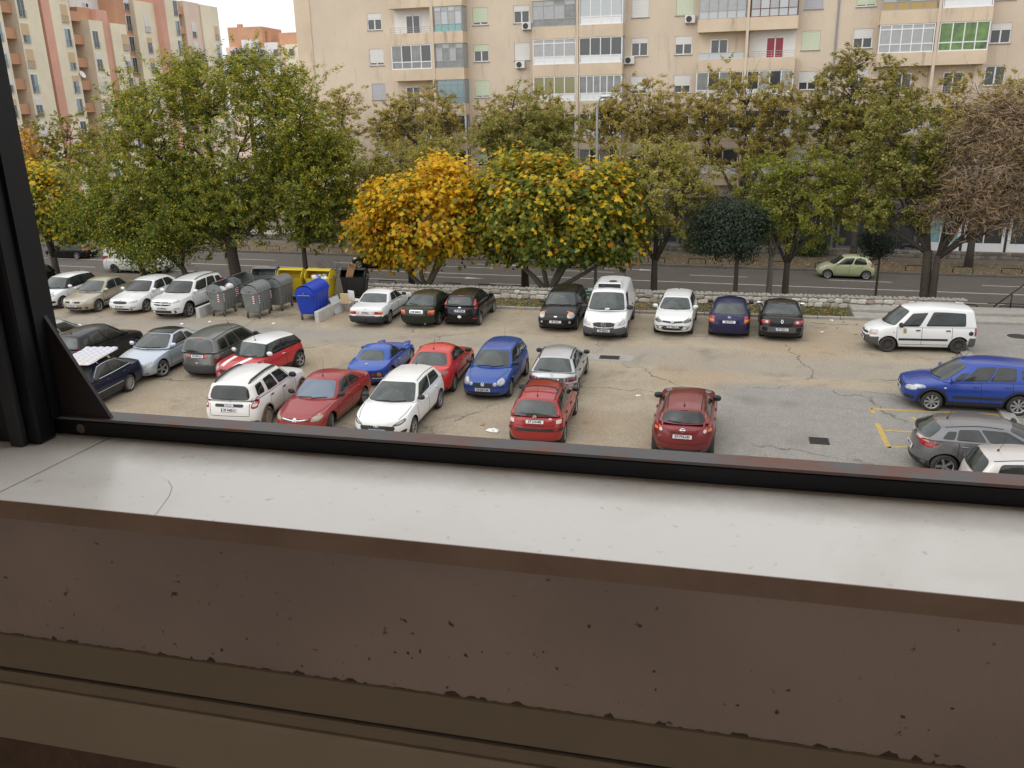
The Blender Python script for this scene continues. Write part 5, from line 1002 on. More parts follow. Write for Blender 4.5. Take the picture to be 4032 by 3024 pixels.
# ------------------------------------------------------------------ apartment building across the street
def plaster(name, col, dark, sc=.35, amt=.25):
    m = mat(name, col, .9, spec=.2); n, l, b = nodes_of(m); tc = n.new('ShaderNodeTexCoord'); mp = n.new('ShaderNodeMapping'); mp.inputs['Scale'].default_value = (1.0,1.0,.16); l.new(tc.outputs['Object'], mp.inputs[0])
    def nz(s, v, d=6):
        t = n.new('ShaderNodeTexNoise'); t.inputs['Scale'].default_value = s; t.inputs['Detail'].default_value = d; t.inputs['Roughness'].default_value = .65; l.new(v, t.inputs['Vector']); return t.outputs['Fac']
    def rp(f, a, c, hi):
        r = n.new('ShaderNodeMapRange'); r.inputs[1].default_value = a; r.inputs[2].default_value = c; r.inputs[4].default_value = hi; r.clamp = True; l.new(f, r.inputs[0]); return r.outputs[0]
    x = n.new('ShaderNodeMix'); x.data_type = 'RGBA'; x.inputs[6].default_value = (*col,1); x.inputs[7].default_value = (*[c*.80 for c in col],1); l.new(rp(nz(sc, tc.outputs['Object']), .35, .7, 1.0), x.inputs[0])
    y = n.new('ShaderNodeMix'); y.data_type = 'RGBA'; l.new(x.outputs[2], y.inputs[6]); y.inputs[7].default_value = (*dark,1); l.new(rp(nz(1.5, mp.outputs[0], 8), .56, .80, amt*2), y.inputs[0]); l.new(y.outputs[2], b.inputs['Base Color'])
    return m
FAC = plaster('facade_beige', (0.71,0.595,0.47), (0.27,0.22,0.17), .12, .28)
FAC2 = plaster('slab_beige', (0.70,0.57,0.43), (0.20,0.17,0.14), .3, .45)
PVC = mat('white_pvc', (0.78,0.79,0.80), .4); PVCG = mat('grey_metal_frame', (0.36,0.37,0.37), .5, .3); REDF = mat('brown_red_frame', (0.16,0.05,0.035), .6)
SHW = mat('shutter_white', (0.72,0.71,0.69), .6); SHG = mat('shutter_cream_green', (0.60,0.66,0.50), .6); SHB = mat('shutter_grey', (0.46,0.46,0.50), .6); SHC = mat('shutter_cream', (0.62,0.56,0.44), .6)
P_DARK = mat('pane_dark', (0.05,0.055,0.06), .08, spec=.8); P_CURT = mat('pane_net_curtain', (0.45,0.46,0.46), .15, noise=(3,.3,(0.33,0.34,0.35))); P_OLIVE = mat('pane_olive_curtain', (0.27,0.26,0.13), .2); P_BLUE = mat('pane_blue', (0.24,0.34,0.38), .12); P_TEAL = mat('pane_teal', (0.22,0.42,0.42), .2); P_GREEN = mat('pane_green_room', (0.20,0.36,0.10), .15, noise=(1.3,.2,(0.06,0.09,0.05)))
P_GREY = mat('pane_grey', (0.16,0.17,0.17), .1, noise=(2,.25,(0.30,0.31,0.31))); P_MIL = mat('pane_milky', (0.50,0.53,0.55), .25); WHITEW = mat('white_balcony_wall', (0.74,0.73,0.71), .8); DOORR = mat('red_curtain_pane', (0.26,0.012,0.03), .15); P_ORG = mat('pane_orange', (0.50,0.20,0.10), .3); P_YEL = mat('panel_ochre', (0.44,0.31,0.13), .5); SALM = mat('panel_stain', (0.30,0.27,0.23), .7)
FY = 72.5
apt = empty('apartment_building', (-13, FY, RZ+.1), 0, 'beige apartment block with glazed balconies across the street', 'building')
AO = Matrix.Translation((13, -FY, -RZ-.1))
def abox(name, m, *bx, par=None, bev=0):
    b = MB()
    (b.bbox(*bx, bev, AO) if bev else b.box(*bx, AO)); return b.build(name, m, par or apt)
WT = [19.70-2.82*i for i in range(6)]; WH, WW = 1.34, 1.32
WC = [-34.08,-24.58,-21.06,-11.45,-8.04,1.32,4.93,13.97, 17.5, 27.0]
X0, X1, ZB, ZT = -41.6, 42.0, 1.9, 27.0
xs = sorted({X0, X1} | {c-WW/2 for c in WC} | {c+WW/2 for c in WC}); zs = sorted({ZB, ZT} | set(WT) | {z-WH for z in WT})
b = MB()
for a, c in zip(xs, xs[1:]):
    colw = any(abs((a+c)/2-w) < .05 for w in WC)
    for e, f in zip(zs, zs[1:]):
        if colw and any(abs((e+f)/2-(t-WH/2)) < .05 for t in WT):
            q = .16; b.add([AO @ Vector(p) for p in [(a,FY,e),(c,FY,e),(c,FY,f),(a,FY,f),(a,FY+q,e),(c,FY+q,e),(c,FY+q,f),(a,FY+q,f)]], [(0,4,5,1),(1,5,6,2),(2,6,7,3),(3,7,4,0)]); continue
        b.add([AO @ Vector(p) for p in [(a,FY,e),(c,FY,e),(c,FY,f),(a,FY,f)]], [(0,1,2,3)])
b.add([AO @ Vector(p) for p in [(X0,FY,RZ),(X0,FY+13,RZ),(X0,FY+13,ZT),(X0,FY,ZT),(X1,FY,RZ),(X1,FY+13,RZ),(X1,FY+13,ZT),(X1,FY,ZT)]], [(1,0,3,2),(4,5,6,7),(3,7,6,2)])
b.build('wall', FAC, apt)
abox('corner_pilaster', FAC2, X0, X0+1.5, FY-.06, FY, ZB, ZT)
shut = {(0,1):(.4,SHW),(0,2):(.85,SHW),(0,3):(1,SHB),(0,4):(.3,SHW),(1,1):(.85,SHG),(1,2):(.4,SHG),(1,3):(.9,SHG),(2,1):(.35,SHW),(2,2):(1,SHW),(2,3):(1,SHC),(3,1):(1,SHW),(3,2):(.3,SHW),(3,3):(.8,SHW),(4,1):(.96,SHG),(4,2):(.45,SHW),(4,3):(.6,SHW),(5,1):(1,SHB),(5,2):(1,SHG),(5,3):(.6,SHW),(6,1):(.9,SHG),(6,2):(.5,SHW),(6,3):(.4,SHW),(7,1):(.5,SHW),(7,2):(.35,SHW),(7,3):(0,SHW)}
WMESH = {}
for ci, cx in enumerate(WC):
    for ri, t in enumerate(WT):
        fr, sm = shut.get((ci, ri), (rng.choice([.2,.4,.7,1]), rng.choice([SHW,SHG,SHW,SHC])))
        w = empty('window', AO @ Vector((cx, FY+.10, t-WH)), 0); w.parent = apt
        if 'f' not in WMESH:
            q = MB(); h = WW/2
            q.box(-h,-h+.07,-.03,.04,0,WH); q.box(h-.07,h,-.03,.04,0,WH); q.box(-h+.07,h-.07,-.03,.04,0,.07); q.box(-h+.07,h-.07,-.03,.04,WH-.07,WH); q.box(-.05,.05,-.035,.04,.07,WH-.07); WMESH['f'] = q.mesh('frame', PVC)
            q = MB(); q.box(-h+.07,-.05,-.008,.012,.07,WH-.07); WMESH['p'] = q.mesh('pane', P_DARK)
            q = MB(); q.box(-h-.06,h+.06,-.17,.0,-.05,0); WMESH['s'] = q.mesh('sill', SALM)
        link('frame', WMESH['f'], w); link('pane', WMESH['p'], w); p2 = link('pane', WMESH['p'], w); p2.location.x = WW/2-.02; link('sill', WMESH['s'], w)
        if fr > 0:
            q = MB(); hh = WH*min(fr,1); n = max(2, int(hh/.11))
            for k in range(n): q.box(-WW/2+.02, WW/2-.02, -.062-.006*(k%2), -.045, WH-hh+k*hh/n+.004, WH-hh+(k+1)*hh/n)
            q.build('roller_shutter', sm, w)
# balconies
def glazing(x0, x1, y, z0, z1, kind):
    fm = {'w':PVC,'m':PVCG,'r':REDF}[kind[0]]; n, top, bot, pm, bm = kind[1:6]
    g = empty('balcony_glazing', AO @ Vector(((x0+x1)/2, y, z0)), 0); g.parent = apt; w = (x1-x0)/2; h = z1-z0; t = .075 if kind[0] == 'w' else .045
    zb = h*.28 if bot else t; zt = h*(.80 if top else 1)-(.0 if top else t)
    q = MB(); q.box(-w,w,-.04,.04,0,t); q.box(-w,w,-.04,.04,h-t,h); q.box(-w,-w+t,-.04,.04,t,h-t); q.box(w-t,w,-.04,.04,t,h-t)
    if bot: q.box(-w+t,w-t,-.038,.038,zb,zb+t)
    if top: q.box(-w+t,w-t,-.038,.038,zt,zt+t)
    pw = (2*w-2*t)/n
    for k in range(1, n): q.box(-w+t+k*pw-t*.5, -w+t+k*pw+t*.5, -.036, .036, t, h-t)
    q.build('frame', fm, g)
    for k in range(n):
        a, c = -w+t+k*pw+.03, -w+t+(k+1)*pw-.03; lev = [(zb+t if bot else t, zt if top else h-t, pm[k % len(pm)])]
        if bot: lev.append((t, zb, bm))
        if top: lev.append((zt+t, h-t, pm[(k+1) % len(pm)]))
        for e, f, m in lev: q = MB(); q.box(a, c, -.012, .012, e, f); q.build('pane' if m not in (PVC, P_YEL) else 'panel', m, g)
def open_balc(x0, x1, y, z0, wallm, pane, rail, doorx):
    g = empty('open_balcony', AO @ Vector(((x0+x1)/2, FY-.006, z0)), 0); g.parent = apt; w = (x1-x0)/2-.06
    q = MB(); q.box(-w, w, -.03, .004, -.3, 1.98); q.build('back_wall', wallm, g)
    q = MB()
    for a in (-.66,-.04,.58): q.box(doorx+a, doorx+a+.08, -.09, -.031, -.3, 1.45)
    q.box(doorx-.58, doorx+.58, -.09, -.031, 1.38, 1.45); q.build('door_frame', PVC, g)
    for a in (-.58,.04): q = MB(); q.box(doorx+a, doorx+a+.54, -.06, -.032, -.3, 1.38); q.build('door_pane', pane, g)
    if rail == 'glass': q = MB(); q.box(-w, w, -1.02, -1.0, .0, .42); q.build('rail_panel', P_MIL, g)
    q = MB()
    for z in ((.12,.28,.44) if rail != 'glass' else (.44,)): q.tube([(-w,-1.02,z),(w,-1.02,z)], .018, 6)
    for k in range(5): q.tube([(-w+2*w*k/4,-1.02,-.02),(-w+2*w*k/4,-1.02,.44)], .016, 6)
    q.build('railing', PVCG, g)
def W(n, pm, top=False, bot=True, bm=PVC): return ('w', n, top, bot, pm, bm)
def Mt(n, pm, top=True, bot=True, bm=P_MIL): return ('m', n, top, bot, pm, bm)
BAYS = [(-32.25,-28.55,-28.3,-25.75),(-19.9,-16.3,-16.1,-12.6),(-6.9,-3.35,-3.15,.3),(5.9,9.62,9.82,13.1),(18.9,22.4,22.6,26.0)]
D = [P_DARK]; MIX = [P_GREY, P_DARK]
FILL = {(0,0):[W(4,MIX), ('o',WHITEW,P_DARK,'bars',-.1), W(4,[P_GREY,P_DARK],bm=P_GREY), ('o',FAC,P_DARK,'bars',-.4), W(4,MIX), W(3,D)],
        (0,1):[Mt(4,[P_CURT]), Mt(4,[P_CURT,P_MIL],bm=P_TEAL), Mt(4,[P_CURT,P_GREY],bm=P_GREY), Mt(4,[P_BLUE],bm=P_BLUE), W(2,D), W(3,D)],
        (1,0):[Mt(4,[P_CURT]), Mt(4,[P_CURT,P_CURT,P_CURT,P_GREY],bm=P_GREY), W(4,[P_CURT],top=True), W(4,[P_OLIVE]), W(4,D), W(4,MIX)],
        (1,1):[W(4,[P_MIL]), W(4,[P_MIL]), W(4,[P_DARK]), W(6,[P_GREY]), W(4,D), W(4,MIX)],
        (2,0):[Mt(4,[P_CURT]), Mt(5,[P_CURT],top=False), ('o',FAC,P_DARK,'glass',-.2), W(4,[P_GREY,P_DARK]), W(4,D), W(3,D)],
        (2,1):[Mt(4,[P_CURT]), ('r',5,False,True,[P_CURT,P_MIL],P_MIL), ('o',WHITEW,DOORR,'bars',.2), W(4,[P_DARK,P_CURT]), W(3,D), W(3,D)],
        (3,0):[W(4,[P_CURT]), Mt(4,[P_CURT,P_GREY],bm=P_YEL), W(5,[P_CURT],top=True,bm=P_CURT), ('o',FAC,P_DARK,'bars',.1), W(4,D), W(4,D)],
        (3,1):[W(3,[P_ORG]), W(3,[P_ORG,P_DARK]), W(4,[P_GREEN],bm=P_GREEN), ('o',FAC,P_DARK,'bars',-.2), W(4,D), W(4,D)]}
for bi, (a, c, e, f) in enumerate(BAYS):
    yb = FY-1.1
    for ri in range(6):
        zt = WT[ri]-1.78                      # top of the parapet band below this opening
        for h, (p, q) in enumerate(((a,c),(e,f))):
            abox('balcony_slab', FAC2, p, q, yb, FY-.002, zt-.90, zt)
            k = FILL.get((bi,h), [W(4,MIX)]*6)[ri]
            if k[0] == 'o': open_balc(p, q, yb, zt, *k[1:])
            else:
                glazing(p+.04, q-.04, yb+.08, zt+.004, zt+1.915, k)
                # side return of the glazed bay facing the right
                if h == 1:
                    g = MB(); g.box(q-.06, q-.03, yb+.13, FY-.01, zt+.03, zt+1.88, AO); g.build('side_glazing', k[4][0], apt)
                    g = MB(); [g.box(q-.08, q-.01, yy, yy+.06, zt, zt+1.91, AO) for yy in (yb+.12, FY-.5, FY-.08)]; g.build('side_frame', PVC if k[0] == 'w' else PVCG, apt)
    abox('balcony_slab', FAC2, a, f, yb, FY-.002, WT[0]+.14, WT[0]+1.0)
    abox('party_fin', FAC, c+.003, e-.003, yb-.05, FY-.003, ZB, ZT)
abox('downpipe', mat('zinc_pipe', (0.30,0.31,0.36), .5, .4), 3.0, 3.12, FY-.14, FY-.03, ZB, ZT, bev=.03)
# ground floor shops
abox('shop_fascia', mat('dark_fascia', (0.10,0.095,0.09), .7), X0, X1, FY-1.15, FY-.004, 1.0, 1.88); abox('shop_wall', mat('shop_back', (0.07,0.065,0.06), .8), X0, X1, FY-.001, FY+.3, RZ+.1, 1.0)
for k in range(28):
    x = X0+1+k*3.0
    if x > X1-3: break
    bright = 9.0 < x < 17.5
    g = empty('shopfront', AO @ Vector((x+1.4, FY-.08, RZ+.13)), 0); g.parent = apt
    fmt = PVC if bright else mat('shop_frame_dark', (0.13,0.125,0.12), .6)
    q = MB(); q.box(-1.4,-1.2,-.08,.06,0,3.0); q.box(1.2,1.4,-.08,.06,0,3.0); q.box(-1.2,1.2,-.06,.05,0,.75 if bright else .3); q.box(-1.2,1.2,-.06,.05,2.7,3.0); q.box(-.04,.04,-.06,.05,.75 if bright else .3,2.7); q.build('frame', fmt, g)
    for s in (-1,1): q = MB(); q.box(*((-1.2,-.04) if s < 0 else (.04,1.2)), -.02, .01, .75 if bright else .3, 2.7); q.build('pane', (P_TEAL if k % 2 else P_BLUE) if bright and x < 12.5 else P_DARK, g)
# air conditioners hung on the facade
ACM = mat('ac_casing', (0.70,0.70,0.68), .5); ACG = mat('ac_grille', (0.05,0.05,0.05), .6)
def ac(x, z, label, zz=FY):
    o = empty('air_conditioner', (x, zz-.22, z), 0, label, 'air conditioner', 'air conditioners on the beige facade'); b = MB(); b.bbox(-.40,.40,-.16,.16,0,.56,.03); b.build('casing', ACM, o)
    b = MB(); b.lathe([(.001,0),(.20,0),(.21,.012),(.225,.0)], 20, Matrix.Translation((-.08,-.162,.28)) @ Matrix.Rotation(pi/2, 4, 'X')); b.build('fan_grille', ACG, o)
    b = MB(); b.box(-.34,-.30,-.14,.22,-.06,0); b.box(.30,.34,-.14,.22,-.06,0); b.build('bracket', PVCG, o)
ac(-20.55, 15.0, 'air conditioner under the window with white half-closed shutter beside a metal glazed balcony'); ac(-21.15, 12.1, 'air conditioner directly under a fully closed white shutter'); ac(-12.2, 12.15, 'air conditioner beside the white panelled bay with dark windows'); ac(-7.58, 14.95, 'air conditioner under the cream green shutter near the open balconies')
# ------------------------------------------------------------------ stepped apartment row on the left, far building
CREAM = plaster('cream_render', (0.88,0.81,0.63), (0.66,0.6,0.48), .2, .2); TAN = plaster('tan_render', (0.70,0.61,0.47), (0.52,0.45,0.36), .2, .2); SALMON = plaster('salmon_render', (0.74,0.42,0.33), (0.6,0.36,0.3), .2, .15); BROWNO = plaster('terracotta_render', (0.60,0.34,0.22), (0.46,0.28,0.2), .2, .15); WHR = plaster('white_render', (0.82,0.82,0.82), (0.6,0.6,0.6), .2, .15); PINK = plaster('pale_pink_render', (0.82,0.66,0.56), (0.68,0.55,0.48), .2, .15)
LA = radians(95.7); LMAT = Matrix.Translation((-82.15, 83.44, RZ)) @ Matrix.Rotation(LA, 4, 'Z')   # local x runs along the row, -y faces the viewer's side
row = empty('stepped_apartment_row', LMAT.translation, LA, 'cream and salmon stepped apartment row beyond the tall elm', 'building')
def lbox(name, m, s0, s1, pr, top, back=-9.0, z0=0.0, par=None):
    b = MB(); b.box(s0, s1, -pr, -back, z0, top-RZ); return b.build(name, m, par or row)
segs = [  # s0, s1, protrusion, top, material, window column (s) or None, shutter colour
    (-22.0,-12.0,1.2,31,WHR,-15.5),(-12.0,-7.6,-.3,31,TAN,None),(-7.6,-4.2,1.3,31,CREAM,-5.2),(-4.19,-1.95,-.6,31,WHR,None),(-1.94,1.65,1.3,31,CREAM,-1.2),(1.66,2.5,-.8,31,BROWNO,None),(2.51,3.9,1.0,31,SALMON,None),(4.0,7.35,.9,31,CREAM,6.3),(7.36,9.64,-.7,31,TAN,None),
    (9.66,12.25,1.55,19.9,CREAM,10.5),(12.26,14.4,.9,21.3,SALMON,None),(14.42,17.75,1.1,19.9,CREAM,17.0),(17.8,21.2,-.3,31,BROWNO,20.6),(21.21,25.9,.4,23.2,CREAM,23.6),(25.92,27.3,1.2,28,SALMON,None),(27.35,30.9,1.0,26,CREAM,30.2),(30.92,32.9,-.6,25.5,TAN,None),(32.92,37.2,.7,24.2,PINK,35.0),(37.25,42.3,.9,24.1,CREAM,41.2)]
for s0, s1, pr, top, m, wc in segs:
    lbox('block', m, s0, s1, pr, top)
    if m is CREAM or m is PINK:                    # return wall toward the viewer, its duller light put into a tan sheet
        b = MB(); b.box(s0-.03, s0-.002, -pr, 1.0, 0, top-RZ); b.build('shaded_return_wall', TAN, row)
    if wc is not None:
        z = 18.75-2.61*((31-18.75)//2.61*-1) ; k = 0
        zt = 18.75+2.61*4
        while zt > 1.0:
            if zt < top-.5:
                w = empty('window', (wc, -pr-.004, zt-2.05-RZ), 0); w.parent = row
                q = MB(); q.box(-.58,.58,-.03,.05,0,2.05); q.build('frame', PVC, w)
                fr = rng.choice([0,0,.35,.6,1]); sm = SHW if rng.random() < .55 else mat('shutter_tan', (0.62,0.45,0.27), .6)
                for sx in (-.5,.03): q = MB(); q.box(sx, sx+.47, -.045, -.031, .08, 1.97); q.build('pane', P_DARK if rng.random() < .7 else P_BLUE, w)
                if fr: q = MB(); q.box(-.56,.56,-.07,-.047,2.02-1.95*fr,2.02); q.build('shutter', sm, w)
                q = MB(); q.box(-.6,.6,-.12,-.031,.02,.05); [q.box(-.6+j*.29,-.57+j*.29,-.12,-.10,.05,.8) for j in range(5)]; q.box(-.6,.6,-.12,-.10,.78,.81); q.build('guard_rail', PVCG, w)
            zt -= 2.61
for s0, s1, pr in ((-4.15,-2.0,.75),(7.4,9.6,.55),(31.0,32.85,.5)):
    zt = 18.2+2.61*4
    while zt > 0:
        if zt < (25 if s0 > 30 else 31): lbox('balcony', BROWNO, s0, s1, pr, zt, -.55, zt-1.1-RZ)
        zt -= 2.61
lbox('tower', WHR, 9.7, 20.5, -2.5, 33, -12); lbox('parapet_block', BROWNO, 9.75, 14.3, .2, 21.4, -2.4, 19.0-RZ)
ac2 = empty('air_conditioner', LMAT @ Vector((15.1, 2.28, 21.8-RZ)), LA, 'air conditioner on the bare white tower wall of the stepped row', 'air conditioner'); b = MB(); b.bbox(-.45,.45,-.16,.25,0,.62,.03); b.build('casing', ACM, ac2); b = MB(); b.lathe([(.001,0),(.22,0),(.23,.012),(.24,0)], 18, Matrix.Translation((-.1,-.162,.3)) @ Matrix.Rotation(pi/2,4,'X')); b.build('fan_grille', ACG, ac2)
dish = empty('satellite_dish', LMAT @ Vector((7.5, -1.05, 13.6-RZ)), LA, 'white satellite dish on a terracotta balcony of the stepped row', 'satellite dish'); b = MB(); b.lathe([(.001,.0),(.25,.03),(.45,.10)], 18, Matrix.Rotation(radians(65),4,'X')); b.build('dish', WHR, dish, True); b = MB(); b.tube([(0,.05,0),(0,.75,-.1)], .03, 6); b.build('arm', PVCG, dish)
fb = empty('distant_apartment_block', (-113, 182, RZ), radians(8), 'distant terracotta and white apartment block beyond the elm top', 'building')
for nm, m, bx in (('block',PINK,(-9,10,0,14,0,24.2)),('upper_block',BROWNO,(-8.6,-.5,1,12,24.2,28.4)),('upper_block',BROWNO,(3,8.4,2,12,24.2,27.0)),('bay',WHR,(-4.6,-1,-1.2,0,0,25.6)),('bay',WHR,(.6,3.6,-.9,0,0,24.9)),('bay',CREAM,(5.4,8.6,-.8,0,0,24.4)),('chimney',BROWNO,(-7.2,-6.2,3,4,28.4,29.2)),('chimney',BROWNO,(-.4,.6,3,4,25,27.6))):
    b = MB(); b.box(*bx); b.build(nm, m, fb)
for k in range(5):
    b = MB(); b.box(-8+k*3.6,-7+k*3.6,-.03 if k not in (1,3,4) else -1.25,.0 if k not in (1,3,4) else -1.2,22,23.4); b.build('window', P_DARK, fb)

# ------------------------------------------------------------------ trees
def leafmat(name, col, tr=.35, col2=None):
    m = mat(name, col, .55, spec=.25); n, l, b = nodes_of(m)
    out = n['Material Output']; t = n.new('ShaderNodeBsdfTranslucent'); t.inputs[0].default_value = (*[min(1, c*1.25) for c in col],1); mx = n.new('ShaderNodeMixShader'); mx.inputs[0].default_value = tr
    l.new(b.outputs[0], mx.inputs[1]); l.new(t.outputs[0], mx.inputs[2]); l.new(mx.outputs[0], out.inputs[0])
    oi = n.new('ShaderNodeTexCoord'); nz = n.new('ShaderNodeTexNoise'); nz.inputs['Scale'].default_value = .8; l.new(oi.outputs['Object'], nz.inputs['Vector'])
    r = n.new('ShaderNodeMapRange'); r.inputs[1].default_value = .3; r.inputs[2].default_value = .7; l.new(nz.outputs['Fac'], r.inputs[0])
    x = n.new('ShaderNodeMix'); x.data_type = 'RGBA'; x.inputs[6].default_value = (*col,1); x.inputs[7].default_value = (*(col2 or tuple(c*.7 for c in col)),1); l.new(r.outputs[0], x.inputs[0]); l.new(x.outputs[2], b.inputs['Base Color']); l.new(x.outputs[2], t.inputs[0])
    return m
LF = {'g':leafmat('leaf_green',(0.175,0.225,0.040),.5,(0.235,0.265,0.042)),'dg':leafmat('leaf_deep_green',(0.095,0.155,0.038),.45,(0.115,0.165,0.036)),'yg':leafmat('leaf_yellow_green',(0.50,0.47,0.07),.5,(0.42,0.41,0.055)),'y':leafmat('leaf_yellow',(0.86,0.60,0.04),.5,(0.80,0.50,0.03)),'o':leafmat('leaf_orange',(0.60,0.28,0.03),.4,(0.5,0.21,0.03)),
      'ol':leafmat('leaf_olive',(0.36,0.325,0.085),.5,(0.30,0.28,0.07)),'ob':leafmat('leaf_olive_brown',(0.62,0.49,0.17),.5,(0.54,0.42,0.14)),'h':leafmat('leaf_evergreen',(0.022,0.038,0.020),.1,(0.03,0.046,0.024)),'h2':leafmat('leaf_evergreen_pale',(0.045,0.06,0.038),.1),'br':leafmat('leaf_dry_brown',(0.29,0.19,0.10),.3,(0.235,0.155,0.085)),'tw':mat('dry_twig',(0.30,0.215,0.135),.9)}
BARKS = {'dark':mat('bark_dark',(0.040,0.033,0.026),.95,noise=(7,.25,(0.075,0.062,0.05)),bump=.8,bscale=14),'grey':mat('bark_grey',(0.10,0.09,0.075),.95,noise=(6,.25,(0.16,0.145,0.12)),bump=.7,bscale=14)}
def quadmesh(name, V, mats, idx, nv=4):
    N = len(V)//nv; me = bpy.data.meshes.new(name); me.vertices.add(len(V)); me.vertices.foreach_set('co', V.astype(np.float32).ravel())
    me.loops.add(len(V)); me.loops.foreach_set('vertex_index', np.arange(len(V), dtype=np.int32)); me.polygons.add(N); me.polygons.foreach_set('loop_start', np.arange(0, len(V), nv, dtype=np.int32)); me.polygons.foreach_set('loop_total', np.full(N, nv, dtype=np.int32))
    for m in mats: me.materials.append(m)
    me.polygons.foreach_set('material_index', idx.astype(np.int32)); me.update(calc_edges=True); return me
CARD = np.array([(0,-.5),(.30,.02),(0,.55),(-.30,.02)])
TWIG = np.array([(-.022,-.5),(.022,-.5),(.05,.1),(.0,.5)])
LOBE = np.array([(0,-.45),(.16,-.30),(.46,-.32),(.32,-.06),(.52,.16),(.20,.14),(.0,.56),(-.20,.14),(-.52,.16),(-.32,-.06),(-.46,-.32),(-.16,-.30)])
def leaves(rs, C, size, shape, up=.35, out=None, jit=.35):
    N = len(C); nrm = rs.normal(size=(N,3)); nrm /= np.linalg.norm(nrm, axis=1)[:,None]; nrm[:,2] = np.abs(nrm[:,2])
    nrm += np.array([0,0,up]); 
    if out is not None: nrm += out*.8
    nrm /= np.linalg.norm(nrm, axis=1)[:,None]; r = rs.normal(size=(N,3)); t = np.cross(nrm, r); t /= np.linalg.norm(t, axis=1)[:,None]; b = np.cross(nrm, t)
    s = size*rs.uniform(1-jit, 1+jit, N); P = shape
    V = C[:,None,:]+s[:,None,None]*(P[None,:,0,None]*t[:,None,:]+P[None,:,1,None]*b[:,None,:])
    V = V+(-np.abs(P[None,:,0,None])*.25*s[:,None,None])*nrm[:,None,:]
    return V.reshape(-1,3)
def blob_points(rs, blobs, n, shell=.55):
    """blobs: (x,y,z,rx,ry,rz); points denser towards the surface, none deep inside another blob's core"""
    vol = np.array([b[3]*b[4]*b[5] for b in blobs])**.67; k = rs.choice(len(blobs), n, p=vol/vol.sum()); B = np.array(blobs)[k]
    d = rs.normal(size=(n,3)); d /= np.linalg.norm(d, axis=1)[:,None]; r = rs.uniform(shell**3, 1, n)**(1/3.); r *= 1+rs.normal(size=n)*.05
    return B[:,:3]+d*r[:,None]*B[:,3:], d
def make_tree(name, label, base, trunk_r, fork_z, blobs, n, size, pal, bark='dark', shape=CARD, seed=1, clumps=160, spread=.55, branches=26, lean=(0,0), forks=3, twigs=0, shell=.5, up=.35, group=None, droop=0, cat='tree', ytop=None, thin=1.0, spray=0):
    rs = np.random.RandomState(seed); base = np.array(base, float)
    o = empty(name, base, 0, label, cat, group)
    bl = [np.array(b)-np.array([*base,0,0,0]) for b in blobs]
    # trunk with limbs
    b = MB(); fz = fork_z-base[2]; tp = np.array([lean[0], lean[1], fz]); pts = [np.array([0,0,-.25]), tp*np.array([.35,.35,.33]), tp*np.array([.75,.75,.7]), tp]
    b.tube(pts, [trunk_r*1.35, trunk_r, trunk_r*.9, trunk_r*.8], 10)
    big = sorted(bl, key=lambda q: -q[3]*q[5])
    limbs = []
    for i in range(forks):
        q = big[i % len(big)]; tgt = q[:3]+rs.normal(size=3)*q[3:]*.25*(1 if i >= len(big) else .6); mid = tp+(tgt-tp)*.45+np.array([(tgt-tp)[0]*.12, (tgt-tp)[1]*.12, abs(tgt[2]-tp[2])*.02])+rs.normal(size=3)*.12
        P = [tp-np.array([0,0,.15]), tp+(mid-tp)*.5+rs.normal(size=3)*.08, mid, mid+(tgt-mid)*.55+rs.normal(size=3)*.12, tgt]; r0 = trunk_r*rs.uniform(.5,.68)
        b.tube(P, [r0, r0*.82, r0*.62, r0*.4, r0*.16], 8); limbs.append((P, r0))
    tr = b.build('trunk', BARKS[bark], o, True)
    # branches out to the leaf clumps
    cc, cd_ = blob_points(rs, bl, clumps, shell)
    b = MB(); nodes = np.array([p for P, r in limbs for p in P[1:]])
    for i in range(min(branches, clumps)):
        t = cc[i]; low = nodes[nodes[:,2] < t[2]+.3]; low = low if len(low) else nodes; j = low[np.argmin(np.linalg.norm(low-t, axis=1)+rs.uniform(0,1.0,len(low)))]; m1 = j+(t-j)*.4+rs.normal(size=3)*.15; m2 = j+(t-j)*.75+rs.normal(size=3)*.15
        r0 = max(.012, trunk_r*.16*thin); b.tube([j, m1, m2, t], [r0, r0*.75, r0*.5, r0*.2], 5, False)
        for _ in range(twigs):
            e = t+rs.normal(size=3)*spread*1.1; s0 = m1+(t-m1)*rs.uniform(.2,.9); b.tube([s0, (s0+e)/2+rs.normal(size=3)*.08, e], [r0*.35, r0*.25, r0*.1], 3, False)
    br = b.build('branches', BARKS[bark], o); br['kind'] = 'stuff'
    # leaves
    k = rs.randint(0, clumps, n); off = rs.normal(size=(n,3))*spread*np.array([1,1,.75]); C = cc[k]+off
    if spray:   # leaves hang in sprays along short shoots
        d = rs.normal(size=(clumps*spray,3)); d[:,2] = d[:,2]*.5+.35; d /= np.linalg.norm(d,axis=1)[:,None]; st = cc[rs.randint(0,clumps,clumps*spray)]+rs.normal(size=(clumps*spray,3))*spread*.7
        kk = rs.randint(0, len(st), n); C = st[kk]+d[kk]*rs.uniform(0,spread*1.3,n)[:,None]+rs.normal(size=(n,3))*.07
    C[:,2] -= droop*rs.uniform(0,1,n)
    zmin, zmax = C[:,2].min(), C[:,2].max(); hgt = (C[:,2]-zmin)/(zmax-zmin)
    names = list(pal.keys()); Wt = np.stack([np.clip(a+bb*hgt+rs.normal(size=n)*.02+((rs.rand(clumps)-.5)*cv)[k], 0.0001, None) for a, bb, cv in pal.values()], 1); Wt /= Wt.sum(1)[:,None]
    u = rs.rand(n); idx = (np.cumsum(Wt, 1) < u[:,None]).sum(1).clip(0, len(names)-1)
    cen = np.mean([q[:3] for q in bl], axis=0); out = C-cen; out /= np.linalg.norm(out, axis=1)[:,None]
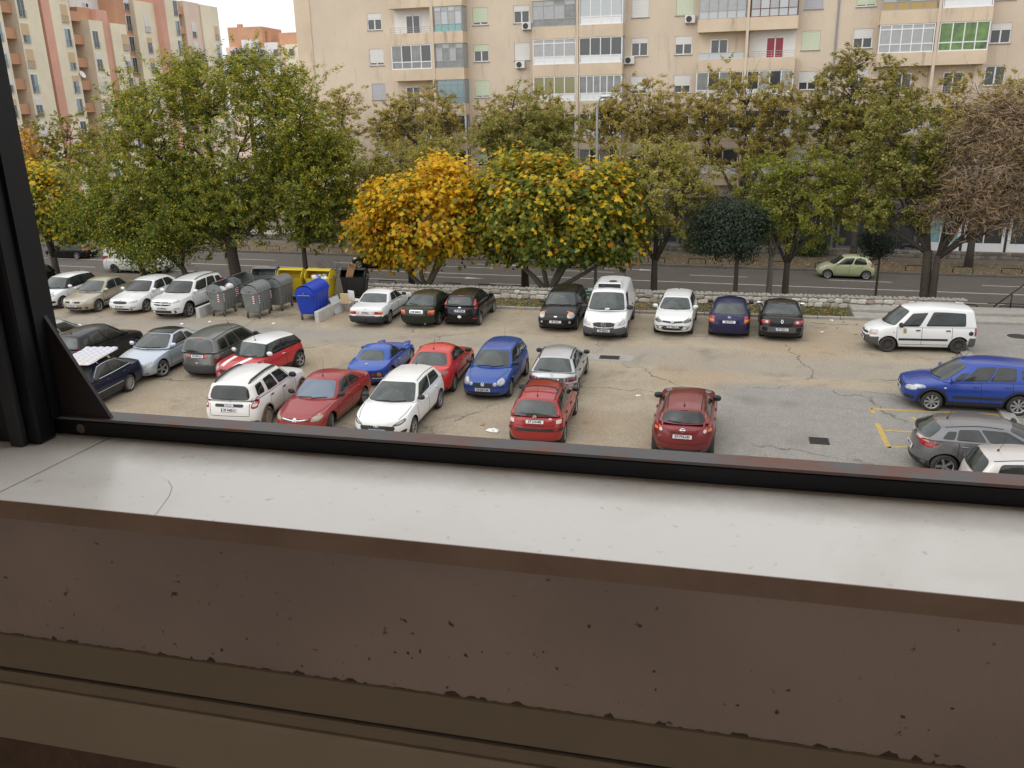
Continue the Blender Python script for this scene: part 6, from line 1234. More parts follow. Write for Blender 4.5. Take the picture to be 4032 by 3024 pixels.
    me = quadmesh('crown', leaves(rs, C, size, shape, up, out), [LF[x] for x in names], idx, len(shape)); cr = link('crown', me, o); cr['kind'] = 'stuff'
    return o
def B(Y, lst, dep=.85, dy=()):
    r = []
    for i, (x, z, rx, rz) in enumerate(lst): r.append((x, Y+(dy[i] if i < len(dy) else 0), z, rx, max(rx,rz)*dep if rx < 3.5 else rx*.75, rz))
    return r
G0 = RZ+.1
GREENP = {'dg':(.42,-.35,.25),'g':(.45,.0,.3),'yg':(.14,.45,.35),'y':(.03,.05,.05)}
make_tree('elm_tree', 'tallest broad green elm with yellow-tinged top behind the bins', (-31.72,45.5,G0), .38, 2.2, B(45.5, [(-32.1,7.1,5.0,5.4),(-37.02,5.19,3.2,3.2),(-37.32,9.01,2.2,2.5),(-33.12,10.6,2.5,2.2),(-28.78,10.7,2.2,2.0),(-26.61,9.0,2.3,2.6),(-27.04,5.26,2.3,2.7),(-32.26,3.85,4.0,2.6),(-40.3,5.6,2.0,2.0),(-36.5,3.0,2.6,1.8)]), 175000, .135, GREENP, clumps=1300, spread=.62, branches=120, forks=7, twigs=2, seed=3, spray=3, shell=.25, lean=(-.3,0))
make_tree('elm_tree', 'slender elm with thin dark trunk rising behind the yellow bins', (-27.56,46.5,G0), .17, 1.6, B(46.5, [(-25.7,5.7,1.9,3.4),(-25.2,3.3,1.4,1.7),(-27.0,3.0,1.5,1.4),(-24.6,6.3,1.2,2.0)]), 32000, .135, GREENP, clumps=260, spread=.5, branches=50, forks=3, seed=5, spray=3)
make_tree('elm_tree', 'low leaning elm with drooping branches behind the tall white crossover', (-34.19,45.0,G0), .2, .4, B(45, [(-37.17,2.14,3.0,1.5),(-34.03,2.9,2.1,1.5),(-39.74,3.23,2.4,1.8),(-41.8,3.2,1.6,1.8)]), 26000, .14, {'dg':(.4,0,.2),'g':(.4,0,.3),'yg':(.2,.1,.3),'y':(.05,0,.05)}, clumps=150, spread=.5, branches=40, forks=3, seed=6, lean=(-1.2,0), droop=.3)
MYG = {'dg':(.50,-.55,.3),'g':(.45,-.15,.3),'yg':(.10,.45,.3),'y':(.05,.45,.25),'o':(.02,.02,.03)}
make_tree('maple_tree', 'yellow-green maple beside the steel window post', (-46.19,46,G0), .26, .5, B(46, [(-45.69,4.2,2.4,2.4),(-44.28,3.03,1.6,1.6),(-46.73,5.37,1.2,1.2)]), 7500, .26, MYG, shape=LOBE, clumps=150, spread=.42, branches=40, forks=4, seed=7, shell=.6)
make_tree('maple_tree', 'small forked maple between the white saloon and the street van', (-38.72,46,G0), .22, .3, B(46, [(-39.5,1.9,2.2,.9),(-41.2,2.4,1.5,.9)]), 2400, .26, {'dg':(.3,0,.2),'g':(.5,0,.3),'yg':(.2,0,.2),'y':(.1,.1,.1)}, shape=LOBE, clumps=70, spread=.4, branches=30, forks=3, seed=8, lean=(-.6,0))
make_tree('maple_tree', 'golden yellow maple with forked pale trunk beyond the stone wall', (-19.44,46,G0), .24, -.6, B(46, [(-19.79,3.45,3.5,2.3),(-18.0,5.1,2.1,1.5),(-21.89,2.34,1.8,1.5),(-16.99,3.24,1.2,1.8)]), 15000, .27, {'dg':(.20,-.22,.2),'g':(.12,-.10,.2),'yg':(.12,.0,.2),'y':(.40,.55,.3),'o':(.10,.0,.08)}, bark='grey', shape=LOBE, clumps=260, spread=.42, branches=60, forks=4, seed=9, shell=.78)
make_tree('maple_tree', 'broad dark green maple tipped with yellow leaves beyond the stone wall', (-12.05,46,G0), .27, -.5, B(46, [(-11.62,3.84,4.4,2.6),(-13.43,5.3,2.5,1.65),(-9.34,4.6,2.2,2.0),(-14.82,2.77,1.7,1.6),(-8.3,2.41,1.5,1.3)]), 20000, .27, {'dg':(.62,-.5,.25),'g':(.34,-.05,.25),'yg':(.06,.35,.2),'y':(.05,.42,.3),'o':(.03,.05,.05)}, bark='grey', shape=LOBE, clumps=320, spread=.42, branches=70, forks=5, seed=10, shell=.80)
OL = {'ol':(.55,-.1,.3),'g':(.30,-.15,.3),'ob':(.12,.3,.25),'yg':(.08,.1,.1)}
make_tree('ash_tree', 'olive green tree with straight dark trunk behind the golden maple', (-22.09,50,G0), .2, 2.2, B(50, [(-21.95,5.69,2.5,1.8),(-24.83,4.84,1.5,1.5),(-19.5,6.24,1.5,1.2)]), 24000, .14, OL, clumps=300, spread=.5, branches=60, forks=4, seed=11, spray=2)
make_tree('ash_tree', 'bushy olive tree with straight dark trunk behind the green maple', (-14.43,49.5,G0), .22, 3.5, B(49.5, [(-14.39,8.1,2.5,1.7),(-16.08,7.3,1.5,1.3),(-12.48,7.4,1.6,1.4),(-14,6.4,2.2,1.2)]), 28000, .14, {'ol':(.55,0,.3),'dg':(.25,-.2,.2),'g':(.2,0,.2),'ob':(.05,.2,.2)}, clumps=200, spread=.5, branches=70, forks=4, seed=12, spray=2)
make_tree('ash_tree', 'airy olive tree with bare lower branches beside the white van', (-6.39,47.5,G0), .2, 1.2, B(47.5, [(-6.35,4.71,2.7,2.1),(-7.88,5.92,1.3,1.3),(-4.66,5.21,1.5,1.5),(-6.17,6.5,1.8,.9)]), 20000, .135, OL, clumps=300, spread=.45, branches=110, forks=6, twigs=2, seed=13, spray=2)
make_tree('holm_oak', 'dense dark evergreen ball tree behind the indigo saloon', (-1.95,46.5,G0), .13, 1.8, B(46.5, [(-2.45,3.08,1.9,1.65),(-2.84,3.91,1.3,1.0),(-1.6,3.5,1.2,1.2)]), 15000, .125, {'h':(.7,-.1,.2),'h2':(.25,.1,.2)}, clumps=190, spread=.3, branches=30, forks=3, seed=14, shell=.6)
make_tree('locust_tree', 'light green feathery tree with dark forked trunk behind the charcoal coupe', (.6,49,G0), .2, 1.0, B(49, [(.82,4.14,2.7,2.3),(-1.14,5.09,1.3,1.3),(2.65,4.4,1.3,1.7),(1.15,5.7,2.2,1.1)]), 26000, .13, {'g':(.55,0,.3),'yg':(.2,.1,.2),'ol':(.25,0,.2),'dg':(.1,-.1,.1)}, clumps=210, spread=.45, branches=90, forks=5, twigs=1, seed=15, spray=2)
make_tree('locust_tree', 'thin pale-trunked tree beside the dark evergreen ball tree', (-.25,48.5,G0), .17, 1.4, B(48.5, [(-.5,3.4,1.3,1.2),(.3,4.2,1,1)]), 3200, .14, {'g':(.4,0,.3),'ol':(.4,0,.2)}, bark='grey', clumps=60, spread=.4, branches=40, forks=3, twigs=2, seed=16)
make_tree('holm_oak', 'small round dark evergreen on a thin trunk near the lime hatchback', (5.5,51.5,G0), .07, .8, B(51.5, [(5.24,1.84,1.0,1.0)]), 4500, .11, {'h':(.7,0,.2),'h2':(.25,.1,.2)}, clumps=70, spread=.22, branches=16, forks=2, seed=17)
make_tree('hackberry_tree', 'olive tree with thick forked dark trunk by the steps handrail', (7.57,48,G0), .27, 2.0, B(48, [(5.81,5.23,2.3,2.0),(4.9,7.5,1.6,1.4),(6.69,6.8,1.6,1.8),(4.49,3.6,1.3,1.0)]), 30000, .135, {'dg':(.3,-.2,.2),'ol':(.5,0,.3),'g':(.2,0,.2),'ob':(.08,.15,.2)}, clumps=220, spread=.45, branches=80, forks=5, twigs=1, seed=18, lean=(-.2,0), spray=2)
make_tree('dry_tree', 'brown withered tree with a mass of bare twigs by the steps', (7.8,47.75,G0), .2, 1.8, B(47.3, [(9.4,6.4,2.3,3.1),(8.34,4.63,1.7,1.5),(10.3,8.4,1.4,1.4),(10.8,4.44,1.4,1.3),(11.8,6.6,1.6,2.4)]), 24000, .40, {'br':(.35,0,.2),'tw':(.65,0,.1),'ob':(.06,0,.1)}, shape=TWIG, up=.9, clumps=420, spread=.42, branches=300, forks=7, twigs=5, seed=19, thin=.8)
FARP = {'ob':(.55,.3,.3),'ol':(.36,-.05,.3),'yg':(.08,.08,.1),'g':(.08,-.05,.1)}
fr = [('thin gold-olive street tree right of the elm before the bare beige wall', -35.9,67,[(-34.97,8.0,2.1,3.0),(-36.89,5.79,2.1,2.1)],8000,21),
      ('gold-olive street tree before the leftmost balcony column', -28.68,67,[(-28.13,8.5,3.4,2.3),(-30.4,7.7,1.7,1.7),(-25.99,7.7,1.9,1.9),(-28.3,6.2,2.6,1.6)],13000,22),
      ('gold-olive street tree between the two left balcony columns', -18.57,66,[(-19.17,8.4,3.2,2.2),(-21.8,7.4,1.6,1.9),(-16.28,7.6,1.9,1.9)],12000,23),
      ('gold-olive street tree behind the lamp post', -9.96,67,[(-10.18,8.6,3.0,2.3),(-12.94,7.6,1.6,1.9),(-8.08,7.0,1.6,2.1)],13000,24),
      ('tall airy gold street tree before the open balconies', -2.7,66.5,[(-2.9,9.3,3.6,2.4),(-5.73,7.9,1.8,2.1),(-.25,7.5,1.8,2.3),(-2.69,6.0,2.8,1.8)],15000,25),
      ('dense olive street tree reaching highest on the beige facade', 5.3,66.5,[(4.77,9.3,3.6,2.7),(2.56,7.2,1.8,2.3),(7.47,8.6,2.0,2.3),(5.14,5.67,2.7,1.8),(3.9,11.2,1.5,1.2)],21000,26),
      ('olive street tree with thick trunk before the rightmost balconies', 12.89,66.5,[(11.97,8.9,2.9,1.8),(14.13,9.1,1.7,1.6),(10.8,7.15,1.5,1.7),(13.5,6.5,2.4,1.8),(16.5,8,2.2,2.2)],14000,27)]
for lb, x, y, bl, n, sd in fr:
    make_tree('street_tree', lb, (x,y,G0), .24, 2.2, B(y, bl), int(n*2.3), .145, FARP if sd != 26 else {'ol':(.55,0,.3),'ob':(.25,.1,.3),'g':(.2,0,.2)}, clumps=int(n/55), spread=.5, branches=int(n/100), forks=7, twigs=3, seed=sd, group='street trees along the beige apartment block', spray=2, thin=.9)
make_tree('street_tree', 'olive bushy tree below the stepped apartment row', (-67.5,70,G0), .25, 2.2, B(70, [(-65.7,6.8,3.9,2.6),(-69.67,6.4,2.1,2.1),(-62.1,6.0,2.0,2.2),(-66,4.3,4,2)]), 16000, .2, {'ol':(.5,0,.3),'g':(.3,-.1,.2),'ob':(.2,.15,.2)}, clumps=200, spread=.55, branches=70, forks=5, seed=31, spray=2)
make_tree('street_tree', 'small orange autumn tree at the far left of the street', (-71.5,66,G0), .2, 2.0, B(66, [(-69.2,6.6,2.2,2.5),(-72,6,2,2)]), 5000, .24, {'o':(.5,0,.3),'y':(.3,.1,.3),'ob':(.2,0,.2)}, clumps=90, spread=.5, branches=30, forks=3, seed=32)
make_tree('pine_tree', 'dark pine crown peeking over the elm before the stepped row', (-63.3,85,G0), .3, 10.5, B(85, [(-62.0,14.2,1.7,1.7),(-63,12.8,1.8,1.5)]), 5000, .2, {'h':(.6,0,.2),'dg':(.3,0,.2)}, clumps=60, spread=.35, branches=20, forks=3, seed=33)
make_tree('pine_tree', 'dark flat-topped pine behind the elm near the distant block', (-58.5,90,G0), .3, 11.0, B(90, [(-57.76,14.6,2.5,1.4),(-60,13.8,1.8,1.2)]), 6000, .2, {'h':(.6,0,.2),'dg':(.3,0,.2)}, clumps=70, spread=.35, branches=20, forks=3, seed=34)
# dark understorey beyond the street: clipped shrubs along the far wall
for i, (x, w, lb) in enumerate(((-40,2.2,'dark shrub before the shops behind the black street hatchback'),(-23,2.0,'dark shrub before the shops behind the golden maple trunk'),(-5.5,1.8,'dark shrub before the shops behind the white van'),(2.2,1.6,'dark shrub before the shops left of the lime hatchback'))):
    make_tree('shrub', lb, (x,68.9,RZ+.1), .05, RZ+.5, [(x,68.9,RZ+1.0,w,.6,.9)], 3500, .13, {'h':(.4,0,.2),'dg':(.5,0,.2),'ol':(.1,0,.1)}, clumps=60, spread=.25, branches=12, forks=3, seed=40+i, cat='shrub')
# bare shrub by the bins
sh = empty('bare_shrub', (-24.0,43.0,.06), 0, 'leafless shrub with curling twigs behind the yellow bins', 'shrub'); rs = np.random.RandomState(5); b = MB()
for i in range(16):
    a = rs.uniform(0, 2*pi); d = np.array([cos(a)*rs.uniform(.3,1), sin(a)*.4, 0]); e = d*1.0+np.array([0,0,rs.uniform(.9,1.6)]); m1 = d*.35+np.array([0,0,.5]); b.tube([(0,0,0), m1, m1+(e-m1)*.5+rs.normal(size=3)*.08, e], [.03,.02,.013,.006], 5)
    for _ in range(3): s = m1+(e-m1)*rs.uniform(.2,.9); t = s+np.array([rs.normal()*.25, rs.normal()*.15, rs.uniform(.1,.4)]); b.tube([s,(s+t)/2+rs.normal(size=3)*.03,t], [.01,.007,.004], 4)
b.build('twigs', BARKS['grey'], sh)
# grass tufts and fallen leaves
def scatter_leaves(name, label, n, fn, size, mats, seed, cat='fallen leaves'):
    rs = np.random.RandomState(seed); C = np.array([fn(rs) for _ in range(n)]); me = quadmesh(name, leaves(rs, C, size, CARD, 3.0), [LF[x] for x in mats], rs.randint(0, len(mats), n)); o = link(name, me); return tag(o, label, cat, kind='stuff')
def fv(rs): return (rs.uniform(-55,24), 63.85+rs.uniform(0,1)**1.5*4.3, RZ+.155)
scatter_leaves('fallen_leaves', 'brown fallen leaves covering the far verge of the street', 9000, fv, .15, ['br','tw','br','ob','br'], 51)
def fk_(rs):
    p = K(rs.uniform(-21,3.5), rs.uniform(.3,2.1)); return (p.x, p.y, .115)
scatter_leaves('fallen_leaves', 'fallen yellow and brown leaves on the strip under the stone wall', 900, fk_, .14, ['y','br','o','ob'], 52)
def fl(rs):
    p = K(rs.uniform(-40,8), -abs(rs.normal())*1.0); return (p.x, p.y, .03)
scatter_leaves('fallen_leaves', 'stray fallen leaves along the kerb of the lot', 160, fl, .13, ['br','ob','y'], 53)
rs = np.random.RandomState(8); n = 12000; uu = rs.uniform(-21,3.5,n); vv = rs.uniform(.32,2.08,n); dens = (np.sin(uu*1.1)+np.sin(uu*.37+1)+rs.normal(size=n)*.9) > .1; uu, vv = uu[dens], vv[dens]; n = len(uu)
px = np.array([K(a, c) for a, c in zip(uu, vv)]); h = rs.uniform(.05,.16,n); an = rs.uniform(0,2*pi,n); dx, dy = np.cos(an)*.012, np.sin(an)*.012; lx, ly = rs.normal(size=n)*.04, rs.normal(size=n)*.04
V = np.stack([np.stack([px[:,0]-dx,px[:,1]-dy,np.full(n,.08)],1), np.stack([px[:,0]+dx,px[:,1]+dy,np.full(n,.08)],1), np.stack([px[:,0]+lx,px[:,1]+ly,.085+h],1)],1).reshape(-1,3)
LF['gr'] = leafmat('grass_blade', (0.075,0.12,0.025), .3, (0.12,0.12,0.04)); tag(link('grass', quadmesh('grass', V, [LF['gr']], np.zeros(n), 3)), 'short patchy grass growing along the strip under the stone wall', 'grass', kind='stuff')
for fn in (c_juke, c_c3, c_i30, c_xsara, c_duster, c_peugeot, c_silverleft, c_eos, c_scenic, c_mini, c_gt, c_ibiza, c_polo, c_astras, c_sx4, c_megane3, c_clio, c_swift, c_megb, c_octavia, c_crv, c_farleft, c_merc, c_rover, c_fiesta, c_fusion, c_vito, c_polow, c_astrab, c_mcc, c_kangoo, c_street): fn()
BMW = c_bmw()

# ------------------------------------------------------------------ bins, walls, bench, lamp, litter
STEEL = mat('galvanised_steel', (0.27,0.285,0.29), .45, .55, noise=(6,.25,(0.20,0.21,0.215))); STEELP = mat('grey_painted_bin', (0.235,0.25,0.25), .5, .25, noise=(4,.25,(0.18,0.19,0.19))); BINY = mat('yellow_bin_plastic', (0.62,0.46,0.015), .45, noise=(4,.3,(0.50,0.38,0.02))); BINB = mat('blue_bin_plastic', (0.008,0.045,0.42), .4); BINK = mat('black_bin_plastic', (0.014,0.014,0.015), .5)
STRW = mat('reflector_white', (0.75,0.75,0.75), .4); STRR = mat('reflector_red', (0.40,0.02,0.04), .4); CARDB = mat('cardboard', (0.40,0.24,0.13), .9); BAGW = mat('plastic_bag_white', (0.66,0.66,0.66), .4); BAGK = mat('plastic_bag_black', (0.02,0.02,0.022), .35)
def bin_(name, label, loc, rz, m, lid='closed', L=1.36, Wd=1.0, Hb=1.02, fill=None, group='rubbish containers beside the parked cars', stripes=True, lidm=None):
    """four-wheeled container; local x = long side, local -y = front"""
    o = empty(name, (*loc, .003), rz, label, 'bin', group); t = .03
    def ring(z, k): return [(-L/2*k,-Wd/2*k,z),(L/2*k,-Wd/2*k,z),(L/2*k,Wd/2*k,z),(-L/2*k,Wd/2*k,z)]
    b = MB(); z0 = .26; prof = [(z0,.62),(z0+.05,.80),(z0+.35,.90),(z0+Hb-.06,1.0),(z0+Hb,1.03)]
    def rr_(z, k): return [(x*k, y*k, z) for x, y in rrect(-L/2, L/2, -Wd/2, Wd/2, .12, 3)]
    n = len(rr_(0,1)); rings = [rr_(z,k) for z, k in prof]+[rr_(z0+Hb,.97), rr_(z0+.40,.86)]
    b.add([p for r in rings for p in r], [(i*n+j, i*n+(j+1)%n, (i+1)*n+(j+1)%n, (i+1)*n+j) for i in range(len(rings)-1) for j in range(n)]+[tuple(range(n-1,-1,-1)), tuple((len(rings)-1)*n+j for j in range(n))]); b.build('body', m, o, fix=True); smoothbyangle(o.children[-1], 35)
    for x in (-L*.30, -L*.10, L*.10, L*.30):
        q = MB(); q.bbox(x-.02, x+.02, -Wd/2*1.0-.0, -Wd/2*.9, z0+.12, z0+Hb-.12, .01); q.build('rib', m, o)
    zt = z0+Hb
    # side discs that carry the roll lid
    for s in (-1, 1):
        q = MB(); pts = [(cos(radians(a))*Wd*.5, sin(radians(a))*Wd*.42) for a in range(0, 181, 15)]; M = Matrix.Translation((s*(L/2-.01), 0, zt-.02)) @ Matrix.Rotation(pi/2, 4, 'Z') @ Matrix.Rotation(pi/2, 4, 'X'); q.prism(pts, -.015, .015, M); d = q.build('side_panel', m, o)
        q = MB(); q.tube([(s*(L/2+.0),0,zt+.06),(s*(L/2+.09),0,zt+.06)], .035, 10); q.build('pivot', STEEL, o)
        q = MB(); q.tube([(s*(L/2+.05),-.30,zt-.10),(s*(L/2+.10),-.30,zt-.02),(s*(L/2+.10),.30,zt-.02),(s*(L/2+.05),.30,zt-.10)], .018, 6); q.build('handle', STEEL, o)
    a0, a1 = (4, 176) if lid == 'closed' else ((96, 250) if lid == 'open' else (60, 225)); rows = []
    for k in range(15):
        a = radians(a0+(a1-a0)*k/14); R = .47; rows.append([(-L/2+.02, cos(a)*-Wd*.515, zt-.02+sin(a)*Wd*R), (L/2-.02, cos(a)*-Wd*.515, zt-.02+sin(a)*Wd*R)])
    if lid != 'none':
        q = MB(); q.grid(rows); q.grid([[(x*.995, y*.965, zt-.02+(z-zt+.02)*.965) for x, y, z in reversed(r)] for r in rows]); q.build('lid', lidm or m, o, True); e = rows[0]; q = MB(); q.tube(e, .022, 6); q.tube(rows[-1], .018, 6); q.build('lid_edge', lidm or m, o)
    for x in (-L*.38, L*.38):
        for y in (-Wd*.34, Wd*.34):
            w = empty('castor', (x, y, 0)); w.parent = o; q = MB(); q.lathe([(.04,-.02),(.085,-.022),(.098,-.012),(.098,.012),(.085,.022),(.04,.02)], 16, Matrix.Translation((0.03,0,.098)), axis='y'); q.build('wheel', RUBBER, w, True); q = MB(); q.box(-.03,.05,-.035,-.025,.08,.28); q.box(-.03,.05,.025,.035,.08,.28); q.box(-.05,.07,-.05,.05,.26,.29); q.build('fork', STEEL, w)
    if stripes:
        for s in (-1, 1):
            for side in (0, 1):
                q = MB(); g = MB(); r2 = MB()
                for k in range(7):
                    (r2 if k % 2 else q).box(-.045,.045,-.004,.004, k*.052, (k+1)*.052)
                M = Matrix.Translation((s*L*.42, -Wd/2-.003, z0+Hb-.50)) if side == 0 else Matrix.Translation((s*(L/2+.003), -Wd*.22, z0+Hb-.52)) @ Matrix.Rotation(pi/2, 4, 'Z')
                w = q.build('reflector', STRW, o); w.matrix_local = M; w2 = r2.build('reflector_stripe', STRR, w)
    if fill:
        rs = random.Random(sum(map(ord, label))); items = {'bags':[(BAGW,.24)]*3+[(BAGK,.22)],'mixed':[(BAGW,.16),(CARDB,.14),(mat('blue_wrap',(.1,.2,.5),.4),.11),(BAGW,.13),(mat('red_wrap',(.5,.05,.04),.4),.09),(mat('green_wrap',(.1,.3,.1),.4),.1),(BAGW,.18),(STRW,.1),(CARDB,.12)]}[fill]
        for m2, r in items*(2 if fill == 'mixed' else 1):
            q = MB(); cx, cy = rs.uniform(-L*.33,L*.33), rs.uniform(-Wd*.3,Wd*.15); pr = [(r*(sin(pi*k/6)**.8+.02)*rs.uniform(.85,1.1), -cos(pi*k/6)*r*.8) for k in range(7)]; q.lathe(pr, 9, Matrix.Translation((cx,cy,zt-.06+rs.uniform(-.03,.10))) @ Matrix.Rotation(rs.uniform(0,3),4,'X')); q.build('rubbish', m2, o)
    return o
bin_('rubbish_container', 'open grey steel container with white bags next to the tall white crossover', (-25.82,35.55), radians(94), STEELP, 'open', fill='bags', Wd=.86)
bin_('rubbish_container', 'open empty galvanised container behind the one with white bags', (-25.95,37.35), radians(95), STEEL, 'open', Wd=.86)
bin_('rubbish_container', 'open dark-mouthed galvanised container at the back by the kerb', (-25.6,39.25), radians(8), STEEL, 'half', Wd=.9)
bin_('rubbish_container', 'closed grey painted container standing before the shiny one', (-23.88,35.55), radians(94), STEELP, 'closed', Wd=.88)
bin_('rubbish_container', 'closed shiny galvanised container behind the grey painted one', (-23.62,37.2), radians(93), STEEL, 'closed', Wd=.88, stripes=False)
bin_('recycling_container', 'open yellow recycling container half empty', (-23.9,39.0), radians(4), BINY, 'half', fill=None, stripes=False, Wd=.95)
bin_('recycling_container', 'open yellow recycling container overflowing with packaging', (-22.35,39.1), radians(3), BINY, 'half', fill='mixed', stripes=False, Wd=.95)
bin_('recycling_container', 'blue paper container with domed lid beside the low concrete wall', (-21.06,35.95), radians(95), BINB, 'closed', stripes=False, Wd=.95, L=1.85)
bin_('recycling_container', 'black container with cardboard leaning out at the end of the bins', (-20.75,39.75), radians(10), BINK, 'half', stripes=False, Wd=.9, L=1.3)
def cbox(loc, rot, dims, label, m=CARDB):
    o = empty('cardboard_box', loc, 0, label, 'box', 'cardboard by the bins'); o.rotation_euler = rot; w, d, h = dims; t = .012
    for nm, bx in (('side',(-w/2,w/2,-d/2,-d/2+t,0,h)),('side',(-w/2,w/2,d/2-t,d/2,0,h)),('side',(-w/2,-w/2+t,-d/2+t,d/2-t,0,h)),('side',(w/2-t,w/2,-d/2+t,d/2-t,0,h)),('bottom',(-w/2+t,w/2-t,-d/2+t,d/2-t,0,t))): b = MB(); b.box(*bx); b.build(nm, m, o)
    b = MB(); b.box(-w/2,w/2,-.005,.005,0,d*.45, Matrix.Translation((0,-d/2,h)) @ Matrix.Rotation(radians(50),4,'X')); b.build('flap', m, o)
cbox((-20.95,39.55,1.25), (radians(25),radians(18),.4), (.35,.32,.75), 'long brown cardboard box sticking out of the black container')
cbox((-22.3,38.30,.003), (0,0,.2), (.8,.45,.75), 'brown cardboard box standing before the overflowing yellow container'); cbox((-22.0,37.55,.003), (0,0,-.3), (.55,.4,.45), 'small open cardboard box between the shiny container and the blue one')
def lowwall(label, pts, h, w):
    (x0,y0),(x1,y1) = pts; L = math.hypot(x1-x0,y1-y0); o = empty('concrete_wall', ((x0+x1)/2,(y0+y1)/2,0), atan2(y1-y0,x1-x0), label, 'low wall', 'low concrete walls of the bin enclosure'); b = MB(); b.bbox(-L/2,L/2,-w/2,w/2,-.05,h,.015); b.build('block', CONCL, o)
lowwall('low concrete wall beside the blue container', [(-20.38,34.95),(-20.48,38.7)], .52, .22); lowwall('short concrete wall end between the tall white crossover and the first container', [(-26.62,34.55),(-26.70,38.6)], .50, .2)
def chair(loc, rz, m, label):
    o = empty('chair', loc, rz, label, 'chair'); b = MB(); b.bbox(-.22,.22,-.22,.22,.42,.46,.015); b.build('seat', m, o); b = MB(); b.bbox(-.21,.21,.19,.225,.46,.98,.012, Matrix.Rotation(radians(-4),4,'X')); b.build('backrest', m, o)
    for x in (-.19,.19):
        for y in (-.19,.19): b = MB(); b.tube([(x,y,0),(x*.96,y*.96,.43)], .014, 6); b.build('leg', PVCG, o)
chair((-20.02,37.3,.003), radians(190), mat('cream_vinyl',(.62,.50,.30),.5), 'discarded cream vinyl chair beside the low concrete wall'); chair((-19.85,37.95,.003), radians(160), WHITEM, 'discarded white plastic chair behind the cream chair')
o = empty('glass_pane', (-20.22,36.9,.0), radians(88), 'framed sheet of glass leaning on the low concrete wall', 'glass pane'); b = MB(); M = Matrix.Rotation(radians(-20),4,'X'); b.box(-.4,.4,-.006,.006,.03,.85,M); b.build('pane', P_MIL, o); b = MB(); [b.box(*q, M) for q in ((-.43,.43,-.012,.012,0,.03),(-.43,.43,-.012,.012,.85,.88),(-.43,-.4,-.012,.012,.03,.85),(.4,.43,-.012,.012,.03,.85))]; b.build('frame', PVCG, o)
# bench
GBENCH = mat('green_bench_paint',(0.015,0.09,0.055),.5)
p = K(-8.35, 1.45); o = empty('bench', (p.x, p.y, .085), KA+pi, 'green slatted bench before the stone wall between black hatchback and white van', 'bench')
for k, (y, z) in enumerate(((-.20,.43),(-.06,.44),(.08,.44))): b = MB(); b.bbox(-.9,.9,y-.055,y+.055,z-.02,z+.02,.008); b.build('seat_slat', GBENCH, o)
for z in (.62,.78): b = MB(); b.bbox(-.9,.9,.17,.20,z-.055,z+.055,.008); b.build('back_slat', GBENCH, o)
t = link('graffiti', text_mesh('Fobi c', .13, WHITEM, .004), o); t.matrix_local = Matrix.Translation((.1,.165,.76)) @ Matrix.Rotation(pi,4,'Z') @ Matrix.Rotation(pi/2,4,'X') if False else Matrix.Translation((.1,.205,.78)) @ Matrix.Rotation(pi,4,'Z') @ Matrix.Rotation(pi/2,4,'X')
for x in (-.7,.7): b = MB(); b.box(x-.03,x+.03,-.25,.16,.38,.42); b.box(x-.03,x+.03,-.22,-.16,0,.38); b.box(x-.03,x+.03,.10,.16,0,.38); b.box(x-.025,x+.025,.13,.17,.42,.86); b.build('leg', BLACKM, o)
# street lamp
LPOST = mat('lamp_post_paint',(0.36,0.39,0.42),.5,.3)
o = empty('street_lamp', (-10.2,50,RZ+.1), 0, 'grey street lamp post rising behind the green maple', 'street lamp'); b = MB(); b.tube([(0,0,0),(0,0,6),(0,0,11.1),(.03,0,11.45),(.16,-.05,11.75),(.32,-.1,11.85)], [.11,.09,.065,.06,.05,.045], 12); b.build('post', LPOST, o, True); b = MB(); b.lathe([(.001,.11),(.16,.09),(.27,.02),(.28,-.02),(.18,-.05)], 20, Matrix.Translation((.5,-.15,11.88)) @ Matrix.Diagonal((1.2,.8,1,1))); b.build('lamp_head', mat('lamp_head',(.55,.57,.6),.35,.2), o, True); b = MB(); b.lathe([(.001,-.09),(.14,-.075),(.2,-.04)], 18, Matrix.Translation((.5,-.15,11.88)) @ Matrix.Diagonal((1.2,.8,1,1))); b.build('lamp_glass', P_MIL, o, True)
# covered scooter by the shops
o = empty('scooter', (9.6,70.9,RZ+.135), .2, 'dark scooter parked before the shop beyond the low rubble wall', 'scooter'); b = MB(); b.tube([(-.7,0,.45),(-.45,0,.72),(0,0,.78),(.25,0,.55),(.5,0,.62),(.62,0,1.0)], [.12,.2,.2,.12,.16,.08], 10); b.build('body', BLACKP, o, True)
for x in (-.6,.7): b = MB(); b.lathe([(.12,-.05),(.24,-.06),(.27,0),(.24,.06),(.12,.05)], 16, Matrix.Translation((x,0,.27)), axis='y'); b.build('wheel', RUBBER, o, True)
b = MB(); b.tube([(.6,-.32,1.0),(.62,0,1.02),(.6,.32,1.0)], .02, 6); b.build('handlebar', CHROME, o)
